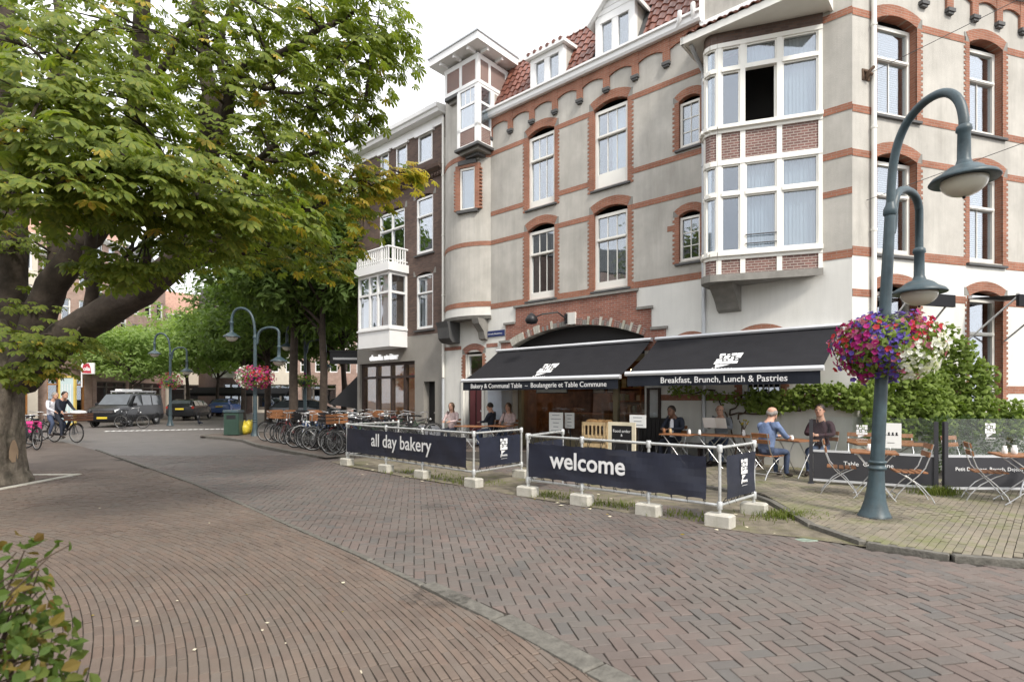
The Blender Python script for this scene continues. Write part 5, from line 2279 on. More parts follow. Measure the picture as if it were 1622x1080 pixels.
# ================================================================== banner barriers on concrete feet
def barrier(pts, z0, z1, label, banners, extra=None):
    """pts: pairs of feet (world); rails at z1 and z0; banners: list of (panel index, start, end)"""
    t = thing('banner_barrier', label, 'barrier', pts[0], 0, 'pipe barriers with navy banners')
    o = pts[0]
    L = [p - o for p in pts]
    for p in L:
        q = MB()
        q.tube([(p.x, p.y, .02), (p.x, p.y, z1 + .03)], .0205, 8)
        q.lathe([(.033, z1 - .06), (.036, z1 - .05), (.036, z1 + .03), (.03, z1 + .04), (0, z1 + .04)], 10, (p.x, p.y, 0))
        q.lathe([(.034, z0 - .05), (.036, z0 - .04), (.036, z0 + .04), (.03, z0 + .05)], 10, (p.x, p.y, 0))
        q.obj('post', K['galv'], t)
    for a, b in zip(L, L[1:]):
        for z in (z0, z1):
            q = MB()
            q.tube([a + V((0, 0, z)), b + V((0, 0, z))], .020, 8)
            q.obj('rail', K['galv'], t)
    for (i, j, s0, s1, zb, zt, cont) in banners:
        a, b = L[i], L[j]
        d = (b - a)
        ln = d.length
        d.normalize()
        nrm = V((d.y, -d.x, 0))
        q = MB()
        n, m_ = 36, 6
        grid = []
        rr = random.Random(int(ln * 100))
        for x in range(n + 1):
            row = []
            for y in range(m_ + 1):
                s = s0 + (ln - s1 - s0) * x / n
                z = zb + (zt - zb) * y / m_
                w_ = .012 * math.sin(s * 3.1 + y * .5) * math.sin(PI * y / m_) + .006 * math.sin(s * 9 + y)
                edge = 1 if y in (0, m_) else 0
                row.append(a + d * s + nrm * (.044 + w_) + V((0, 0, z - (.012 * abs(math.sin(x * PI / 3)) if y == m_ else 0) + (.012 * abs(math.sin(x * PI / 3)) if y == 0 else 0))))
            grid.append(row)
        for x in range(n):
            for y in range(m_):
                f4 = [grid[x][y], grid[x + 1][y], grid[x + 1][y + 1], grid[x][y + 1]]
                q.face(f4, 0, True)
                q.face([p - nrm * .003 for p in f4][::-1], 0, True)
        bn = q.obj('banner', K['banner'], t)
        hm = MB()
        for z in (zb + .015, zt - .015):
            pass
        k = int((ln - s0 - s1) / .22)
        for x in range(k + 1):
            s = s0 + .04 + (ln - s0 - s1 - .08) * x / k
            for z, zz in ((z1, zt - .02), (z0, zb + .02)):
                q = MB()
                p0, p1 = a + d * s, a + d * (s + RN.uniform(-.03, .03))
                q.tube([p0 + nrm * .03 + V((0, 0, zz)), p0 + nrm * .034 + V((0, 0, (z + zz) / 2)), p1 + V((0, 0, z + .028)), p1 - nrm * .028 + V((0, 0, z)), p0 + nrm * .02 + V((0, 0, zz))], .005, 4)
                if RN.random() < .5:
                    q.tube([p0 + nrm * .03 + V((0, 0, zz)), p0 + nrm * .05 + V((.02, 0, zz - .09))], .003, 3)
                q.obj('cable_tie', K['black'], t)
        if cont:
            cont(t, a, d, nrm, ln)
    return t


def foot(p, label, rz):
    q = MB()
    q.bbox(-.17, .17, -.10, .10, 0, .165, .018)
    t = tag(q.obj('concrete_foot', K['concrete'], None, (p.x, p.y, 0), rz), label, 'concrete block', 'concrete feet under the barriers')
    return t


fa, fe = V((-3.98, 13.25, .0)), V((-.70, 10.05, 0))
fp = [fa.lerp(fe, k) for k in (0, .37, .66, 1)] + [V((.19, 11.2, 0))]
ba, be = V((.26, 9.12, 0)), V((2.64, 6.98, 0))
bpn = [ba.lerp(be, k) for k in (0, .34, .69, 1)] + [V((3.40, 7.72, 0))]


def words(t, a, d, nrm, body, s, z, size, bold=.004):
    p = a + d * s + nrm * .066 + V((0, 0, z))
    linkM('lettering', text_mesh(body, size, K['letter'], .001, bold=bold), t, face_mat(d, nrm, p))


def crest(t, a, d, nrm, s, z, size, seed=4):
    emblem(t, face_mat(d, nrm, a + d * s + nrm * .066 + V((0, 0, z))), size, 'letter', seed)


b1 = barrier(fp, .27, .98, 'pipe barrier with the navy banner lettered all day bakery',
             [(0, 3, .08, .16, .33, .90, lambda t, a, d, n, L: words(t, a, d, n, 'all day bakery', L * .50, .545, .40)),
              (3, 4, .10, .10, .33, .90, lambda t, a, d, n, L: crest(t, a, d, n, L * .55, .62, .22))])
b2 = barrier(bpn, .27, 1.0, 'pipe barrier with the navy banner lettered welcome',
             [(0, 3, .06, .16, .33, .89, lambda t, a, d, n, L: words(t, a, d, n, 'welcome', L * .375, .53, .37, .007)),
              (3, 4, .10, .06, .33, .90, lambda t, a, d, n, L: crest(t, a, d, n, L * .55, .62, .20))])
# the return at the left end of the near barrier and the far return of the other
b3 = barrier([ba + V((.02, .04, 0)), V((.95, 10.3, 0))], .27, 1.0, 'plain pipe return at the left end of the welcome barrier', [(0, 1, .1, .08, .35, .88, None)])
b4 = barrier([fa + V((.03, .03, 0)), V((-3.0, 14.5, 0))], .27, .98, 'plain pipe return at the far left end of the bakery barrier', [])
fl_ = ['first concrete foot of the bakery barrier, beside the bicycles', 'second concrete foot from the left under the bakery barrier', 'third concrete foot from the left under the bakery barrier', 'fourth concrete foot, at the front corner of the bakery barrier', 'concrete foot under the rear end of the bakery barrier']
for p, l in zip(fp, fl_):
    foot(p, l, RZA + RN.uniform(-.1, .1))
fl_ = ['concrete foot at the left end of the welcome barrier', 'concrete foot below the word welcome', 'concrete foot right of the middle of the welcome barrier', 'nearest concrete foot, under the front corner of the welcome barrier', 'concrete foot at the right rear end of the welcome barrier']
for p, l in zip(bpn, fl_):
    foot(p, l, RZA + RN.uniform(-.12, .12))
# ================================================================== terrace furniture
def make_chair(label, loc, rz, group='folding terrace chairs'):
    """folding chair facing +x"""
    t = thing('folding_chair', label, 'chair', loc, rz, group)
    for s in (-1, 1):
        q = MB()
        y = s * .19
        q.tube([(.24, y, 0), (.20, y, .10), (.08, y, .26), (-.06, y, .40), (-.15, y, .52), (-.21, y, .70), (-.25, y, .88)], .0125, 6, flat=.7)
        q.obj('leg', K['chrome'], t)
        q = MB()
        y = s * .165
        q.tube([(-.27, y, 0), (-.22, y, .10), (-.10, y, .25), (.06, y, .37), (.19, y, .44)], .0125, 6, flat=.7)
        q.obj('leg', K['chrome'], t)
    for z, x in ((.10, .20), (.10, -.22)):
        q = MB()
        q.tube([(x, -.18, z), (x, .18, z)], .009, 6)
        q.obj('stretcher', K['chrome'], t)
    for i in range(5):
        x = -.15 + i * .085
        q = MB()
        q.bbox(x - .034, x + .034, -.20, .20, .432 + .004 * abs(i - 2), .452 + .004 * abs(i - 2), .006)
        q.obj('seat_slat', K['wood'], t)
    for z, x in ((.84, -.232), (.72, -.205)):
        q = MB()
        M = Matrix.Translation((x, 0, z)) @ Matrix.Rotation(-.22, 4, 'Y')
        q.box(-.004, .016, -.21, .21, -.038, .038, 0, M)
        q.obj('back_slat', K['wood'], t)
    return t


def make_table(label, loc, rz, L=.62, W=.62, group='folding terrace tables', h=.73):
    t = thing('folding_table', label, 'table', loc, rz, group)
    n = max(4, int(W / .095))
    for i in range(n):
        y = -W / 2 + (i + .5) * W / n
        q = MB()
        q.bbox(-L / 2, L / 2, y - W / n / 2 + .005, y + W / n / 2 - .005, h - .025, h, .005)
        q.obj('top_slat', K['wood'], t)
    for s in (-1, 1):
        for d in (-1, 1):
            q = MB()
            y = s * (W / 2 - .06)
            q.tube([(d * L * .44, y, 0), (d * L * .36, y, .06), (-d * L * .05, y, .42), (-d * L * .38, y, h - .03)], .0125, 6, flat=.7)
            q.obj('leg', K['chrome'], t)
    for x in (-L / 2 + .06, L / 2 - .06):
        q = MB()
        q.box(x - .012, x + .012, -W / 2 + .03, W / 2 - .03, h - .045, h - .027)
        q.obj('batten', K['chrome'], t)
    return t


TZ = .062


def up(v, z=TZ):
    return V((v[0], v[1], z))


sd = (V((7.14, 9.14, 0)) - V((5.48, 10.11, 0))).normalized()
srz = math.atan2(sd.y, sd.x)
ch0 = make_chair('folding chair facing the small table, left of the lamp post', up((5.36, 8.98)), srz)
ch1 = dup(ch0, up((6.10, 8.42)), srz + PI + .12, 'folding chair just right of the lamp post, facing left to the small table')
make_table('small square wooden table half hidden behind the lamp post', up((5.70, 8.66)), srz)
dup(ch0, up((7.27, 8.42)), -.5, 'folding chair seen from behind in front of the right glass screen')
dup(ch0, up((8.32, 8.62)), PI + .5, 'folding chair cut by the right edge of the photo')
tb2 = make_table('wooden table at the right edge in front of the glass screen', up((7.72, 8.10)), -.45, .95, .62)
make_table('long wooden table behind the left glass screen', up((6.95, 10.1)), srz + .25, 1.25, .62)
dup(ch0, up((6.75, 10.65)), srz - PI / 2, 'folding chair behind the left glass screen, near the white poster')
dup(ch0, up((7.35, 10.25)), srz - PI / 2 + .3, 'folding chair behind the left glass screen, near its right post')
dup(ch0, up((8.0, 9.75)), srz - PI / 2 + .9, 'folding chair behind the gap between the two glass screens')


def pot(loc, label, h=.11, r=.035, m='paper', m2='pale_wood'):
    q = MB()
    q.lathe([(r * .8, 0), (r, .01), (r, h * .6), (r * .7, h * .75), (r * .7, h), (0, h)], 12)
    return tag(q.obj('sugar_jar', K[m], None, loc), label, 'jar', 'jars on the terrace tables')


pot(up((5.66, 8.70), TZ + .73), 'white sugar jar on the small table by the lamp post')
pot(up((7.40, 8.25), TZ + .73), 'pale jar on the right edge table, left of a pair', .12)
pot(up((7.52, 8.22), TZ + .73), 'pale jar on the right edge table, right of a pair', .13, .04)
pot(up((7.00, 10.12), TZ + .73), 'white round pot on the table behind the left glass screen', .10, .06)


def screen(p, q_, label, text, ts, posts=(1, 1), poster=None, cx=.5, seed=6):
    d = (q_ - p)
    L = d.length
    d.normalize()
    rz = math.atan2(d.y, d.x)
    t = thing('glass_screen', label, 'wind screen', up(p), rz, 'glass wind screens of the terrace')
    for x, on in ((0, posts[0]), (L, posts[1])):
        if on:
            f = MB()
            f.box(x - .03, x + .03, -.03, .03, 0, 1.17)
            f.box(x - .05, x + .05, -.14, .14, 0, .012)
            f.obj('post', K['panel_dark'], t)
    f = MB()
    f.box(.034, L - .034, -.012, .012, .09, .58)
    f.obj('panel', K['panel_dark'], t)
    f = MB()
    f.box(.034, L - .034, -.018, .018, .58, .62)
    f.box(.034, L - .034, -.016, .016, .05, .09)
    f.obj('rail', K['alu'], t)
    f = MB()
    f.box(.034, L - .034, -.005, .005, .62, 1.22)
    f.obj('pane', K['clear'], t)
    linkM('lettering', text_mesh(text, ts, K['letter'], .001, bold=.0006), t, face_mat((1, 0, 0), (0, -1, 0), (L * cx, -.014, .36)))
    return t, L


sA, sB, sC = V((5.50, 10.10, 0)), V((7.08, 9.17, 0)), V((7.20, 9.13, 0))
s1, L1 = screen(sA, sB, 'left glass wind screen with a dark lower panel behind the lamp post', 'Table  Commune', .105, cx=.48)
emblem(s1, face_mat((1, 0, 0), (0, -1, 0), (L1 * .43, -.008, .92)), .17, 'letter', 6)
s2, L2_ = screen(sC, V((9.35, 9.05, 0)), 'right glass wind screen with a dark lower panel at the edge of the photo', 'Petit Dejeuner, Brunch, Dejeuner, Catering', .085, cx=.42)
emblem(s2, face_mat((1, 0, 0), (0, -1, 0), (.72, -.008, .98)), .17, 'letter', 7)
po = thing('poster', 'white poster with a row of dark figures on the left glass screen', 'poster', up(sA) + sd * (L1 * .66), srz)
f = MB()
f.box(-.15, .15, -.014, -.008, .70, 1.13)
f.obj('sheet', K['paper'], po)
f = MB()
for i in range(4):
    x = -.085 + i * .055
    f.prism_xz([(x - .022, .92), (x + .024, .92), (x + .012, .945), (x + .014, .975), (x - .01, .97), (x - .008, .94)], -.018, -.0145)
f.box(-.05, .05, -.018, -.0145, .79, .796)
f.obj('print', K['black'], po)

# ---- people
def person(name, label, loc, rz, J, mats, hair='hair_b', bald=False, hands=True, group=None, sc=1.0, look=0.0, long_hair=False):
    """J overrides joints of a seated figure facing +x; mats = (skin, top, sleeves, trousers, shoes)"""
    D = dict(pelvis=(0, 0, .53), waist=(-.02, 0, .70), chest=(-.03, 0, .93), neck=(0, 0, 1.13), head=(.045, 0, 1.29),
             shl=(-.02, .18, 1.06), shr=(-.02, -.18, 1.06), ell=(.10, .25, .82), elr=(.10, -.25, .82), wrl=(.33, .12, .80), wrr=(.33, -.12, .80),
             hpl=(.02, .10, .51), hpr=(.02, -.10, .51), knl=(.43, .12, .51), knr=(.43, -.12, .51), anl=(.40, .12, .10), anr=(.40, -.12, .10))
    D.update(J)
    D = {k: V(v) for k, v in D.items()}
    vs, es, rad, bone = [], [], [], []

    def add(p, r, parent=None):
        vs.append(tuple(p))
        rad.append(r)
        if parent is not None:
            es.append((parent, len(vs) - 1))
        return len(vs) - 1
    pe = add(D['pelvis'], .145)
    wa = add(D['waist'], .13, pe)
    che = add(D['chest'], .145, wa)
    nk = add(D['neck'], .075, che)
    hd = D['head']
    up_ = (hd - D['neck']).normalized()
    jw = add(hd - up_ * .065 + V((.018, 0, 0)), .070, nk)
    hm = add(hd, .088, jw)
    add(hd + up_ * .075 - V((.012, 0, 0)), .070, hm)
    roots = [pe]
    for s in 'lr':
        sh = add(D['sh' + s], .072, che)
        el = add(D['el' + s], .050, sh)
        wr = add(D['wr' + s], .031, el)
        fd = (D['wr' + s] - D['el' + s]).normalized()
        pm = add(D['wr' + s] + fd * .065, .034, wr)
        if hands:
            side = V((-fd.y, fd.x, 0)).normalized() * (1 if s == 'r' else -1)
            for i, (off, ln) in enumerate(((-.028, .058), (-.010, .072), (.010, .068), (.027, .052))):
                b0 = D['wr' + s] + fd * .07 + side * off
                r0 = add(b0, .0095)
                roots.append(r0)
                k1 = add(b0 + fd * ln * .55 + V((0, 0, -.006)), .0085, r0)
                add(b0 + fd * ln * .95 + V((0, 0, -.030)), .007, k1)
            b0 = D['wr' + s] + fd * .035 + side * -.028
            r0 = add(b0, .0105)
            roots.append(r0)
            k1 = add(b0 - side * .022 + fd * .03, .0095, r0)
            add(b0 - side * .028 + fd * .058 + V((0, 0, -.012)), .008, k1)
        hp = add(D['hp' + s], .098, pe)
        kn = add(D['kn' + s], .066, hp)
        an = add(D['an' + s], .044, kn)
        hl = D['an' + s]
        fw = V((1, 0, 0)) if 'toe' + s not in D else (D['toe' + s] - hl).normalized()
        ft = add(hl + fw * .09 + V((0, 0, -.05)), .040, an)
        add(hl + fw * .18 + V((0, 0, -.062)), .032, ft)
    me = bpy.data.meshes.new('body')
    me.from_pydata(vs, es, [])
    ob = bpy.data.objects.new('body', me)
    COL.objects.link(ob)
    sk = ob.modifiers.new('skin', 'SKIN')
    sk.use_smooth_shade = True
    if not me.skin_vertices:
        me.attributes.new('skin', 'FLOAT_VECTOR', 'POINT') if False else None
    sub = ob.modifiers.new('sub', 'SUBSURF')
    sub.levels = 2
    layer = me.skin_vertices[0].data if me.skin_vertices else None
    if layer is not None:
        for i, r in enumerate(rad):
            layer[i].radius = (r, r)
            layer[i].use_root = i in roots
    dg = bpy.context.evaluated_depsgraph_get()
    body = bpy.data.meshes.new_from_object(ob.evaluated_get(dg))
    bpy.data.objects.remove(ob)
    for m in mats:
        body.materials.append(K[m])

    def seg(p, a, b):
        ab = b - a
        t = max(0, min(1, (p - a).dot(ab) / max(ab.dot(ab), 1e-9)))
        return (p - a - ab * t).length
    nk0 = D['neck'] + (hd - D['neck']) * .22
    bones = [(nk0, hd + up_ * .1, 0, .03), (D['pelvis'] + V((0, 0, .06)), D['neck'], 1, .0)]
    for s in 'lr':
        bones += [(D['chest'], D['sh' + s], 1, .02), (D['sh' + s], D['el' + s], 2, .02), (D['el' + s], D['wr' + s] - (D['wr' + s] - D['el' + s]) * .06, 2, .02),
                  (D['wr' + s] + (D['wr' + s] - D['el' + s]) * .06, D['wr' + s] + (D['wr' + s] - D['el' + s]) * .6, 0, .02),
                  (D['hp' + s] - V((0, 0, .03)), D['kn' + s], 3, 0), (D['kn' + s], D['an' + s] + V((0, 0, .03)), 3, 0), (D['an' + s] + V((.02, 0, -.05)), D['an' + s] + V((.16, 0, -.06)), 4, 0)]
    for p in body.polygons:
        c = p.center
        p.material_index = min(bones, key=lambda b: seg(c, b[0], b[1]) - b[3])[2]
        p.use_smooth = True
    t = thing(name, label, 'person', loc, rz, group)
    bo = link('body', body, t)
    bo.scale = (sc, sc, sc)
    F_ = Matrix.Translation(hd) @ Matrix.Rotation(look, 4, 'Z')
    q = MB()
    n = 14
    prof_ = [(-.125, .030, .045), (-.112, .058, .035), (-.08, .078, .012), (-.04, .088, .004), (0, .092, 0), (.04, .094, -.004), (.08, .082, -.008), (.105, .055, -.01), (.116, .0, -.01)]
    vv = [(cx_ + r_ * 1.08 * math.cos(2 * PI * j / n), r_ * .88 * math.sin(2 * PI * j / n), z_) for z_, r_, cx_ in prof_ for j in range(n)]
    q.idx(vv, [(i * n + j, i * n + (j + 1) % n, (i + 1) * n + (j + 1) % n, (i + 1) * n + j) for i in range(8) for j in range(n)], 0, True)
    q.ball((.102, 0, -.018), (.024, .015, .026))
    q.ball((.0, .084, -.015), (.02, .012, .032))
    q.ball((.0, -.084, -.015), (.02, .012, .032))
    q.v = [tuple(F_ @ V(v)) for v in q.v]
    q.obj('face', K[mats[0]], bo)
    q = MB()
    for y in (-.032, .032):
        q.ball((.090, y, .008), (.012, .014, .009), 8)
    q.v = [tuple(F_ @ V(v)) for v in q.v]
    q.obj('eye', K['black'], bo)
    q = MB()
    q.ball((.094, 0, -.066), (.012, .026, .007), 8)
    q.v = [tuple(F_ @ V(v)) for v in q.v]
    q.obj('mouth', mat('lips', (.30, .10, .09), .5), bo)
    if not bald:
        q = MB()
        n, k = 16, 9
        vsx, fsx = [], []
        for i in range(k + 1):
            b_ = PI * .62 * i / k
            for j in range(n):
                a = 2 * PI * j / n
                front = max(0, math.cos(a))
                bb = b_ * (1 - .42 * front) * (1.25 if long_hair else 1.0)
                r = .106 + .006 * math.sin(7 * a + i * 2.1)
                p = V((-.012 + r * math.sin(bb) * math.cos(a), (r - .004) * math.sin(bb) * math.sin(a), .018 + (r + .008) * math.cos(bb)))
                if long_hair and bb > 1.7 and front < .3:
                    p.z -= (bb - 1.7) * .28
                vsx.append(F_ @ p)
        for i in range(k):
            for j in range(n):
                fsx.append((i * n + j, i * n + (j + 1) % n, (i + 1) * n + (j + 1) % n, (i + 1) * n + j))
        q.idx(vsx, fsx, 0, True)
        q.obj('hair', K[hair], bo)
    else:
        q = MB()
        n = 18
        for j in range(n):
            a = PI * .42 + (2 * PI - PI * .84) * j / (n - 1)
            q.ball(F_ @ V((-.008 + .086 * math.cos(a), .088 * math.sin(a), -.005 + .015 * math.sin(3 * a))), (.022, .022, .045), 6, k=4)
        q.obj('hair', K[hair], bo)
    return t, bo


K['denim_jkt'] = mat('blue_jacket', (.14, .19, .32), .85, var=.25, scale=8, bump=.8, bscale=14)
K['maroon'] = mat('dark_sweater', (.035, .014, .020), .85, var=.3, bump=.8, bscale=14)
K['jeans'] = mat('jeans', (.055, .075, .13), .85, var=.3, scale=9, bump=.7, bscale=16)
K['navy'] = mat('navy_cloth', (.018, .022, .035), .85, var=.3, bump=.8, bscale=14)
K['grey_cl'] = mat('grey_cloth', (.20, .215, .24), .85, var=.25, bump=.8, bscale=14)
K['pale_cl'] = mat('pale_cloth', (.62, .62, .66), .8, var=.08, bump=.7, bscale=14)
K['pink_cl'] = mat('pink_cloth', (.52, .40, .39), .8, var=.3, scale=14, bump=.7, bscale=14)
K['shoe'] = mat('dark_shoe', (.03, .022, .018), .6)
K['lens'] = mat('dark_lens', (.02, .015, .014), .15)


def face_dir(p, q):
    return math.atan2(q[1] - p[1], q[0] - p[0])


# the two men at the small table near the corner
mA = G(1224, 764, TZ)
make_chair('wooden folding chair under the man in the blue jacket', up((4.98, 10.7)), .45)
pA, _ = person('person', 'grey-haired man in a blue jacket seen from behind at a small table', up((4.98, 10.7)) + V((-.02, 0, 0)), .45,
               dict(chest=(.04, 0, .93), neck=(.10, 0, 1.11), head=(.16, 0, 1.265), shl=(.05, .2, 1.04), shr=(.05, -.2, 1.04), ell=(.22, .27, .80), elr=(.22, -.27, .80), wrl=(.46, .12, .80), wrr=(.46, -.12, .80), waist=(0, 0, .7)),
               ('skin', 'denim_jkt', 'denim_jkt', 'jeans', 'shoe'), 'hair_g', bald=True)
make_table('small folding table with a coffee cup between the two seated men', up((5.70, 10.98)), .45, .6, .55)
pot(up((5.55, 10.9), TZ + .73), 'white coffee cup on the table between the two men', .09, .04)
make_chair('wooden folding chair under the man in the dark sweater', up((6.33, 11.22)), .45 + PI)
person('person', 'dark-haired man in a dark sweater facing the street beside the glass screen post', up((6.30, 11.2)), .45 + PI + .35,
       dict(wrl=(.36, .04, .82), wrr=(.36, -.06, .84), neck=(.03, 0, 1.14), head=(.08, 0, 1.31), chest=(0, 0, .94)), ('skin', 'maroon', 'maroon', 'jeans', 'shoe'), 'hair_d')

# bench along the wall with the readers
bench = thing('wall_bench', 'dark wooden bench along the white wall under the awning', 'bench', AW(1.6, .42, TZ), RZA)
for i in range(4):
    q = MB()
    q.bbox(0, 3.0, -.21 + i * .11, -.11 + i * .11, .40, .43, .006)
    q.obj('seat_slat', K['wood_dark'], bench)
for x in (.15, 1.5, 2.85):
    q = MB()
    q.box(x - .03, x + .03, -.2, .2, 0, .40)
    q.obj('leg', K['wood_dark'], bench)
out = math.atan2(NA.y, NA.x)
rl = AW(UA(1140, .55), .46, TZ)
person('person', 'grey-bearded man in a grey top reading a newspaper against the white wall', rl, out + .1,
       dict(neck=(.05, 0, 1.12), head=(.10, 0, 1.27), ell=(.12, .26, .84), elr=(.12, -.26, .84), wrl=(.32, .14, .92), wrr=(.32, -.14, .92)), ('skin', 'grey_cl', 'grey_cl', 'jeans', 'shoe'), 'hair_g', bald=True)
np_ = thing('newspaper', 'open white newspaper held by the man against the wall', 'newspaper', rl + Matrix.Rotation(out + .1, 3, 'Z') @ V((.40, 0, .94)), out + .1)
q = MB()
for s in (-1, 1):
    for k in range(5):
        a0, a1 = k / 5, (k + 1) / 5
        f = lambda a: (.02 + .10 * math.sin(a * 1.6), s * a * .26)
        q.face([(f(a0)[0] - .05, f(a0)[1], -.08), (f(a1)[0] - .05, f(a1)[1], -.08), (f(a1)[0] + .10, f(a1)[1], .16), (f(a0)[0] + .10, f(a0)[1], .16)], 0, True)
q.obj('sheet', K['paper'], np_)
q = MB()
for s in (-1, 1):
    for k in range(5):
        x = .02 + k * .03
        q.face([(x - .02, s * .05, -.04 + k * .045), (x - .02, s * .21, -.04 + k * .045), (x - .012, s * .21, -.02 + k * .045), (x - .012, s * .05, -.02 + k * .045)])
q.obj('print', K['grey_cl'], np_)
bj = AW(UA(1070, .9), .95, TZ)
make_chair('wooden folding chair under the man in the black jacket', bj, out - .1)
mj, _ = person('person', 'man in a black jacket over a white shirt looking down at his table', bj, out - .1,
       dict(neck=(.07, 0, 1.11), head=(.15, 0, 1.245), chest=(.01, 0, .93), ell=(.10, .28, .82), elr=(.10, -.28, .82), wrl=(.36, .10, .82), wrr=(.36, -.10, .82)), ('skin_d', 'navy', 'navy', 'navy', 'shoe'), 'hair_d')
q = MB()
q.tube([(.135, 0, .62), (.135, 0, .80), (.130, 0, .98), (.105, 0, 1.06)], [.055, .055, .05, .03], 8, flat=.6)
q.obj('shirt_front', K['pale_cl'], mj)
for i, (px, d) in enumerate(((1075, 1.5), (1130, 1.15), (1180, 1.1))):
    make_table(['terrace table in front of the man in the black jacket', 'terrace table in front of the man with the newspaper', 'empty terrace table with a vase at the end of the bench'][i], AW(UA(px, d), d, TZ), RZA, .7, .6)
vz = AW(UA(1178, 1.1), 1.1, TZ + .73)
va = thing('flower_vase', 'small vase with yellow flowers on the table at the end of the bench', 'vase', vz)
q = MB()
q.lathe([(.03, 0), (.04, .05), (.025, .11), (.03, .13)], 10)
q.obj('vase', K['curtain'], va)
q = MB()
rr = random.Random(4)
for i in range(9):
    p = (rr.uniform(-.09, .09), rr.uniform(-.09, .09), rr.uniform(.22, .36))
    q.tube([(0, 0, .1), (p[0] * .5, p[1] * .5, .2), p], .004, 4, 1)
    q.ball(p, .022, 6, 0, 4)
q.obj('bloom', [K['leaf_y'], K['stem']], va)
for i, px in enumerate((1052, 1062, 1092, 1108)):
    pot(AW(UA(px, 1.45), 1.45, TZ + .73), ['brown jar at the left end of the terrace tables', 'yellow jar beside the brown jar', 'white cup left of the reading man', 'white cup nearest the reading man'][i], .11, .035, ['wood', 'pale_wood', 'paper', 'paper'][i])

# guests behind the bakery barrier
def guest(px, d, label, mats, hair, long_hair=False, rz=None, J={}):
    p = AW(UA(px, d), d, TZ - .02)
    make_chair('wooden chair under the ' + label.split(' ')[0] + (' with sunglasses' if 'sun' in label else ' in the navy jacket' if 'navy' in label else ' in the pink top'), p, rz)
    person('person', label, p, rz, J, mats, hair, long_hair=long_hair)


guest(716, 1.3, 'woman with sunglasses and a pale top behind the bakery barrier', ('skin', 'pink_cl', 'pink_cl', 'navy', 'shoe'), 'hair_b', True, out + .3)
guest(778, .9, 'man in a navy jacket seen from the side under the long awning', ('skin', 'navy', 'navy', 'jeans', 'shoe'), 'hair_d', False, RZA + .3)
guest(806, .7, 'child in a pink top beside the olive shop post', ('skin', 'pink_cl', 'pink_cl', 'jeans', 'shoe'), 'hair_b', True, out + .2)
make_table('wooden terrace table behind the front corner of the bakery barrier', AW(UA(745, 2.0), 2.0, TZ - .02), RZA + .2, .8, .6)
make_table('terrace table between the guests under the long awning', AW(UA(792, 1.3), 1.3, TZ - .02), RZA, .7, .6)

# bread stand, boards and menus in front of the shop
bs = thing('bread_stand', 'pale wooden crate stand with loaves in front of the shop window', 'stand', AW(UA(950, 1.2), 1.2, .04), RZA)
for x in (-.36, .36):
    for y in (-.24, .24):
        q = MB()
        q.box(x - .025, x + .025, y - .025, y + .025, 0, .95)
        q.obj('leg', K['pale_wood'], bs)
for zz in (.30, .52, .86):
    for s, (x0, x1, y0, y1) in enumerate(((-.38, .38, .24, .265), (-.38, .38, -.265, -.24))):
        q = MB()
        q.box(x0, x1, y0, y1, zz, zz + .09)
        q.obj('slat', K['pale_wood'], bs)
for i in range(6):
    q = MB()
    x = -.30 + i * .12
    q.box(x - .02, x + .02, .262, .275, .55, .86)
    q.obj('slat', K['pale_wood'], bs)
q = MB()
q.box(-.36, .36, -.24, .24, .86, .88)
q.obj('shelf', K['pale_wood'], bs)
for i in range(5):
    q = MB()
    q.ball((0, 0, .05), (.15, .07, .06), 12)
    o = tag(q.obj('loaf', mat('bread_crust', (.42, .24, .10), .7, var=.3, scale=14) if i == 0 else bpy.data.materials['bread_crust'], None, AW(UA(950, 1.2) - .26 + i * .13, 1.2 + .06 * (i % 2), .945), RZA + i), ['leftmost', 'second', 'middle', 'fourth', 'rightmost'][4 - i] + ' loaf of bread lying on the crate stand', 'bread', 'loaves on the crate stand')
cb = thing('chalkboard', 'white framed chalkboard with two lines of lettering behind the welcome barrier', 'sign', AW(UA(985, 2.2), 2.2, .05), RZA)
q = MB()
for (a, b, c, d) in ((-.36, -.27, .2, 1.0), (.27, .36, .2, 1.0), (-.27, .27, .92, 1.0), (-.27, .27, .2, .28)):
    q.box(a, b, -.02, .02, c, d)
q.obj('frame', mat('cream_frame', (.70, .63, .47), .6), cb)
q = MB()
q.box(-.27, .27, -.01, .01, .28, .92)
q.obj('board', K['black'], cb)
for i, (s, z, sz) in enumerate((('Food order', .76, .10), ('&', .67, .08), ('TAKE AWAY', .53, .085))):
    linkM('lettering', text_mesh(s, sz, K['letter'], .001), cb, face_mat((-1, 0, 0), (0, 1, 0), (0, .013, z)))
q = MB()
for s in (-1, 1):
    q.tube([(s * .3, 0, .25), (s * .3, -.35, 0)], .018, 4)
    q.box(s * .3 - .02, s * .3 + .02, -.02, .02, 0, .22)
q.obj('easel_leg', K['pale_wood'], cb)


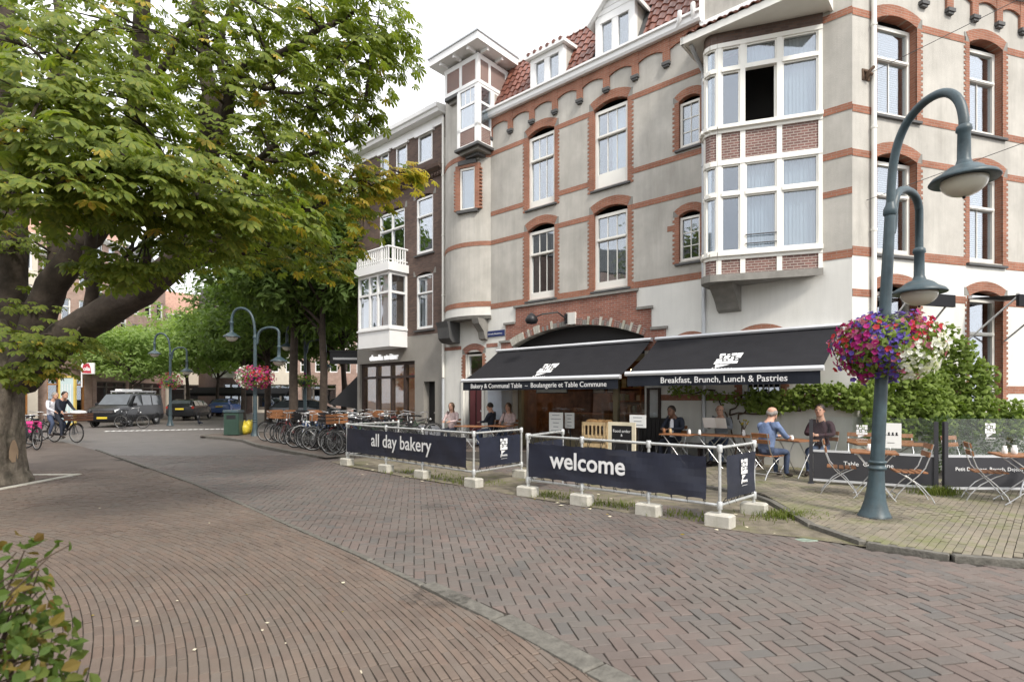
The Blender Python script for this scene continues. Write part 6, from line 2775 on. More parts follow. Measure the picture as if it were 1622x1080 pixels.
def sheet(px0, px1, py0, py1, d, label, lines, logo=False, rule=False):
    u = UA((px0 + px1) / 2, d)
    w_ = UA(px0, d) - UA(px1, d)
    z1, z0 = ZA((px0 + px1) / 2, py0, d), ZA((px0 + px1) / 2, py1, d)
    t = thing('notice_stand', label, 'notice', AW(u, d, 0), RZA, 'white notices before the shop')
    q = MB()
    q.box(-w_ / 2, w_ / 2, -.01, .01, z0, z1)
    q.obj('sheet', K['paper'], t)
    for i in range(lines):
        q = MB()
        z = z1 - (z1 - z0) * (i + .7) / (lines + .4)
        x = w_ * RN.uniform(.18, .38)
        q.box(-x, x, .011, .013, z - .008, z + .008)
        q.obj('print_line', K['grey_cl'], t)
    q = MB()
    q.tube([(0, -.03, .03), (0, -.03, z1)], .015, 6)
    q.lathe([(.18, .0), (.18, .02), (.02, .03)], 14, (0, -.03, .0))
    q.obj('stand', K['black'], t)
    return t


sheet(870, 891.5, 653, 686, 1.1, 'taller white menu sheet on a stand before the shop window', 5)
sheet(895, 909.5, 653.5, 678, .9, 'smaller white menu sheet right of the tall one', 4)
sheet(997.5, 1023, 657, 677, 1.6, 'wide white notice with small marks near the shop door', 3)
mc = thing('menu_case', 'dark glazed menu case with a pale sheet on the wall beside the door', 'menu case', AW(UA(1036, .03), .0, ZA(1036, 664)), RZA)
hh = ZA(1036, 614) - ZA(1036, 664)
q = MB()
for (a, b, c, d) in ((-.19, -.14, 0, hh), (.14, .19, 0, hh), (-.14, .14, hh - .05, hh), (-.14, .14, 0, .05)):
    q.box(a, b, .0, .09, c, d)
q.obj('frame', K['wood_dark'], mc)
q = MB()
q.box(-.12, .12, .0, .03, .08, hh - .06)
q.obj('sheet', K['pale_cl'], mc)
q = MB()
q.box(-.14, .14, .06, .065, .05, hh - .05)
q.obj('pane', K['clear'], mc)
bp_ = thing('slatted_panel', 'black slatted screen panel below the menu case', 'panel', AW(UA(1034, .5), .45, .05), RZA)
for i in range(7):
    q = MB()
    x = -.36 + i * .12
    q.box(x - .052, x + .052, -.02, .02, 0, 1.05)
    q.obj('slat', K['black'], bp_)
q = MB()
q.box(-.42, .42, -.05, -.02, .85, .93)
q.box(-.42, .42, -.05, -.02, .12, .20)
q.obj('batten', K['black'], bp_)
fz = thing('refrigerator', 'tall pale blue-white cabinet beside the shop entrance under the long awning', 'cabinet', AW(UA(788, .4), .3, .04), RZA)
q = MB()
q.bbox(-.32, .32, -.25, .25, .05, 2.0, .02)
q.obj('body', mat('pale_blue_enamel', (.55, .62, .70), .4), fz)
q = MB()
q.box(-.32, .1, .252, .262, .05, .85)
q.obj('panel', K['navy'], fz)
q = MB()
q.tube([(.26, .28, .9), (.26, .28, 1.4)], .012, 6)
q.obj('handle', K['chrome'], fz)

# ================================================================== vine, hedge, weeds
def leaf5(r=.09, lobes=5, spread=1.25, cup=.25, slim=.42):
    """one lobed leaf lying in x, y; stalk at the origin"""
    q = MB()
    for i in range(lobes):
        a = (i - (lobes - 1) / 2) * spread * 2 / lobes * 1.25
        L = r * (1 - .13 * abs(i - (lobes - 1) / 2))
        d = V((math.cos(a), math.sin(a), 0))
        n = V((-d.y, d.x, 0))
        w_ = L * slim
        tip = d * L + V((0, 0, -cup * L))
        m1 = d * L * .62 + V((0, 0, -.02 * L))
        q.face([(0, 0, 0), m1 - n * w_ + V((0, 0, -.10 * L)), tip, m1])
        q.face([(0, 0, 0), m1, tip, m1 + n * w_ + V((0, 0, -.10 * L))])
    return q


def scatter(leaf, items, name, m, par, nobj=0, order=None):
    """items: matrices; the first nobj (in order) as objects, the others joined"""
    me = leaf.mesh(name, m)
    if nobj:
        items = sorted(items, key=order)
    for M in items[:nobj]:
        linkM(name, me, par, M)
    mb = MB()
    V3 = [V(v) for v in leaf.v]
    for M in items[nobj:]:
        mb.idx([M @ v for v in V3], leaf.f)
    if mb.f:
        kind(mb.obj('foliage', m, par), 'stuff')


def near_cam(o):
    return lambda M: (o + M.translation - V((0, 0, EYE))).length


rr = random.Random(21)
vine = thing('wall_vine', 'climbing vine with broad green leaves along the white wall and round the house corner', 'vine', A0 + NA * .2 + NB * .2)
items = []


def blob(c, rad, n, outw, size, tilt=.75, droop=.5, shell=.55):
    for i in range(int(n * 1.3)):
        d = V((rr.gauss(0, 1), rr.gauss(0, 1), rr.gauss(0, 1))).normalized()
        k = (shell + (1 - shell) * rr.random())
        p = V(c) + V((d.x * rad[0], d.y * rad[1], d.z * rad[2])) * k
        nz = (V((d.x, d.y, abs(d.z) * .5 + .3)) + V(outw) * .7).normalized()
        # leaf plane: normal nz, stalk at the top, hanging
        x = V((rr.gauss(0, .5), rr.gauss(0, .5), -1))
        x = (x - nz * x.dot(nz)).normalized()
        y = nz.cross(x)
        M = Matrix((x, y, nz)).transposed().to_4x4()
        M = M @ Matrix.Rotation(rr.gauss(0, tilt), 4, 'X') @ Matrix.Rotation(rr.gauss(0, tilt), 4, 'Y') @ Matrix.Scale(size * rr.uniform(.6, 1.25), 4)
        M.translation = p
        items.append(M)


vo = vine.location
VB = []                                              # (world centre, radii, count, leaf scale)
for u in [x * .22 for x in range(0, 19)]:
    if u < 2.2:
        VB.append((AW(u, .22, 1.62 + .10 * math.sin(u * 3)), (.2, .2, .30), 75, 1.0))
    else:
        VB.append((AW(u, .16, 1.72 + .12 * math.sin(u * 2)), (.16, .16, .18), 18, .8))
for s in [x * .22 for x in range(0, 16)]:
    top = 1.95 + 1.15 * math.exp(-((s - 2.1) / .95) ** 2)
    z = .95
    while z < top:
        VB.append((A0 + DB * s + NB * (.35 + .15 * math.sin(s * 3 + z * 2)) + V((0, 0, z)), (.22, .26, .24), 42 if z > 1.2 else 26, 1.1))
        z += .3
for c, r_, n, sc in VB:
    blob(c - vo, r_, n, NA + NB, sc)
scatter(leaf5(.082), items, 'leaf', K['vine'], vine, 300, near_cam(vo))
q = MB()
for (u0, z0, u1, z1) in ((2.35, 0, 2.55, 1.2), (2.55, 1.2, 2.2, 1.75), (2.5, .9, 2.9, 1.8), (2.2, 1.75, .3, 1.6), (2.9, 1.8, 4.1, 1.7), (2.55, 1.2, 1.0, 1.35), (1.0, 1.35, .1, 1.5), (2.0, 0, 2.35, 1.1), (2.35, 1.1, 2.0, 1.6)):
    pts = [AW(u0 + (u1 - u0) * k / 6 + .04 * math.sin(k * 2), .08 + .03 * math.sin(k), z0 + (z1 - z0) * k / 6 + .04 * math.sin(k * 1.7)) - vo for k in range(7)]
    q.tube(pts, [.022 - .0015 * k for k in range(7)], 6)
q.obj('stem', K['stem'], vine)
hedge = thing('hedge', 'dark green clipped hedge behind the right glass screen', 'hedge', A0 + DB * 1.5 + NB * .9 + V((0, 0, .05)))
items = []
ho = hedge.location
for i in range(34):
    for z in (.2, .5, .8, 1.05):
        c = A0 + DB * (1.2 + i * .115) + NB * (.75 + .12 * math.sin(i)) + V((0, 0, z + .06))
        blob(c - ho, (.2, .2, .2), 22, NB, .55)
scatter(leaf5(.085, 3, .8, .1, .3), items, 'leaf', K['hedge'], hedge, 0)
ivy = thing('shrub', 'pale leaved bushy shrub above the hedge at the right edge', 'shrub', A0 + DB * 4.4 + NB * .6 + V((0, 0, .05)))
items = []
for i in range(12):
    for z in (1.0, 1.25, 1.5):
        c = A0 + DB * (2.6 + i * .25) + NB * (.7 + .1 * math.sin(i * 2)) + V((0, 0, z - .02 * i))
        blob(c - ivy.location, (.24, .22, .2), 34, NB, .9)
scatter(leaf5(.085), items, 'leaf', K['vine'], ivy, 0)

# weeds and fallen leaves along the barriers
def tuft(loc, label, n, h, spread, seed):
    q = MB()
    r0 = random.Random(seed)
    for i in range(n):
        a = r0.uniform(0, 2 * PI)
        x, y = r0.gauss(0, spread), r0.gauss(0, spread * .6)
        hh = h * r0.uniform(.5, 1.1)
        d = V((math.cos(a), math.sin(a), 0))
        p = V((x, y, 0))
        w_ = V((-d.y, d.x, 0)) * .006
        m = p + d * hh * .25 + V((0, 0, hh * .65))
        e = p + d * hh * .6 + V((0, 0, hh * .85))
        q.face([p - w_, p + w_, m + w_ * .7, m - w_ * .7])
        q.face([m - w_ * .7, m + w_ * .7, e])
    o = q.obj('grass', K['grass'], None, loc)
    kind(o, 'stuff')
    o['label'] = label
    o['category'] = 'grass'
    return o


tuft(up((6.95, 8.95)), 'tuft of grass at the foot of the double screen post', 420, .16, .16, 1)
tuft(V((3.75, 7.5, .0)), 'weeds growing along the terrace kerb beside the barrier', 520, .12, .22, 2)
for i, t_ in enumerate((.08, .22, .45, .55, .8, .93)):
    p = ba.lerp(be, t_) + V((.12, .25, 0))
    tuft(V((p.x, p.y, 0)), 'thin weeds under the welcome barrier', 130, .09, .2, 10 + i)
for i, t_ in enumerate((.5, .7, .85, .97)):
    p = fa.lerp(fe, t_) + V((.12, .25, 0))
    tuft(V((p.x, p.y, 0)), 'thin weeds under the bakery barrier', 130, .09, .25, 20 + i)
r0 = random.Random(31)
fm = leaf5(.05, 5, 1.2, .12).mesh('fallen_leaf', K['leaf_y'])
pm = MB()
pm.idx([(-.05, -.03, 0), (.04, -.04, .006), (.055, .03, 0), (-.03, .045, .008), (0, 0, .015)], [(0, 1, 4), (1, 2, 4), (2, 3, 4), (3, 0, 4)])
pale = pm.mesh('fallen_leaf', mat('dry_pale_leaf', (.62, .56, .42), .8))
spots = [(1110, 826), (1183, 835), (1227, 845), (1280, 825), (1062, 806), (1010, 795), (968, 790), (948, 783), (905, 790), (700, 757), (650, 756), (1040, 815), (1313, 852), (570, 1065), (1165, 815)]
for i, (a, b) in enumerate(spots):
    p = G(a, b)
    o = link('fallen_leaf', pale if i % 4 else fm, None, (p.x, p.y, .004), r0.uniform(0, 6))
    o.scale = (r0.uniform(.45, .8),) * 3
    tag(o, 'dry fallen leaf lying flat on the street bricks', 'leaf', 'fallen leaves on the street')
for i in range(46):
    k = r0.random()
    p = (fa.lerp(fe, k) if i % 2 else ba.lerp(be, k)) + V((r0.gauss(-.1, .28), r0.gauss(-.12, .3), 0))
    o = link('fallen_leaf', fm if i % 3 else pale, None, (p.x, p.y, .006), r0.uniform(0, 6))
    o.scale = (r0.uniform(.4, .8),) * 3
    tag(o, 'dry fallen leaf lying flat on the street bricks', 'leaf', 'fallen leaves on the street')
for i in range(26):
    p = G(r0.uniform(20, 760), 760 + 310 * r0.random() ** 1.3)
    if seg_side(KERB, p.x, p.y)[0] > -.1:
        continue
    o = link('fallen_leaf', fm if i % 2 else pale, None, (p.x, p.y, .006), r0.uniform(0, 6))
    o.scale = (r0.uniform(.2, .4),) * 3
    tag(o, 'dry fallen leaf lying flat on the pavement bricks', 'leaf', 'fallen leaves on the pavement')
K['stain'] = mat('dark_stain', (.05, .045, .04), .8)
_b = K['stain'].node_tree
_p, _x, _y, _n = _b.nodes['Principled BSDF'], N(_b, 'ShaderNodeBsdfTransparent'), N(_b, 'ShaderNodeMixShader'), N(_b, 'ShaderNodeTexNoise', Scale=9.0, Detail=8.0)
_r = N(_b, 'ShaderNodeMapRange')
_r.inputs['From Min'].default_value = .45
_r.inputs['From Max'].default_value = .85
_b.links.new(_n.outputs['Fac'], _r.inputs['Value'])
_b.links.new(_r.outputs[0], _y.inputs[0])
_b.links.new(_x.outputs[0], _y.inputs[1])
_b.links.new(_p.outputs[0], _y.inputs[2])
_b.links.new(_y.outputs[0], _b.nodes['Material Output'].inputs['Surface'])
for i, (px, py, rad, z) in enumerate(((682, 950, .30, .022), (690, 803, .22, .022), (1385, 826, .46, .083))):
    p = G(px, py)
    q = MB()
    q.face([(rad * r0.uniform(.7, 1.2) * math.cos(2 * PI * k / 14), rad * .8 * r0.uniform(.7, 1.2) * math.sin(2 * PI * k / 14), 0) for k in range(14)])
    tag(q.obj('stain', K['stain'], None, (p.x, p.y, z)), ['dark oily stain on the brown pavement', 'dark patch on the kerb line of the street', 'dark dirt round the foot of the near lamp post'][i], 'stain')
gp = G(1277, 855)
q = MB()
q.bbox(-.11, .11, -.07, .07, -.01, .006, .006)
tag(q.obj('cover_plate', mat('verdigris_plate', (.22, .27, .22), .7, var=.3, scale=12), None, (gp.x, gp.y, 0), .3), 'small greenish metal cover plate set in the bricks by the kerb', 'cover')
gp = G(650, 748)
q = MB()
q.box(-.25, .25, -.16, .16, -.01, .004)
for i in range(7):
    q.box(-.22 + i * .065, -.19 + i * .065, -.13, .13, .004, .012)
tag(q.obj('drain_grate', K['sill'], None, (gp.x, gp.y, 0), RZA), 'dark iron drain grate between the concrete feet of the bakery barrier', 'drain')
# ================================================================== the horse chestnut in the foreground
rr = random.Random(5)


def palmate(r=.2, n=7):
    q = MB()
    for i in range(n):
        a = (i - (n - 1) / 2) * (2.35 / (n - 1)) * 1.6
        L = r * (1 - .10 * abs(i - (n - 1) / 2))
        d = V((math.cos(a), math.sin(a), 0))
        s = V((-d.y, d.x, 0))
        w_ = L * .19
        z1, z2, z3 = .02 * L, -.10 * L, -.30 * L
        b0, m1, m2, tip = V((0, 0, 0)), d * L * .45 + V((0, 0, z1)), d * L * .78 + V((0, 0, z2)), d * L + V((0, 0, z3))
        e = V((0, 0, -.035 * r))
        q.face([b0, m1 - s * w_ * .7 + e, m1])
        q.face([b0, m1, m1 + s * w_ * .7 + e])
        q.face([m1 - s * w_ * .7 + e, m2 - s * w_ + e, m2, m1])
        q.face([m1, m2, m2 + s * w_ + e, m1 + s * w_ * .7 + e])
        q.face([m2 - s * w_ + e, tip, m2])
        q.face([m2, tip, m2 + s * w_ + e])
    return q


TB = V((-10.2, 10.4, 0))
chest = thing('horse_chestnut', 'big horse chestnut tree with thick dark limbs at the left edge', 'tree', TB)
tk = MB()


def limb(pts, r0, r1, n=12, m=0, wob=.02):
    """smooth tapering limb through the points"""
    P_ = [V(p) - TB for p in pts]
    out = []
    k = 5
    for i in range(len(P_) - 1):
        p0, p1, p2, p3 = P_[max(0, i - 1)], P_[i], P_[i + 1], P_[min(len(P_) - 1, i + 2)]
        for j in range(k):
            t = j / k
            out.append(.5 * ((2 * p1) + (p2 - p0) * t + (2 * p0 - 5 * p1 + 4 * p2 - p3) * t * t + (3 * p1 - p0 - 3 * p2 + p3) * t ** 3))
    out.append(P_[-1])
    N_ = len(out)
    for p in out[1:-1]:
        p += V((rr.gauss(0, wob), rr.gauss(0, wob), rr.gauss(0, wob)))
    tk.tube(out, [r0 + (r1 - r0) * (i / (N_ - 1)) ** .8 for i in range(N_)], n, m)
    return out


# trunk with root flare and ridged bark
n, prof = 72, [(0, .82), (.06, .80), (.12, .78), (.22, .76), (.35, .74), (.5, .72), (.65, .71), (.8, .70), (1.0, .685), (1.15, .68), (1.3, .68), (1.5, .685), (1.65, .69), (1.8, .70), (2.05, .73), (2.3, .76), (2.5, .75), (2.7, .72), (3.1, .55)]
ridge = [rr.gauss(0, .022) for _ in range(n)]
vs = []
for z, r in prof:
    for j in range(n):
        a = 2 * PI * j / n
        rad = r * (1 + .05 * math.sin(3 * a + z) + .03 * math.sin(7 * a - z * 1.5) + rr.uniform(-.008, .008) + ridge[(j + int(1.5 * math.sin(z * 2.2))) % n] + (.10 * max(0, math.sin(5 * a)) if z < .2 else 0))
        vs.append((rad * math.cos(a) + .04 * z, rad * math.sin(a) - .02 * z, z))
tk.idx(vs, [(i * n + j, i * n + (j + 1) % n, (i + 1) * n + (j + 1) % n, (i + 1) * n + j) for i in range(len(prof) - 1) for j in range(n)], 0, True)
tk.obj('trunk', K['bark'], chest)
sc = MB()
for (a, z, w_, h) in ((.0, .62, .10, .22), (-.5, 1.05, .05, .10)):
    c = V((.70 * math.cos(a) + .03, .70 * math.sin(a), z))
    t_ = V((-math.sin(a), math.cos(a), 0))
    o = V((math.cos(a), math.sin(a), 0))
    pts = [c + t_ * (w_ * math.cos(b) * (1 - .3 * math.sin(b))) + V((0, 0, h * math.sin(b))) + o * .035 for b in [2 * PI * k / 10 for k in range(10)]]
    sc.face(pts)
sc.obj('bark_scar', K['scar'], chest)

TOP = P(28, 560, 10.3)
limbs = []


def L_(spec, r0, r1, m=K['bark2']):
    global tk
    tk = MB()
    pts = [P(*s) for s in spec]
    out = limb(pts, r0, r1)
    tk.obj('limb', m, chest)
    limbs.append((out, r0, r1))
    return out


L_([(30, 600, 10.4), (90, 545, 10.0), (170, 492, 9.5), (250, 440, 9.0), (300, 385, 8.7), (322, 320, 8.6), (325, 230, 8.7), (330, 120, 8.9), (300, -60, 9)], .34, .085)
L_([(40, 580, 10.4), (75, 470, 10.2), (120, 400, 10.0), (180, 330, 9.8), (215, 200, 9.6), (225, 60, 9.5), (235, -120, 9.5)], .30, .10)
L_([(20, 590, 10.4), (15, 480, 10.6), (20, 350, 10.6), (5, 200, 10.6), (10, 0, 10.6)], .34, .14)
L_([(50, 560, 10.3), (85, 430, 10.6), (90, 300, 10.8), (100, 150, 11), (90, -40, 11)], .18, .08)
L_([(260, 432, 9.0), (330, 400, 8.4), (370, 330, 8.0), (400, 260, 7.8), (440, 230, 7.6)], .12, .035)
L_([(320, 310, 8.6), (355, 190, 8.4), (372, 120, 8.3), (440, 85, 8.2), (510, 50, 8.3), (560, 20, 8.4)], .11, .03)
L_([(325, 235, 8.7), (350, 150, 8.9), (352, 50, 9.0), (380, -20, 9)], .08, .03)
L_([(365, 340, 8.0), (430, 350, 8.3), (500, 330, 8.8), (560, 290, 9.3), (630, 272, 9.8)], .06, .015)
L_([(400, 262, 7.8), (470, 250, 8.2), (540, 230, 8.7), (590, 205, 9.0)], .045, .014)
L_([(372, 122, 8.3), (420, 140, 8.0), (500, 150, 8.2), (590, 160, 8.6)], .04, .014)
L_([(440, 86, 8.2), (530, 70, 8.6), (620, 55, 9.0)], .035, .012)
L_([(140, 505, 9.7), (150, 380, 9.0), (130, 260, 7.6), (120, 170, 6.4), (90, 120, 5.8)], .11, .03)
L_([(215, 465, 9.2), (240, 380, 8.0), (260, 300, 6.8), (300, 270, 6.0)], .09, .02)
L_([(280, 420, 8.9), (390, 400, 9.4), (470, 380, 9.8), (530, 400, 10.2)], .06, .014)
L_([(220, 180, 9.6), (270, 90, 9.2), (310, 20, 9.0), (340, -60, 9)], .08, .03)
L_([(5, 300, 10.6), (-60, 180, 9), (-140, 60, 8)], .14, .05)
# --- foliage: tiers of drooping sprays
LEAF = palmate(.172)
LEAFY = palmate(.15)
greens, yells = [], []


def spray(c, rad, nl, yellow=0.0, size=1.0, out=None):
    """a flattened, drooping tier of leaves around c"""
    c = V(c)
    od = V(out).normalized() if out is not None else V(((c - (TB + V((0, 0, 4)))).x, (c - TB).y, 0)).normalized()
    for i in range(nl):
        a = rr.uniform(0, 2 * PI)
        k = math.sqrt(rr.random())
        x, y = rad[0] * k * math.cos(a), rad[1] * k * math.sin(a)
        z = rad[2] * (rr.gauss(0, .42) - .55 * k * k + .25)
        p = c + V((x, y, z)) - TB
        h = V((x / rad[0], y / rad[1], 0)) + od * .5 + V((rr.gauss(0, .45), rr.gauss(0, .45), 0))
        h = h.normalized() if h.length > .01 else od
        dr = rr.uniform(.15, .95)
        xx = (h + V((0, 0, -dr))).normalized()
        nz = (V((0, 0, 1)) + h * dr * .9 + V((rr.gauss(0, .25), rr.gauss(0, .25), 0))).normalized()
        nz = (nz - xx * nz.dot(xx)).normalized()
        M = Matrix((xx, nz.cross(xx), nz)).transposed().to_4x4() @ Matrix.Scale(size * rr.uniform(.62, 1.15), 4)
        M.translation = p
        (yells if rr.random() < yellow else greens).append(M)


# (px, py, distance, radii in metres, leaves, share of turning leaves)
TIERS = [
    (55, 165, 5.4, (.95, .8, .26), 70, .02), (30, 250, 5.2, (.8, .8, .26), 55, .03), (120, 235, 5.2, (.8, .7, .24), 60, .05), (190, 270, 5.4, (.75, .7, .24), 60, .10), (250, 320, 5.6, (.75, .7, .24), 58, .06),
    (90, 300, 5.0, (.7, .6, .2), 44, .04), (320, 345, 6.0, (.7, .7, .22), 52, .04), (380, 320, 6.3, (.7, .7, .24), 50, .05), (430, 350, 6.6, (.65, .65, .24), 46, .03), (300, 285, 5.8, (.8, .7, .24), 55, .05),
    (150, 150, 5.8, (.9, .8, .26), 60, .03), (110, 90, 6.0, (1.0, .8, .3), 60, .02), (20, 60, 5.8, (1., .8, .3), 50, .02), (210, 180, 6.0, (.8, .7, .26), 50, .05), (195, 425, 6.4, (.55, .5, .2), 34, .0),
    (300, 395, 6.8, (.55, .6, .2), 36, .0), (20, 330, 5.6, (.7, .7, .2), 36, .03), (150, 330, 5.8, (.7, .6, .2), 40, .02),
    (200, 40, 7.4, (1.2, 1.0, .4), 80, .05), (300, 60, 7.6, (1.2, 1.0, .4), 85, .08), (400, 40, 7.8, (1.2, 1.0, .4), 90, .06), (490, 30, 8.0, (1.1, 1.0, .4), 85, .04), (570, 20, 8.2, (.9, .9, .4), 60, .04),
    (430, 130, 7.6, (1.1, 1.0, .4), 85, .05), (520, 110, 8.0, (1.0, .9, .36), 75, .04), (590, 90, 8.4, (.75, .8, .30), 55, .06), (622, 62, 8.8, (.42, .6, .24), 36, .03), (600, 40, 8.6, (.6, .7, .26), 36, .04),
    (545, 160, 8.4, (.6, .7, .24), 40, .05), (590, 185, 8.8, (.25, .4, .14), 12, .1), (500, 190, 8.2, (.9, .9, .30), 62, .05), (420, 220, 7.6, (1.0, .9, .34), 70, .05), (470, 270, 8.0, (.8, .9, .30), 60, .08), (515, 240, 8.6, (.5, .7, .22), 30, .10), (350, 250, 7.2, (1.0, .9, .34), 62, .05),
    (560, 282, 9.2, (.65, .7, .20), 48, .6), (612, 278, 9.6, (.6, .6, .18), 46, .85), (655, 280, 9.9, (.38, .5, .15), 32, .92), (590, 300, 9.6, (.5, .7, .22), 42, .6), (520, 300, 9.0, (.7, .8, .28), 50, .3), (575, 345, 9.8, (.35, .6, .24), 26, .6), (560, 395, 10.2, (.28, .5, .2), 18, .45),
    (480, 330, 8.6, (.8, .9, .3), 56, .10), (430, 390, 9.4, (.9, .9, .34), 62, .06), (490, 410, 9.8, (.75, .9, .30), 56, .2), (370, 400, 9.0, (.9, .9, .32), 58, .04), (530, 430, 10.4, (.45, .6, .2), 24, .35),
    (40, 545, 9.0, (.7, .6, .24), 46, .10), (110, 545, 9.2, (.7, .6, .22), 42, .12), (20, 590, 9.0, (.6, .5, .22), 34, .12), (70, 585, 9.2, (.5, .5, .18), 26, .15), 
    (20, 380, 9.8, (1.1, 1.1, .4), 60, .02), (60, 220, 10.6, (1.5, 1.2, .5), 90, .02), (180, 200, 10.8, (1.5, 1.2, .5), 90, .03),
    (280, 230, 10.2, (1.4, 1.2, .5), 90, .03), (60, 80, 10.6, (1.6, 1.3, .5), 90, .02), (180, 70, 10.8, (1.6, 1.3, .5), 95, .03), (300, 90, 10.6, (1.6, 1.3, .5), 95, .04), (410, 110, 10.4, (1.5, 1.2, .5), 90, .04), (500, 90, 10.4, (1.2, 1.1, .4), 64, .04), (430, 220, 10.2, (1.3, 1.2, .5), 76, .04), (480, 170, 10.2, (.9, 1.0, .36), 40, .05), 
    (215, 425, 6.3, (.5, .5, .18), 34, .0), (60, 400, 10.8, (1.0, 1., .4), 30, .02), (235, 350, 9.8, (1.0, 1., .4), 44, .02), (200, 120, 9.0, (.9, .9, .3), 50, .03), (370, 310, 10.2, (1.0, 1.0, .4), 44, .03), (150, 330, 11.0, (1.0, 1.0, .4), 40, .03), (320, 140, 8.0, (.8, .8, .3), 40, .05), (120, 440, 10.8, (.8, .8, .3), 24, .02),
    (60, -60, 8, (1.8, 1.6, .6), 90, .02), (220, -70, 8.4, (1.8, 1.6, .6), 90, .03), (380, -60, 8.8, (1.8, 1.5, .6), 90, .03), (520, -40, 9, (1.4, 1.3, .5), 70, .03), (-80, 100, 8, (1.6, 1.5, .6), 80, .02), (-90, 300, 8.2, (1.5, 1.5, .6), 70, .02), (-60, 480, 9, (1.3, 1.2, .5), 56, .03),
    (300, -220, 10, (2.4, 2.2, .8), 120, .02), (80, -240, 10, (2.4, 2.2, .8), 120, .02),
]
for (px, py, Y, rad, nl, yl) in TIERS:
    spray(P(px, py, Y), rad, int(nl * (1.6 if Y < 7 else 1.4)), yl, 1.0 if Y < 7 else .95)
vis = lambda M: (TB + M.translation - V((0, 0, EYE))).length
me = LEAF.mesh('leaf', K['leaf1'])


def inview(M):
    p = TB + M.translation
    a, b = CX + F * p.x / p.y, HY + F * (EYE - p.z) / p.y
    return 0 < a < 1622 and 0 < b < 1080


greens.sort(key=lambda M: vis(M) + (0 if inview(M) else 100))
V3 = [V(v) for v in LEAF.v]
mb, my = MB(), MB()
for i, M in enumerate(greens):
    if i < 300:
        linkM('leaf', me, chest, M)
    else:
        mb.idx([M @ v for v in V3], LEAF.f)
V3 = [V(v) for v in LEAFY.v]
for M in yells:
    my.idx([M @ v for v in V3], LEAFY.f)
crown = kind(mb.obj('crown', K['leaf1'], chest), 'stuff')
kind(my.obj('turning_foliage', K['leaf_y'], chest), 'stuff')
# fine twigs towards the tiers
tk = MB()
ends = [p for out, a, b in limbs for p in out[::2]]
for (px, py, Y, rad, nl, yl) in TIERS:
    c = P(px, py, Y) - TB
    b = min(ends, key=lambda p: (p - c).length)
    m = (b + c) / 2 + V((0, 0, .12 * (b - c).length))
    tk.tube([b, m, c + V((0, 0, .05))], [.03, .018, .008], 6)
    for k in range(4):
        e = c + V((rr.uniform(-1, 1) * rad[0] * .8, rr.uniform(-1, 1) * rad[1] * .8, rr.uniform(-.3, .2) * rad[2]))
        tk.tube([m.lerp(c, .5), c.lerp(e, .5) + V((0, 0, .04)), e], [.012, .009, .004], 5)
kind(tk.obj('twigs', K['bark2'], chest), 'stuff')
gr = thing('tree_grate', 'pale stone edging of the tree pit at the foot of the big chestnut', 'tree pit', (TB.x, TB.y, 0), .05)
for (x0, x1, y0, y1) in ((-1.4, 1.15, -1.2, -1.05), (-1.4, 1.15, 1.05, 1.2), (1.0, 1.15, -1.049, 1.049), (-1.4, -1.25, -1.049, 1.049)):
    q = MB()
    q.bbox(x0, x1, y0, y1, -.02, .02, .008)
    q.obj('edging_stone', K['concrete'], gr)
q = MB()
q.face([(-1.25, -1.05, .006), (.95, -1.05, .006), (.95, 1.05, .006), (-1.25, 1.05, .006)])
q.obj('soil', mat('bare_soil', (.06, .045, .033), .95, var=.4, scale=9, bump=.8, bscale=40), gr)

# bush in the lower left corner
bush = thing('bush', 'blurred green and reddish leafy bush in the lower left corner', 'bush', (-2.9, 2.6, 0))
items, it2 = [], []
bo = bush.location
for (px, py, Y, r_, n) in ((15, 1015, 2.4, .22, 70), (30, 950, 2.5, .17, 44), (70, 1055, 2.4, .18, 52), (95, 1075, 2.4, .10, 18), (20, 1080, 2.3, .22, 40), (50, 885, 2.7, .12, 12), (15, 865, 2.7, .10, 10), (100, 1000, 2.5, .09, 9), (-40, 960, 2.5, .3, 60), (100, 865, 2.8, .05, 4), (70, 985, 2.4, .12, 14), (15, 1140, 2.3, .3, 50), (-60, 1080, 2.3, .3, 50)):
    c = P(px, py, Y) - bo
    for i in range(n):
        d = V((rr.gauss(0, 1), rr.gauss(0, 1), rr.gauss(0, 1))).normalized()
        p = c + d * r_ * rr.uniform(.4, 1)
        M = Matrix.Translation(p) @ rand_rot((d.x, d.y, .6), rr, .5) @ Matrix.Scale(rr.uniform(.6, 1.2), 4)
        (it2 if rr.random() < .16 else items).append(M)
oval = MB()
oval.idx([(0, 0, 0), (.018, -.017, .004), (.04, -.02, .002), (.065, 0, -.006), (.04, .02, .002), (.018, .017, .004), (.033, 0, -.004)], [(0, 1, 6), (1, 2, 6), (2, 3, 6), (3, 4, 6), (4, 5, 6), (5, 0, 6)])
oval.v = [tuple(1.2 * x for x in v) for v in oval.v]
K['bush_leaf'] = leaf_mat('bush_leaf', [(.05, .09, .02), (.09, .14, .03), (.07, .115, .028), (.13, .17, .04), (.14, .09, .03)], .4)
scatter(oval, items, 'leaf', K['bush_leaf'], bush, 240, near_cam(bo))
scatter(oval, it2, 'leaf', leaf_mat('russet_leaf', [(.16, .10, .03), (.20, .16, .04), (.12, .05, .03)], .35), bush, 30, near_cam(bo))
q = MB()
for i in range(34):
    px, py, Y = rr.uniform(-40, 90), rr.uniform(860, 1060), rr.uniform(2.3, 2.7)
    e = P(px, py, Y) - bo
    b = V((rr.uniform(-.4, .5), rr.uniform(-.3, .2), 0))
    m = b.lerp(e, .6) + V((0, 0, .08))
    q.tube([b, m, e], [.009, .006, .003], 5)
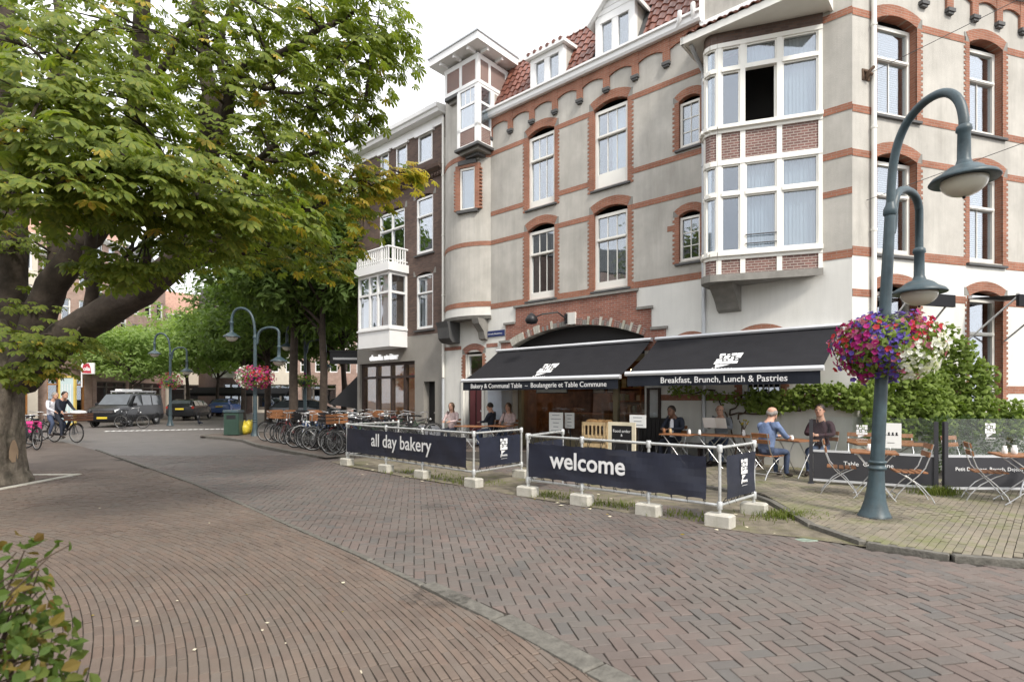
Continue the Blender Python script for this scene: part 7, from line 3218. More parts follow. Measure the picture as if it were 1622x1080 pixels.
q.tube([P(30, 960, 2.6) - bo, P(60, 890, 2.7) - bo, P(112, 862, 2.8) - bo], [.006, .005, .003], 5)
q.obj('branch', K['stem'], bush)

# ================================================================== street trees
def tree_mesh(seed, H, R, trunk_h, r0, n_leaf, ls, leafm, squash=.75):
    r_ = random.Random(seed)
    tq = MB()
    tq.tube([(0, 0, 0), (.03, .02, .3), (.02, -.03, trunk_h * .6), (.06, .04, trunk_h), (.1, 0, H * .75)], [r0 * 1.35, r0, r0 * .9, r0 * .8, r0 * .25], 10)
    lm = MB()
    tips = []
    for i in range(11):
        a = 2 * PI * i / 11 + r_.uniform(-.3, .3)
        z = trunk_h * r_.uniform(.85, 1.05) + i / 11 * (H - trunk_h) * .5
        L = R * r_.uniform(.65, .95)
        d = V((math.cos(a), math.sin(a), 0))
        p0 = V((.06, .02, z))
        p1 = p0 + d * L * .45 + V((0, 0, L * .35))
        p2 = p0 + d * L + V((0, 0, L * r_.uniform(.25, .6)))
        lm.tube([p0, p1, p2], [r0 * .42, r0 * .25, r0 * .07], 6)
        tips += [p1.lerp(p2, .5), p2]
        for k in range(2):
            e = p1 + V((r_.gauss(0, .5), r_.gauss(0, .5), r_.uniform(.2, 1))) * R * .4
            lm.tube([p1, (p1 + e) / 2 + V((0, 0, .1)), e], [r0 * .18, r0 * .1, r0 * .04], 5)
            tips.append(e)
    fm_ = MB()
    cz = trunk_h + (H - trunk_h) * .5
    cl = [(t, R * .36) for t in tips]
    for i in range(34):
        d = V((r_.gauss(0, 1), r_.gauss(0, 1), r_.gauss(0, 1))).normalized()
        k = r_.uniform(.55, .98)
        cl.append((V((d.x * R * k, d.y * R * k, cz + d.z * (H - trunk_h) * .5 * k)), R * r_.uniform(.2, .36)))
    per = n_leaf // len(cl)
    for c, rad in cl:
        for i in range(per):
            d = V((r_.gauss(0, 1), r_.gauss(0, 1), r_.gauss(0, 1))).normalized()
            p = c + V((d.x, d.y, d.z * squash * .7)) * rad * r_.uniform(.45, 1.05)
            nz = (V((d.x, d.y, d.z + 1.0)) + V((r_.gauss(0, .4), r_.gauss(0, .4), r_.gauss(0, .4)))).normalized()
            x = V((r_.gauss(0, 1), r_.gauss(0, 1), -.5))
            x = (x - nz * x.dot(nz)).normalized()
            y = nz.cross(x)
            s = ls * r_.uniform(.6, 1.3)
            fm_.face([p - x * s, p - y * s * .42 + nz * s * .08, p + x * s - nz * s * .25, p + y * s * .42 + nz * s * .08])
    return tq.mesh('trunk', K['bark2']), lm.mesh('limbs', K['bark2']), fm_.mesh('crown', K[leafm])


TM = [tree_mesh(1, 9.8, 4.3, 3.6, .20, 12000, .17, 'leaf2'), tree_mesh(2, 8.6, 3.8, 3.3, .17, 10000, .16, 'leaf2'), tree_mesh(3, 6.8, 3.4, 2.3, .11, 7500, .15, 'leaf3')]


def street_tree(loc, k, s, label, rz=0.0, sz=None):
    t = thing('street_tree', label, 'tree', loc, rz, 'trees along the street')
    for nm, m in zip(('trunk', 'limb', 'crown'), TM[k]):
        o = link(nm, m, t)
        o.scale = (s, s, sz or s)
        if nm != 'trunk':
            o['kind'] = 'stuff'
    return t


def gx(px, Y):
    return (px - CX) / F * Y


street_tree((gx(464, 27), 27, .05), 0, 1.12, 'large dark street tree with the thickest trunk behind the bicycles', .3, 1.28)
street_tree((gx(512, 25.5), 25.5, .05), 1, 1.08, 'large street tree with a thin trunk close to the brown brick house', 1.9, 1.36)
street_tree((gx(425, 33), 33, .05), 0, 1.0, 'street tree with a pale trunk behind the lamp with the pink basket', 4.0)
street_tree((gx(545, 34), 34, .05), 1, 1.1, 'street tree mostly hidden behind the brown brick house', 2.2)
street_tree((gx(205, 37), 37, .0), 2, 1.0, 'pale green low tree directly behind the black van', .5)
street_tree((gx(298, 42), 42, .0), 2, 1.28, 'pale green tree behind the black estate car', 2.5)
street_tree((gx(345, 48), 48, .0), 2, 1.35, 'pale green tree farthest down the street', 5.0)
street_tree((gx(165, 46), 46, .0), 1, .95, 'darker tree behind the low pale tree by the van', 3.3)
street_tree((gx(490, 44), 44, .0), 0, 1.1, 'dark street tree far behind the bicycles', 3.0)
street_tree((gx(385, 40), 40, .0), 1, 1.05, 'dark street tree left of the pink flower basket', .9)

for i, (x, y) in enumerate(((-24, -14), (-15, -17), (-6, -15), (4, -18), (13, -15), (-28, -3))):  # unseen trees added behind the camera to darken the window reflections
    street_tree((x, y, 0), i % 2, 1.0 + .05 * i, ['first', 'second', 'third', 'fourth', 'fifth', 'sixth'][i] + ' added tree behind the viewer, out of view, for dark reflections in the panes', i * 1.3)

# ================================================================== houses down the street
def house(loc, rz, W, D, Hs, label, wallm, floors, cols, shop=None, roofm=None, roof_h=2.2, frames='white2', fl0=3.6, gable=False):
    """front along +x, facing -y"""
    t = thing('town_house', label, 'building', loc, rz, 'houses down the street')
    ops = []
    fh = (Hs - fl0) / floors
    ww = W / cols
    for i in range(floors):
        for j in range(cols):
            x = (j + .5) * ww
            ops.append((x - ww * .27, x + ww * .27, fl0 + i * fh + .55, fl0 + (i + 1) * fh - .35))
    ops.append((.5, W - .5, .3, fl0 - .7))
    f = MB()
    M = Matrix.Scale(-1, 4, (0, 1, 0))
    wall(f, 0, W, 0, Hs, ops, 0, .2, 0, 0)
    f.face([(0, 0, 0), (0, 0, Hs), (0, -D, Hs), (0, -D, 0)])
    f.face([(W, 0, 0), (W, -D, 0), (W, -D, Hs), (W, 0, Hs)])
    f.face([(0, -D, 0), (0, -D, Hs), (W, -D, Hs), (W, -D, 0)])
    f.face([(0, 0, Hs), (W, 0, Hs), (W, -D, Hs), (0, -D, Hs)])
    f.obj('wall', K[wallm], t, rz=PI, loc=(W, 0, 0))
    f = MB()
    f.box(.1, W - .1, -D + .1, -.5, .1, Hs - .1)
    f.obj('dark_backing', K['dark'], t, rz=PI, loc=(W, 0, 0))
    for (a, b, c, d) in ops[:-1]:
        window(t, 0, c, b - a, d - c, y=0, split=.35, bars=(0, 0), fr=.09, matf=frames, sill=False).matrix_basis = Matrix.Translation((W - (a + b) / 2, .10, c)) @ Matrix.Rotation(PI, 4, 'Z')
    f = MB()
    a, b, c, d = ops[-1]
    n = 3
    for i in range(n + 1):
        x = a + (b - a) * i / n
        f.box(x - .08, x + .08, -.2, -.05, c, d)
    f.box(a, b, -.2, -.05, d - .5, d - .4)
    f.box(a, b, -.2, -.05, d - .1, d)
    f.box(a, b, -.2, -.05, c, c + .3)
    sf = f.obj('shop_front', K[shop or 'wood_dark'], t, rz=PI, loc=(W, 0, 0))
    for i in range(n):
        q = MB()
        q.box(a + (b - a) * i / n + .09, a + (b - a) * (i + 1) / n - .09, -.15, -.14, c + .3, d - .1)
        q.obj('pane', K['glass'], sf)
    f = MB()
    f.prism_yz([(-.02, Hs - .3), (.1, Hs - .3), (.32, Hs - .05), (.36, Hs + .12), (-.02, Hs + .12)], -.1, W + .1)
    f.obj('cornice', K['white2'], t, rz=PI, loc=(W, 0, 0))
    if roofm:
        f = MB()
        f.prism_yz([(0, Hs + .1), (-1.6, Hs + .1 + roof_h), (-D + 1.6, Hs + .1 + roof_h), (-D, Hs + .1)], 0, W)
        f.obj('roof', K[roofm], t, rz=PI, loc=(W, 0, 0))
    return t


K['pink_brick'] = brick_mat('pink_brick', (.42, .28, .23), (.35, .22, .18), (.35, .3, .26), .22, .07, .01)
K['cream'] = mat('cream_render', (.62, .56, .47), .85, var=.06)
K['red_tiles'] = mat('red_tiles', (.42, .25, .19), .7, var=.25, scale=6)
K['orange_wood'] = mat('orange_wood', (.42, .19, .06), .5, var=.2)
K['shop_dark'] = mat('dark_shop', (.12, .105, .09), .6)


def along(px0, Y0, px1, Y1, *a, **k):
    p, q = V((gx(px0, Y0), Y0, 0)), V((gx(px1, Y1), Y1, 0))
    d = q - p
    return house(p, math.atan2(d.y, d.x), d.length, 9, *a, **k)


along(-60, 31, 60, 34, 11.5, 'white rendered house half hidden behind the chestnut trunk', 'cream', 3, 3, 'orange_wood', 'red_tiles')
along(60, 35, 146, 38, 11.0, 'brick house with an orange wooden shop front behind the cyclists', 'pink_brick', 3, 3, 'orange_wood', None)
along(147, 44, 205, 49, 14.5, 'pinkish brick house with white window frames behind the pale tree', 'pink_brick', 4, 3, 'shop_dark', 'red_tiles')
along(205, 49, 262, 54, 13.5, 'tall brick house left of the gap with the red roof', 'pink_brick', 4, 3, 'shop_dark', 'sill')
along(262, 56, 345, 60, 10.0, 'cream house with a low red tiled roof in the gap between the trees', 'cream', 2, 4, 'shop_dark', 'red_tiles', 2.6)
along(345, 52, 400, 54, 10.5, 'house with a white bay and a dark shop behind the lamp with pink flowers', 'brown_brick', 3, 3, 'shop_dark', 'sill')
along(400, 56, 470, 57, 11.0, 'pale house seen between the trunks behind the bicycles', 'cream', 3, 3, 'shop_dark', 'red_tiles')
along(470, 57, 540, 57, 10.0, 'brick house seen right of the dark tree trunk behind the bicycles', 'pink_brick', 3, 3, 'shop_dark', 'red_tiles')
along(540, 58, 600, 58, 11.0, 'far brick house behind the edge of the brown brick house', 'pink_brick', 3, 3, 'shop_dark', 'sill')
bay_ = thing('white_bay', 'white bay window on the far house above the dark shop left of the pink flowers', 'bay window', (gx(362, 51.3), 51.3, 3.4), .1)
q = MB()
for x in (-1.1, -.37, .37, 1.1):
    q.box(x - .08, x + .08, -.6, .6, 0, 3.1)
q.box(-1.18, 1.18, -.58, .6, 0, .9)
q.box(-1.2, 1.2, -.66, .6, 2.8, 3.2)
q.obj('frame', K['white2'], bay_)
q = MB()
q.box(-1.1, 1.1, -.5, .5, .9, 2.8)
q.obj('pane', K['glass'], bay_)
for i in range(4):
    house(V((-27 - i * .6, 24 - i * 7.2, 0)) + V((-4, 0, 0)), -PI / 2 - .08 - PI + PI, 7.0, 8, 11.5 + i % 2, ['first', 'second', 'third', 'fourth'][i] + ' brick house of the row left of the photo, seen only in the panes', ['pink_brick', 'brown_brick', 'pink_brick', 'brown_brick'][i], 3, 3, 'shop_dark', 'sill')
for i in range(3):
    street_tree((-25.5 + i, 17 - i * 8, 0), i % 2, .85, ['first', 'second', 'third'][i] + ' tree of the row left of the photo, seen only in the panes', i * 2.0)
# dark shop awnings and boards in the distance
for i, (px, Y, z, w_, lab) in enumerate(((352, 50, 2.5, 5, 'dark shop awning behind the waste bin'), (425, 53, 2.5, 4.4, 'dark shop awning between the far tree trunks'))):
    t = thing('shop_awning', lab, 'awning', (gx(px, Y), Y, z), 0, 'far shop awnings')
    q = MB()
    q.prism_yz([(0, 0), (-1.4, -.55), (-1.4, -.8), (0, -.06)], -w_ / 2, w_ / 2)
    q.obj('canopy', K['awning'], t)
t = thing('shop_awning', 'black awning with white lettering sticking out left of the brown brick house', 'awning', (gx(548, 26), 26, 3.2), .1, 'far shop awnings')
q = MB()
q.box(-.7, .7, -.2, .2, 0, .55)
q.box(-.72, .72, -.25, .25, .55, .62)
q.obj('canopy', K['black'], t)
q = MB()
q.box(-.55, .55, -.215, -.205, .18, .28)
q.obj('lettering_band', K['letter'], t)
um_ = thing('parasol', 'folded black awning cloth hanging beside the corner of the brown brick house', 'parasol', (gx(556, 25), 25, 0))
q = MB()
q.prism_xz([(-.9, 1.3), (.4, 1.1), (.4, 2.6)], -.3, .3)
q.obj('cloth', K['black'], um_)
# signs
sg = thing('shop_sign', 'red and white projecting shop sign above the van', 'sign', P(131, 592, 33))
q = MB()
q.box(-.02, .70, -.05, .05, 0, .66)
q.obj('panel', K['white2'], sg)
q = MB()
q.prism_xz([(.02, .05), (.56, .03), (.50, .40), (.40, .62), (.10, .60), (.03, .40)], -.055, -.051)
q.obj('red_field', K['red'], sg)
linkM('lettering', text_mesh('ola', .34, K['letter'], .002, bold=.012), sg, face_mat((1, 0, 0), (0, -1, 0), (.28, -.058, .20)))
q = MB()
q.tube([(-.06, 0, -.8), (-.06, 0, 1.0)], .04, 6)
q.obj('sign_pole', K['white2'], sg)
ib_ = thing('information_panel', 'pale blue glass information panel with a yellow frame behind the cyclists', 'panel', P(107, 668, 24))
zb_ = ib_.location.z
ib_.location.z = 0
q = MB()
for (a, b, c, d) in ((-.36, -.29, .4, 2.55), (.29, .36, .4, 2.55), (-.29, .29, 2.47, 2.55), (-.29, .29, .4, .5)):
    q.box(a, b, -.05, .05, c, d)
q.obj('frame', mat('yellow_frame', (.62, .47, .12), .5), ib_)
q = MB()
q.box(-.29, .29, -.03, .03, .5, 2.47)
q.obj('panel', mat('pale_blue_panel', (.50, .62, .63), .25, var=.08), ib_)
q = MB()
for i in range(4):
    q.box(-.22 + i * .12, -.19 + i * .12, -.036, -.031, .8, 2.2)
q.obj('print', K['curtain'], ib_)
q = MB()
q.box(-.3, -.22, -.04, .04, 0, .4)
q.box(.22, .3, -.04, .04, 0, .4)
q.obj('foot', K['sill'], ib_)

# ================================================================== bicycles
BM = {}
K['crate_brown'] = mat('crate_brown', (.10, .045, .025), .6, var=.2)


def bike_parts():
    q = MB()
    q.torus((0, 0, .345), .33, .019, n=26, k=6)
    BM['tyre'] = q.mesh('tyre', K['rubber'])
    q = MB()
    q.torus((0, 0, .345), .305, .010, n=24, k=5)
    q.tube([(0, -.04, .345), (0, .04, .345)], .02, 6)
    for i in range(16):
        a = 2 * PI * i / 16
        q.tube([(0, .02 if i % 2 else -.02, .345), (.30 * math.cos(a), 0, .345 + .30 * math.sin(a))], .0022, 3, cap=False)
    K['rim'] = mat('dull_steel', (.34, .34, .34), .45, .6, var=.2)
    BM['rim'] = q.mesh('rim', K['rim'])


bike_parts()
WB = 1.08


def bike(loc, rz, label, col='black', lean=0.0, crate=None, bag=None, light=True, step=True, white_seat=False, group='bicycles parked on the footway', steer=0.0, cat='bicycle'):
    """rear hub at the origin, front wheel at +x; leans about its own axis"""
    t = thing('bicycle', label, cat, loc, rz, group)
    t.rotation_euler = (lean, 0, rz)
    m = K[col]
    for nm, x in (('rear_wheel', 0), ('front_wheel', WB)):
        o = link(nm, BM['rim'], t, (x, 0, 0), steer if x else 0)
        link('tyre', BM['tyre'], o)
    key = ('frame', col, step)

    def mf():
        q = MB()
        bb, sb, st, hb, ht = (.46, 0, .28), (.46, 0, .30), (.30, 0, .80), (.93, 0, .66), (.89, 0, .86)
        q.tube([bb, st], .017, 7)
        q.tube([bb, hb], .019, 7)
        if step:
            q.tube([(.42, 0, .42), (.62, 0, .46), ht], .016, 7)
        else:
            q.tube([(.32, 0, .74), ht], .017, 7)
        q.tube([hb, ht], .021, 8)
        for s in (-1, 1):
            q.tube([(0, s * .055, .345), (.40, s * .03, .285)], .010, 5)
            q.tube([(0, s * .055, .345), (.31, s * .02, .74)], .008, 5)
            q.tube([(WB, s * .05, .345), (.955, s * .04, .64), (.93, 0, .68)], .011, 5)
        return q.mesh('frame', m)
    link('frame', cached(key, mf), t)

    def mh():
        q = MB()
        q.tube([(.89, 0, .84), (.875, 0, 1.02)], .014, 6)
        q.tube([(.70, .28, 1.05), (.80, .25, 1.08), (.90, .10, 1.06), (.90, -.10, 1.06), (.80, -.25, 1.08), (.70, -.28, 1.05)], .012, 6)
        return q.mesh('handlebar', K['chrome'])
    link('handlebar', cached('handlebar', mh), t)

    def ms():
        q = MB()
        q.tube([(.30, 0, .78), (.27, 0, .93)], .012, 6)
        q.idx([(.10, .09, .95), (.10, -.09, .95), (.22, .085, .97), (.22, -.085, .97), (.42, .022, .955), (.42, -.022, .955), (.12, .05, .90), (.12, -.05, .90), (.40, .015, .93), (.40, -.015, .93)], [(0, 2, 3, 1), (2, 4, 5, 3), (0, 1, 7, 6), (6, 7, 9, 8), (0, 6, 8, 4, 2), (1, 3, 5, 9, 7), (4, 8, 9, 5)], 1, True)
        return q.mesh('saddle', [K['chrome'], K['paper'] if white_seat else K['black']])
    link('saddle', cached(('saddle', white_seat), ms), t)

    def mg():
        q = MB()
        for cx, a0, a1 in ((0, .35, 2.9), (WB, .5, 2.75)):
            pts = [(cx + .37 * math.cos(a0 + (a1 - a0) * k / 10), 0, .345 + .37 * math.sin(a0 + (a1 - a0) * k / 10)) for k in range(11)]
            q.tube(pts, .022, 5, flat=.4)
        return q.mesh('mudguard', m)
    link('mudguard', cached(('guard', col), mg), t)

    def mr():
        q = MB()
        for s in (-1, 1):
            q.tube([(.26, s * .06, .76), (-.25, s * .07, .76)], .008, 5)
            q.tube([(-.16, s * .07, .76), (0, s * .06, .36)], .007, 5)
        for x in (-.24, -.1, .05, .2):
            q.tube([(x, -.07, .765), (x, .07, .765)], .006, 4)
        return q.mesh('rack', K['black'])
    link('rack', cached('rack', mr), t)

    def mc():
        q = MB()
        q.torus((.46, -.06, .285), .09, .006, n=18, k=4)
        q.tube([(.46, -.06, .285), (.46, -.10, .285), (.56, -.10, .16)], .009, 5)
        q.box(.52, .62, -.19, -.10, .14, .165)
        q.tube([(.46, .06, .285), (.46, .10, .285), (.36, .10, .41)], .009, 5)
        q.box(.31, .41, .10, .19, .40, .425)
        q.box(.0, .46, -.075, -.05, .25, .33)
        return q.mesh('crankset', K['black'])
    link('crankset', cached('crank', mc), t)
    if light:
        link('headlamp', cached('hl', lambda: MB().ball((.99, 0, .82), (.04, .04, .045), 8).mesh('headlamp', K['chrome'])), t)
    if crate:
        def mk():
            q = MB()
            x0, x1, y0, y1, z0, z1 = (.92, 1.32, -.22, .22, .86, 1.10) if crate != 'crate_brown' else (.86, 1.50, -.28, .28, .80, 1.06)
            for z in (z0 + .01, z0 + .10, z0 + .19):
                q.box(x0, x1, y0, y0 + .014, z, z + .065)
                q.box(x0, x1, y1 - .014, y1, z, z + .065)
                q.box(x0, x0 + .014, y0 + .0141, y1 - .0141, z, z + .065)
                q.box(x1 - .014, x1, y0 + .0141, y1 - .0141, z, z + .065)
            q.box(x0, x1, y0, y1, z0 - .01, z0 + .01)
            return q.mesh('front_crate', K[crate])
        link('front_crate', cached(('crate', crate), mk), t)
    if bag:
        def mb_():
            q = MB()
            for s in (-1, 1):
                q.bbox(-.24, .14, s * .08 if s > 0 else -.22, .22 if s > 0 else -.08, .42, .78, .04)
            q.box(-.22, .12, -.10, .10, .775, .80)
            return q.mesh('pannier', K[bag])
        link('pannier', cached(('bag', bag), mb_), t)
    return t


K['blue_paint'] = mat('blue_paint', (.05, .10, .24), .4)
K['pink_bag'] = mat('pink_bag', (.62, .04, .22), .7)
K['red_frame'] = mat('dark_red_paint', (.20, .03, .03), .4)
K['green_frame'] = mat('green_paint', (.05, .10, .06), .45)
K['grey_frame'] = mat('grey_paint', (.22, .23, .24), .4)
specs = [
    ('black', None, None, 'black bicycle at the left end of the front row'), ('grey_frame', 'wood', None, 'grey bicycle with a brown front crate, second in the front row'), ('black', None, None, 'black bicycle between the brown crate and the blue panniers'),
    ('red_frame', 'wood', None, 'dark red bicycle with a wooden crate near the middle of the front row'), ('black', None, 'blue_paint', 'black bicycle with blue panniers in the front row'), ('green_frame', None, None, 'green framed bicycle right of the blue panniers'),
    ('black', None, None, 'black bicycle in the middle of the front row'), ('paper', None, None, 'white framed bicycle with a pale saddle near the barrier'), ('black', None, None, 'black bicycle just right of the white framed one'), ('grey_frame', None, None, 'grey bicycle close to the barrier'),
    ('black', 'black', None, 'black bicycle with a black crate next to the barrier'), ('blue_paint', None, None, 'blue framed bicycle beside the first concrete foot'), ('black', None, None, 'black bicycle at the barrier end of the front row')]
p0, p1 = V((-8.6, 19.4, .05)), V((-4.55, 14.75, .05))
dline = (p1 - p0).normalized()
perp = V((-dline.y, dline.x, 0))
rk = random.Random(3)
ORD = 'first second third fourth fifth sixth seventh eighth ninth tenth eleventh twelfth'.split()
for i, (c, cr_, bg_, lab) in enumerate(specs):
    k = i / (len(specs) - 1)
    c0 = p0.lerp(p1, k)
    a = math.atan2(-perp.y, -perp.x) + (-1.25 if i % 3 else -.8) + rk.uniform(-.4, .4)
    loc = c0 + V((rk.uniform(-.1, .1), rk.uniform(-.1, .1), 0)) - V((math.cos(a), math.sin(a), 0)) * .5 + perp * .35
    bike(loc, a, lab, c, rk.uniform(-.12, .12), cr_, bg_, True, i % 3 != 2, i == 7, steer=rk.uniform(-.5, .5))
cols_ = ['black', 'grey_frame', 'black', 'blue_paint', 'black', 'red_frame', 'black', 'black', 'green_frame', 'black', 'grey_frame', 'black']
for i in range(12):
    c0 = p0.lerp(p1, (i + rk.random()) / 12) + perp * rk.uniform(.7, 1.0)
    a = math.atan2(-perp.y, -perp.x) + rk.uniform(-1.3, 1.3)
    bike(c0 - V((math.cos(a), math.sin(a), 0)) * .5, a, ORD[i] + ' bicycle from the left squeezed in just behind the front row', cols_[i - 3], rk.uniform(-.2, .2), ('black', None, 'wood', None)[i % 4], None, True, i % 2 == 0, False, group='bicycles squeezed behind the front row', steer=rk.uniform(-.6, .6))
for i in range(12):
    c0 = p0.lerp(p1, (i + .3) / 12) + perp * 1.85
    a = math.atan2(-perp.y, -perp.x) + rk.uniform(-.5, .5) + (PI if i % 2 else 0)
    loc = c0 + V((rk.uniform(-.15, .15), rk.uniform(-.15, .15), 0)) - V((math.cos(a), math.sin(a), 0)) * .5
    bike(loc, a, ORD[i] + ' bicycle from the left in the tangled rear row of parked bicycles', cols_[i], rk.uniform(-.15, .15), 'wood' if i in (2, 7) else None, None, True, i % 2 == 0, False, group='rear row of parked bicycles', steer=rk.uniform(-.5, .5))
for i in range(10):
    c0 = p0.lerp(p1, (i - 1.2) / 12) + perp * 3.6
    a = math.atan2(-perp.y, -perp.x) + rk.uniform(-.5, .5) + (PI if i % 2 else 0)
    bike(c0 - V((math.cos(a), math.sin(a), 0)) * .5, a, ORD[i] + ' bicycle from the left in the farthest row behind the parked bicycles', cols_[i], rk.uniform(-.15, .15), None, None, True, i % 2 == 0, False, group='farthest row of parked bicycles', steer=rk.uniform(-.5, .5))
lb = [(48, 19.0, .3, 'black', 'pink_bag', 'bicycle with a pink pannier bag beside the chestnut trunk'), (62, 20.4, .9, 'grey_frame', None, 'grey bicycle behind the pink pannier by the chestnut trunk'), (75, 21.4, .1, 'black', None, 'black bicycle with a pale saddle left of the cyclists'), (58, 17.0, -.2, 'black', None, 'dark bicycle lying low at the foot of the chestnut'), (38, 17.5, .6, 'black', None, 'dark bicycle half hidden by the chestnut trunk')]
for px, Y, a, c, bg_, lab in lb:
    bike((gx(px, Y), Y, 0), a + PI * .9, lab, c, rk.uniform(-.15, .15), None, bg_, white_seat='pale' in lab, group='bicycles by the chestnut')
bike((-20.35, 28.6, 0), .1, 'black bicycle parked against the side of the black van', 'black', .08, group='bicycles by the van')

# riders
CB = V((-16.62, 19.95, 0))
crz = math.atan2(-.3, 1.05)
bike(CB, crz, 'black transport bicycle ridden by two people with a brown crate in front', 'black', 0, 'crate_brown', None, True, True, group='bicycle being ridden')
person('person', 'cyclist in a dark jacket steering the transport bicycle with the brown crate', CB, crz,
       dict(pelvis=(.24, 0, 1.0), waist=(.27, 0, 1.16), chest=(.36, 0, 1.38), neck=(.44, 0, 1.56), head=(.52, 0, 1.71), shl=(.39, .18, 1.49), shr=(.39, -.18, 1.49), ell=(.55, .24, 1.24), elr=(.55, -.24, 1.24), wrl=(.72, .25, 1.12), wrr=(.72, -.25, 1.12),
            hpl=(.28, .10, .97), hpr=(.28, -.10, .97), knl=(.62, .12, .80), knr=(.52, -.12, .68), anl=(.38, .14, .52), anr=(.55, -.14, .26)), ('skin', 'navy', 'navy', 'navy', 'shoe'), 'hair_d')
person('person', 'passenger in a pale shirt sitting behind the rider of the transport bicycle', CB, crz,
       dict(pelvis=(-.12, 0, .92), waist=(-.13, 0, 1.08), chest=(-.08, 0, 1.33), neck=(-.02, 0, 1.52), head=(.05, 0, 1.68), shl=(-.06, .19, 1.45), shr=(-.06, -.19, 1.45), ell=(.06, .26, 1.22), elr=(.06, -.26, 1.22), wrl=(.26, .17, 1.12), wrr=(.26, -.17, 1.12),
            hpl=(-.08, .11, .88), hpr=(-.08, -.11, .88), knl=(.22, .20, .70), knr=(.22, -.20, .70), anl=(.08, .22, .32), anr=(.08, -.22, .32)), ('skin', 'pale_cl', 'pale_cl', 'jeans', 'shoe'), 'hair_g')
q = MB()
q.ball((1.18, 0, 1.08), (.28, .24, .08), 12)
tag(q.obj('white_parcel', K['paper'], None, CB, crz), 'white bundle lying in the brown crate of the transport bicycle', 'bundle')

# ================================================================== cars
def car(loc, rz, label, body, prof, W, glass, wheels, plate=None, group=None, rack=False, cat='car', tail=False, name='parked_car'):
    """prof: list of sections (x, z_low, z_belt, z_top, half width low, half width top); +x is the nose"""
    t = thing(name, label, cat, loc, rz, group)
    q = MB()
    rings = []
    for (x, zl, zb, zt, wl, wt) in prof:
        r = [(x, -wl * .92, zl), (x, -wl, zl + .12), (x, -wl * 1.0, (zl + zb) / 2), (x, -wl * .97, zb), (x, -(wl * .97 + wt) / 2 * .995, (zb + zt) / 2), (x, -wt, zt - .06 if zt > zb + .1 else zt - .01), (x, -wt * .85, zt)]
        r = r + [(p[0], -p[1], p[2]) for p in r[::-1]]
        rings.append(r)
    n = len(rings[0])
    vs = [p for r in rings for p in r]
    fs = []
    for i in range(len(rings) - 1):
        for j in range(n):
            j2 = (j + 1) % n
            fs.append((i * n + j, (i + 1) * n + j, (i + 1) * n + j2, i * n + j2))
    fs.append(tuple(range(n)))
    fs.append(tuple(range((len(rings) - 1) * n, len(rings) * n))[::-1])
    q.idx(vs, fs, 0, True)
    me = q.mesh('body', K[body])
    try:
        me.set_sharp_from_angle(angle=math.radians(32))
    except Exception:
        pass
    link('body', me, t)
    for nm, quads in glass:
        g_ = MB()
        for f4 in quads:
            g_.face(f4)
        g_.obj(nm, K['car_glass'], t)
    for x in wheels:
        for s in (-1, 1):
            q = MB()
            y = s * (W / 2 - .09)
            q.torus((x, y, .31), .24, .085, n=24, k=8)
            w_ = q.obj('wheel', K['rubber'], t)
            q = MB()
            q.lathe([(0, -.05), (.20, -.06), (.22, .05), (.19, .07), (.05, .05), (0, .055)], 14, M=Matrix.Translation((x, y, .31)) @ Matrix.Rotation(-s * PI / 2, 4, 'X'))
            q.obj('rim', K['chrome'], w_)
            q = MB()
            q.torus((x, s * (W / 2 - .02), .31), .345, .03, n=24, k=5)
            q.obj('wheel_arch', K['black'], t)
    if plate:
        q = MB()
        px_, pz, s = plate
        q.box(px_ - .01, px_ + .01, -.26, .26, pz - .055, pz + .055)
        pl_ = q.obj('number_plate', K['plate'], t)
    return t


K['car_black'] = mat('black_car_paint', (.014, .015, .017), .22, var=.05, spec=.4)
K['car_dark'] = mat('dark_car_paint', (.035, .037, .040), .2, var=.05, spec=.7)
K['car_blue'] = mat('blue_car_paint', (.06, .11, .28), .2, var=.05, spec=.7)
K['car_white'] = mat('white_car_paint', (.70, .71, .72), .25, var=.03, spec=.6)
K['car_glass'] = mat('car_glass', (.06, .07, .078), .06, var=.2, spec=.9)
K['plate'] = mat('yellow_plate', (.72, .55, .05), .5)
K['lampglass'] = mat('headlamp_glass', (.62, .64, .66), .1, spec=.8)
K['tail'] = mat('tail_lamp', (.35, .03, .02), .25)
VW = 1.86
van_prof = [(-2.25, .45, 1.0, 1.1, .82, .70), (-2.2, .30, 1.02, 1.80, .90, .76), (-1.2, .24, 1.04, 1.87, .925, .78), (.2, .24, 1.05, 1.86, .93, .78), (.72, .24, 1.07, 1.78, .93, .74), (1.38, .24, 1.08, 1.16, .93, .80), (1.95, .24, 1.00, 1.06, .91, .74), (2.2, .28, .84, .90, .84, .66), (2.28, .36, .66, .72, .74, .6)]
e = .012
vg = [('windscreen', [[(.80, -.70, 1.74), (1.36, -.80, 1.17), (1.36, .80, 1.17), (.80, .70, 1.74)]])]
vg[0][1][0] = [(p[0] + .03, p[1] * .93, p[2] + .03) for p in vg[0][1][0]]
for s in (-1, 1):
    vg.append(('side_window', [[(.62, s * (.80 + e * 2), 1.70), (1.12, s * (.885 + e), 1.16), (.18, s * (.905 + e), 1.16), (.18, s * (.80 + e * 2), 1.74)]]))
    vg.append(('side_window', [[(.10, s * (.80 + e * 2), 1.74), (.10, s * (.905 + e), 1.16), (-.85, s * (.90 + e), 1.16), (-.85, s * (.80 + e * 2), 1.74)]]))
    vg.append(('side_window', [[(-.95, s * (.80 + e * 2), 1.74), (-.95, s * (.90 + e), 1.16), (-1.95, s * (.885 + e), 1.16), (-1.95, s * (.795 + e * 2), 1.70)]]))
vrz = math.atan2(-1.0, .10)
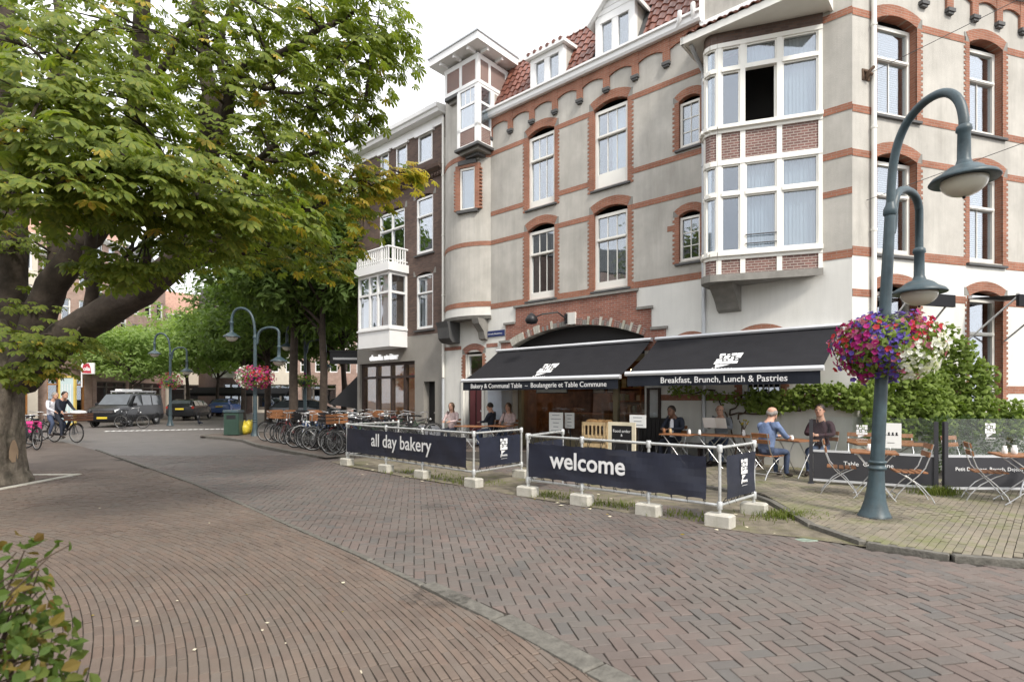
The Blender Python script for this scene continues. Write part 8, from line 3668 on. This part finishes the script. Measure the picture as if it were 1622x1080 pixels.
van = car((-22.35, 31.9, 0), vrz, 'black van with a pale windscreen facing the camera and a ladder rack on its roof', 'car_black', van_prof, VW, vg, (1.42, -1.38), (2.285, .50, 1), cat='van', name='parked_van')
for s in (-1, 1):
    q = MB()
    q.idx([(2.02, s * .88, .82), (2.24, s * .62, .80), (2.22, s * .60, .92), (1.90, s * .84, 1.0)], [(0, 1, 2, 3) if s > 0 else (3, 2, 1, 0)])
    q.v = [(p[0] + .03, p[1] * 1.01, p[2] + .01) for p in q.v]
    q.obj('headlamp', K['lampglass'], van)
    q = MB()
    q.bbox(.95, 1.12, s * 1.0 - .09, s * 1.0 + .09, 1.12, 1.30, .03)
    q.obj('wing_mirror', K['black'], van)
q = MB()
for k in range(4):
    q.box(2.20 - k * .004, 2.275 - k * .012, -.52, .52, .66 + k * .055, .69 + k * .055)
q.obj('grille', K['chrome'], van)
q = MB()
for y in (-.6, .6):
    q.tube([(-1.9, y, 1.96), (.5, y, 1.96)], .03, 6)
for x in (-1.8, -.9, 0, .45):
    q.tube([(x, -.62, 1.93), (x, .62, 1.93)], .025, 6)
    for y in (-.6, .6):
        q.tube([(x, y, 1.82), (x, y, 1.96)], .02, 5)
rk_ = q.obj('roof_rack', K['alu'], van)
q = MB()
q.bbox(-1.7, .3, -.5, -.1, 1.985, 2.08, .02)
tag(q.obj('white_load', K['car_white'], None, van.location, vrz), 'white boards tied on the roof rack of the black van', 'load')

est_prof = [(-2.3, .45, .92, 1.0, .74, .62), (-2.24, .32, .98, 1.08, .85, .66), (-1.75, .24, .98, 1.40, .88, .62), (-1.2, .22, .97, 1.46, .90, .64), (.1, .22, .95, 1.45, .90, .64), (.55, .22, .94, 1.34, .90, .64), (1.15, .22, .92, 1.0, .90, .70), (1.9, .24, .82, .88, .86, .66), (2.25, .32, .66, .72, .76, .6)]
eg = [('rear_window', [[(-2.16, -.62, 1.08), (-2.16, .62, 1.08), (-1.80, .56, 1.37), (-1.80, -.56, 1.37)]]), ('windscreen', [[(.60, -.6, 1.32), (1.14, -.68, 1.03), (1.14, .68, 1.03), (.60, .6, 1.32)]])]
eg[0][1][0] = [(p[0] - .03, p[1], p[2] + .02) for p in eg[0][1][0]]
eg[1][1][0] = [(p[0] + .03, p[1], p[2] + .02) for p in eg[1][1][0]]
for s in (-1, 1):
    for (xa, xb, xc, xd) in ((.5, .95, .0, .0), (-.08, -.08, -.95, -.95), (-1.03, -1.03, -1.95, -1.7)):
        eg.append(('side_window', [[(xa, s * .69, 1.36), (xb, s * .885, 1.02), (xc, s * .885, 1.02), (xd, s * .69, 1.38)]]))
erz = math.atan2(1, -.24)
est = car((-23.4, 40.0, 0), erz, 'black estate car seen from behind, parked beyond the van', 'car_black', est_prof, 1.8, eg, (1.4, -1.35), (-2.31, .80, -1), group='parked cars down the street')
for s in (-1, 1):
    q = MB()
    q.box(-2.29, -2.2, s * .78 - .10, s * .78 + .06, .82, .98)
    q.obj('tail_lamp', K['tail'], est)
car((-25.2, 48.5, 0), erz, 'blue car with a white nose beyond the black estate car', 'car_blue', est_prof, 1.8, eg, (1.4, -1.35), (-2.31, .8, -1), group='parked cars down the street')
car((-12.2, 33.5, 0), .12, 'dark car behind the bicycles, left of the thick tree trunk', 'car_dark', est_prof, 1.8, eg, (1.4, -1.35), group='parked cars down the street')
car((-7.3, 33.9, 0), .10, 'black car behind the bicycles, right of the thick tree trunk', 'car_black', est_prof, 1.8, eg, (1.4, -1.35), group='parked cars down the street')
car((-8.2, 39.0, 0), .1, 'pale car in the second row behind the bicycles', 'car_white', est_prof, 1.8, eg, (1.4, -1.35), group='parked cars down the street')

# bin, bags, pigeon
bn = G(370, 691)
t = thing('waste_bin', 'dark green square waste bin on the footway nose', 'bin', (bn.x, bn.y, .05), .1)
q = MB()
q.bbox(-.30, .30, -.26, .26, .03, .95, .03)
q.obj('body', mat('bin_green', (.028, .058, .042), .45), t)
q = MB()
q.bbox(-.33, .33, -.29, .29, .95, 1.05, .03)
q.obj('lid', K['lamp'], t)
q = MB()
q.box(-.18, .18, -.265, -.255, .68, .84)
q.obj('opening', K['black'], t)
for i, (px, py) in enumerate(((387, 690), (394, 688))):
    b = G(px, py)
    q = MB()
    q.ball((0, 0, .24), (.24, .2, .26), 12)
    q.ball((.14, .05, .40), (.14, .13, .2), 10)
    q.tube([(0, 0, .45), (.02, 0, .6)], [.06, .03], 6)
    tag(q.obj('rubbish_bag', mat('yellow_plastic', (.60, .48, .05), .4, var=.2, scale=9) if i == 0 else bpy.data.materials['yellow_plastic'], None, (b.x, b.y, .05)), ['left yellow plastic bag between the bin and the lamp post', 'right yellow plastic bag leaning against the lamp post'][i], 'bag')
b = G(316, 673)
q = MB()
q.ball((0, 0, .15), (.15, .08, .08), 10)
q.ball((.13, 0, .24), (.05, .045, .05), 8)
q.prism_xz([(-.12, .15), (-.30, .10), (-.30, .13), (-.10, .2)], -.04, .04)
q.tube([(.0, .03, 0), (.0, .03, .1)], .008, 4)
q.tube([(.04, -.03, 0), (.04, -.03, .1)], .008, 4)
q.tube([(.17, 0, .24), (.21, 0, .23)], [.012, .004], 5)
tag(q.obj('pigeon', K['navy'], None, (b.x, b.y, 0), 2.6), 'dark pigeon walking on the street left of the footway nose', 'pigeon')
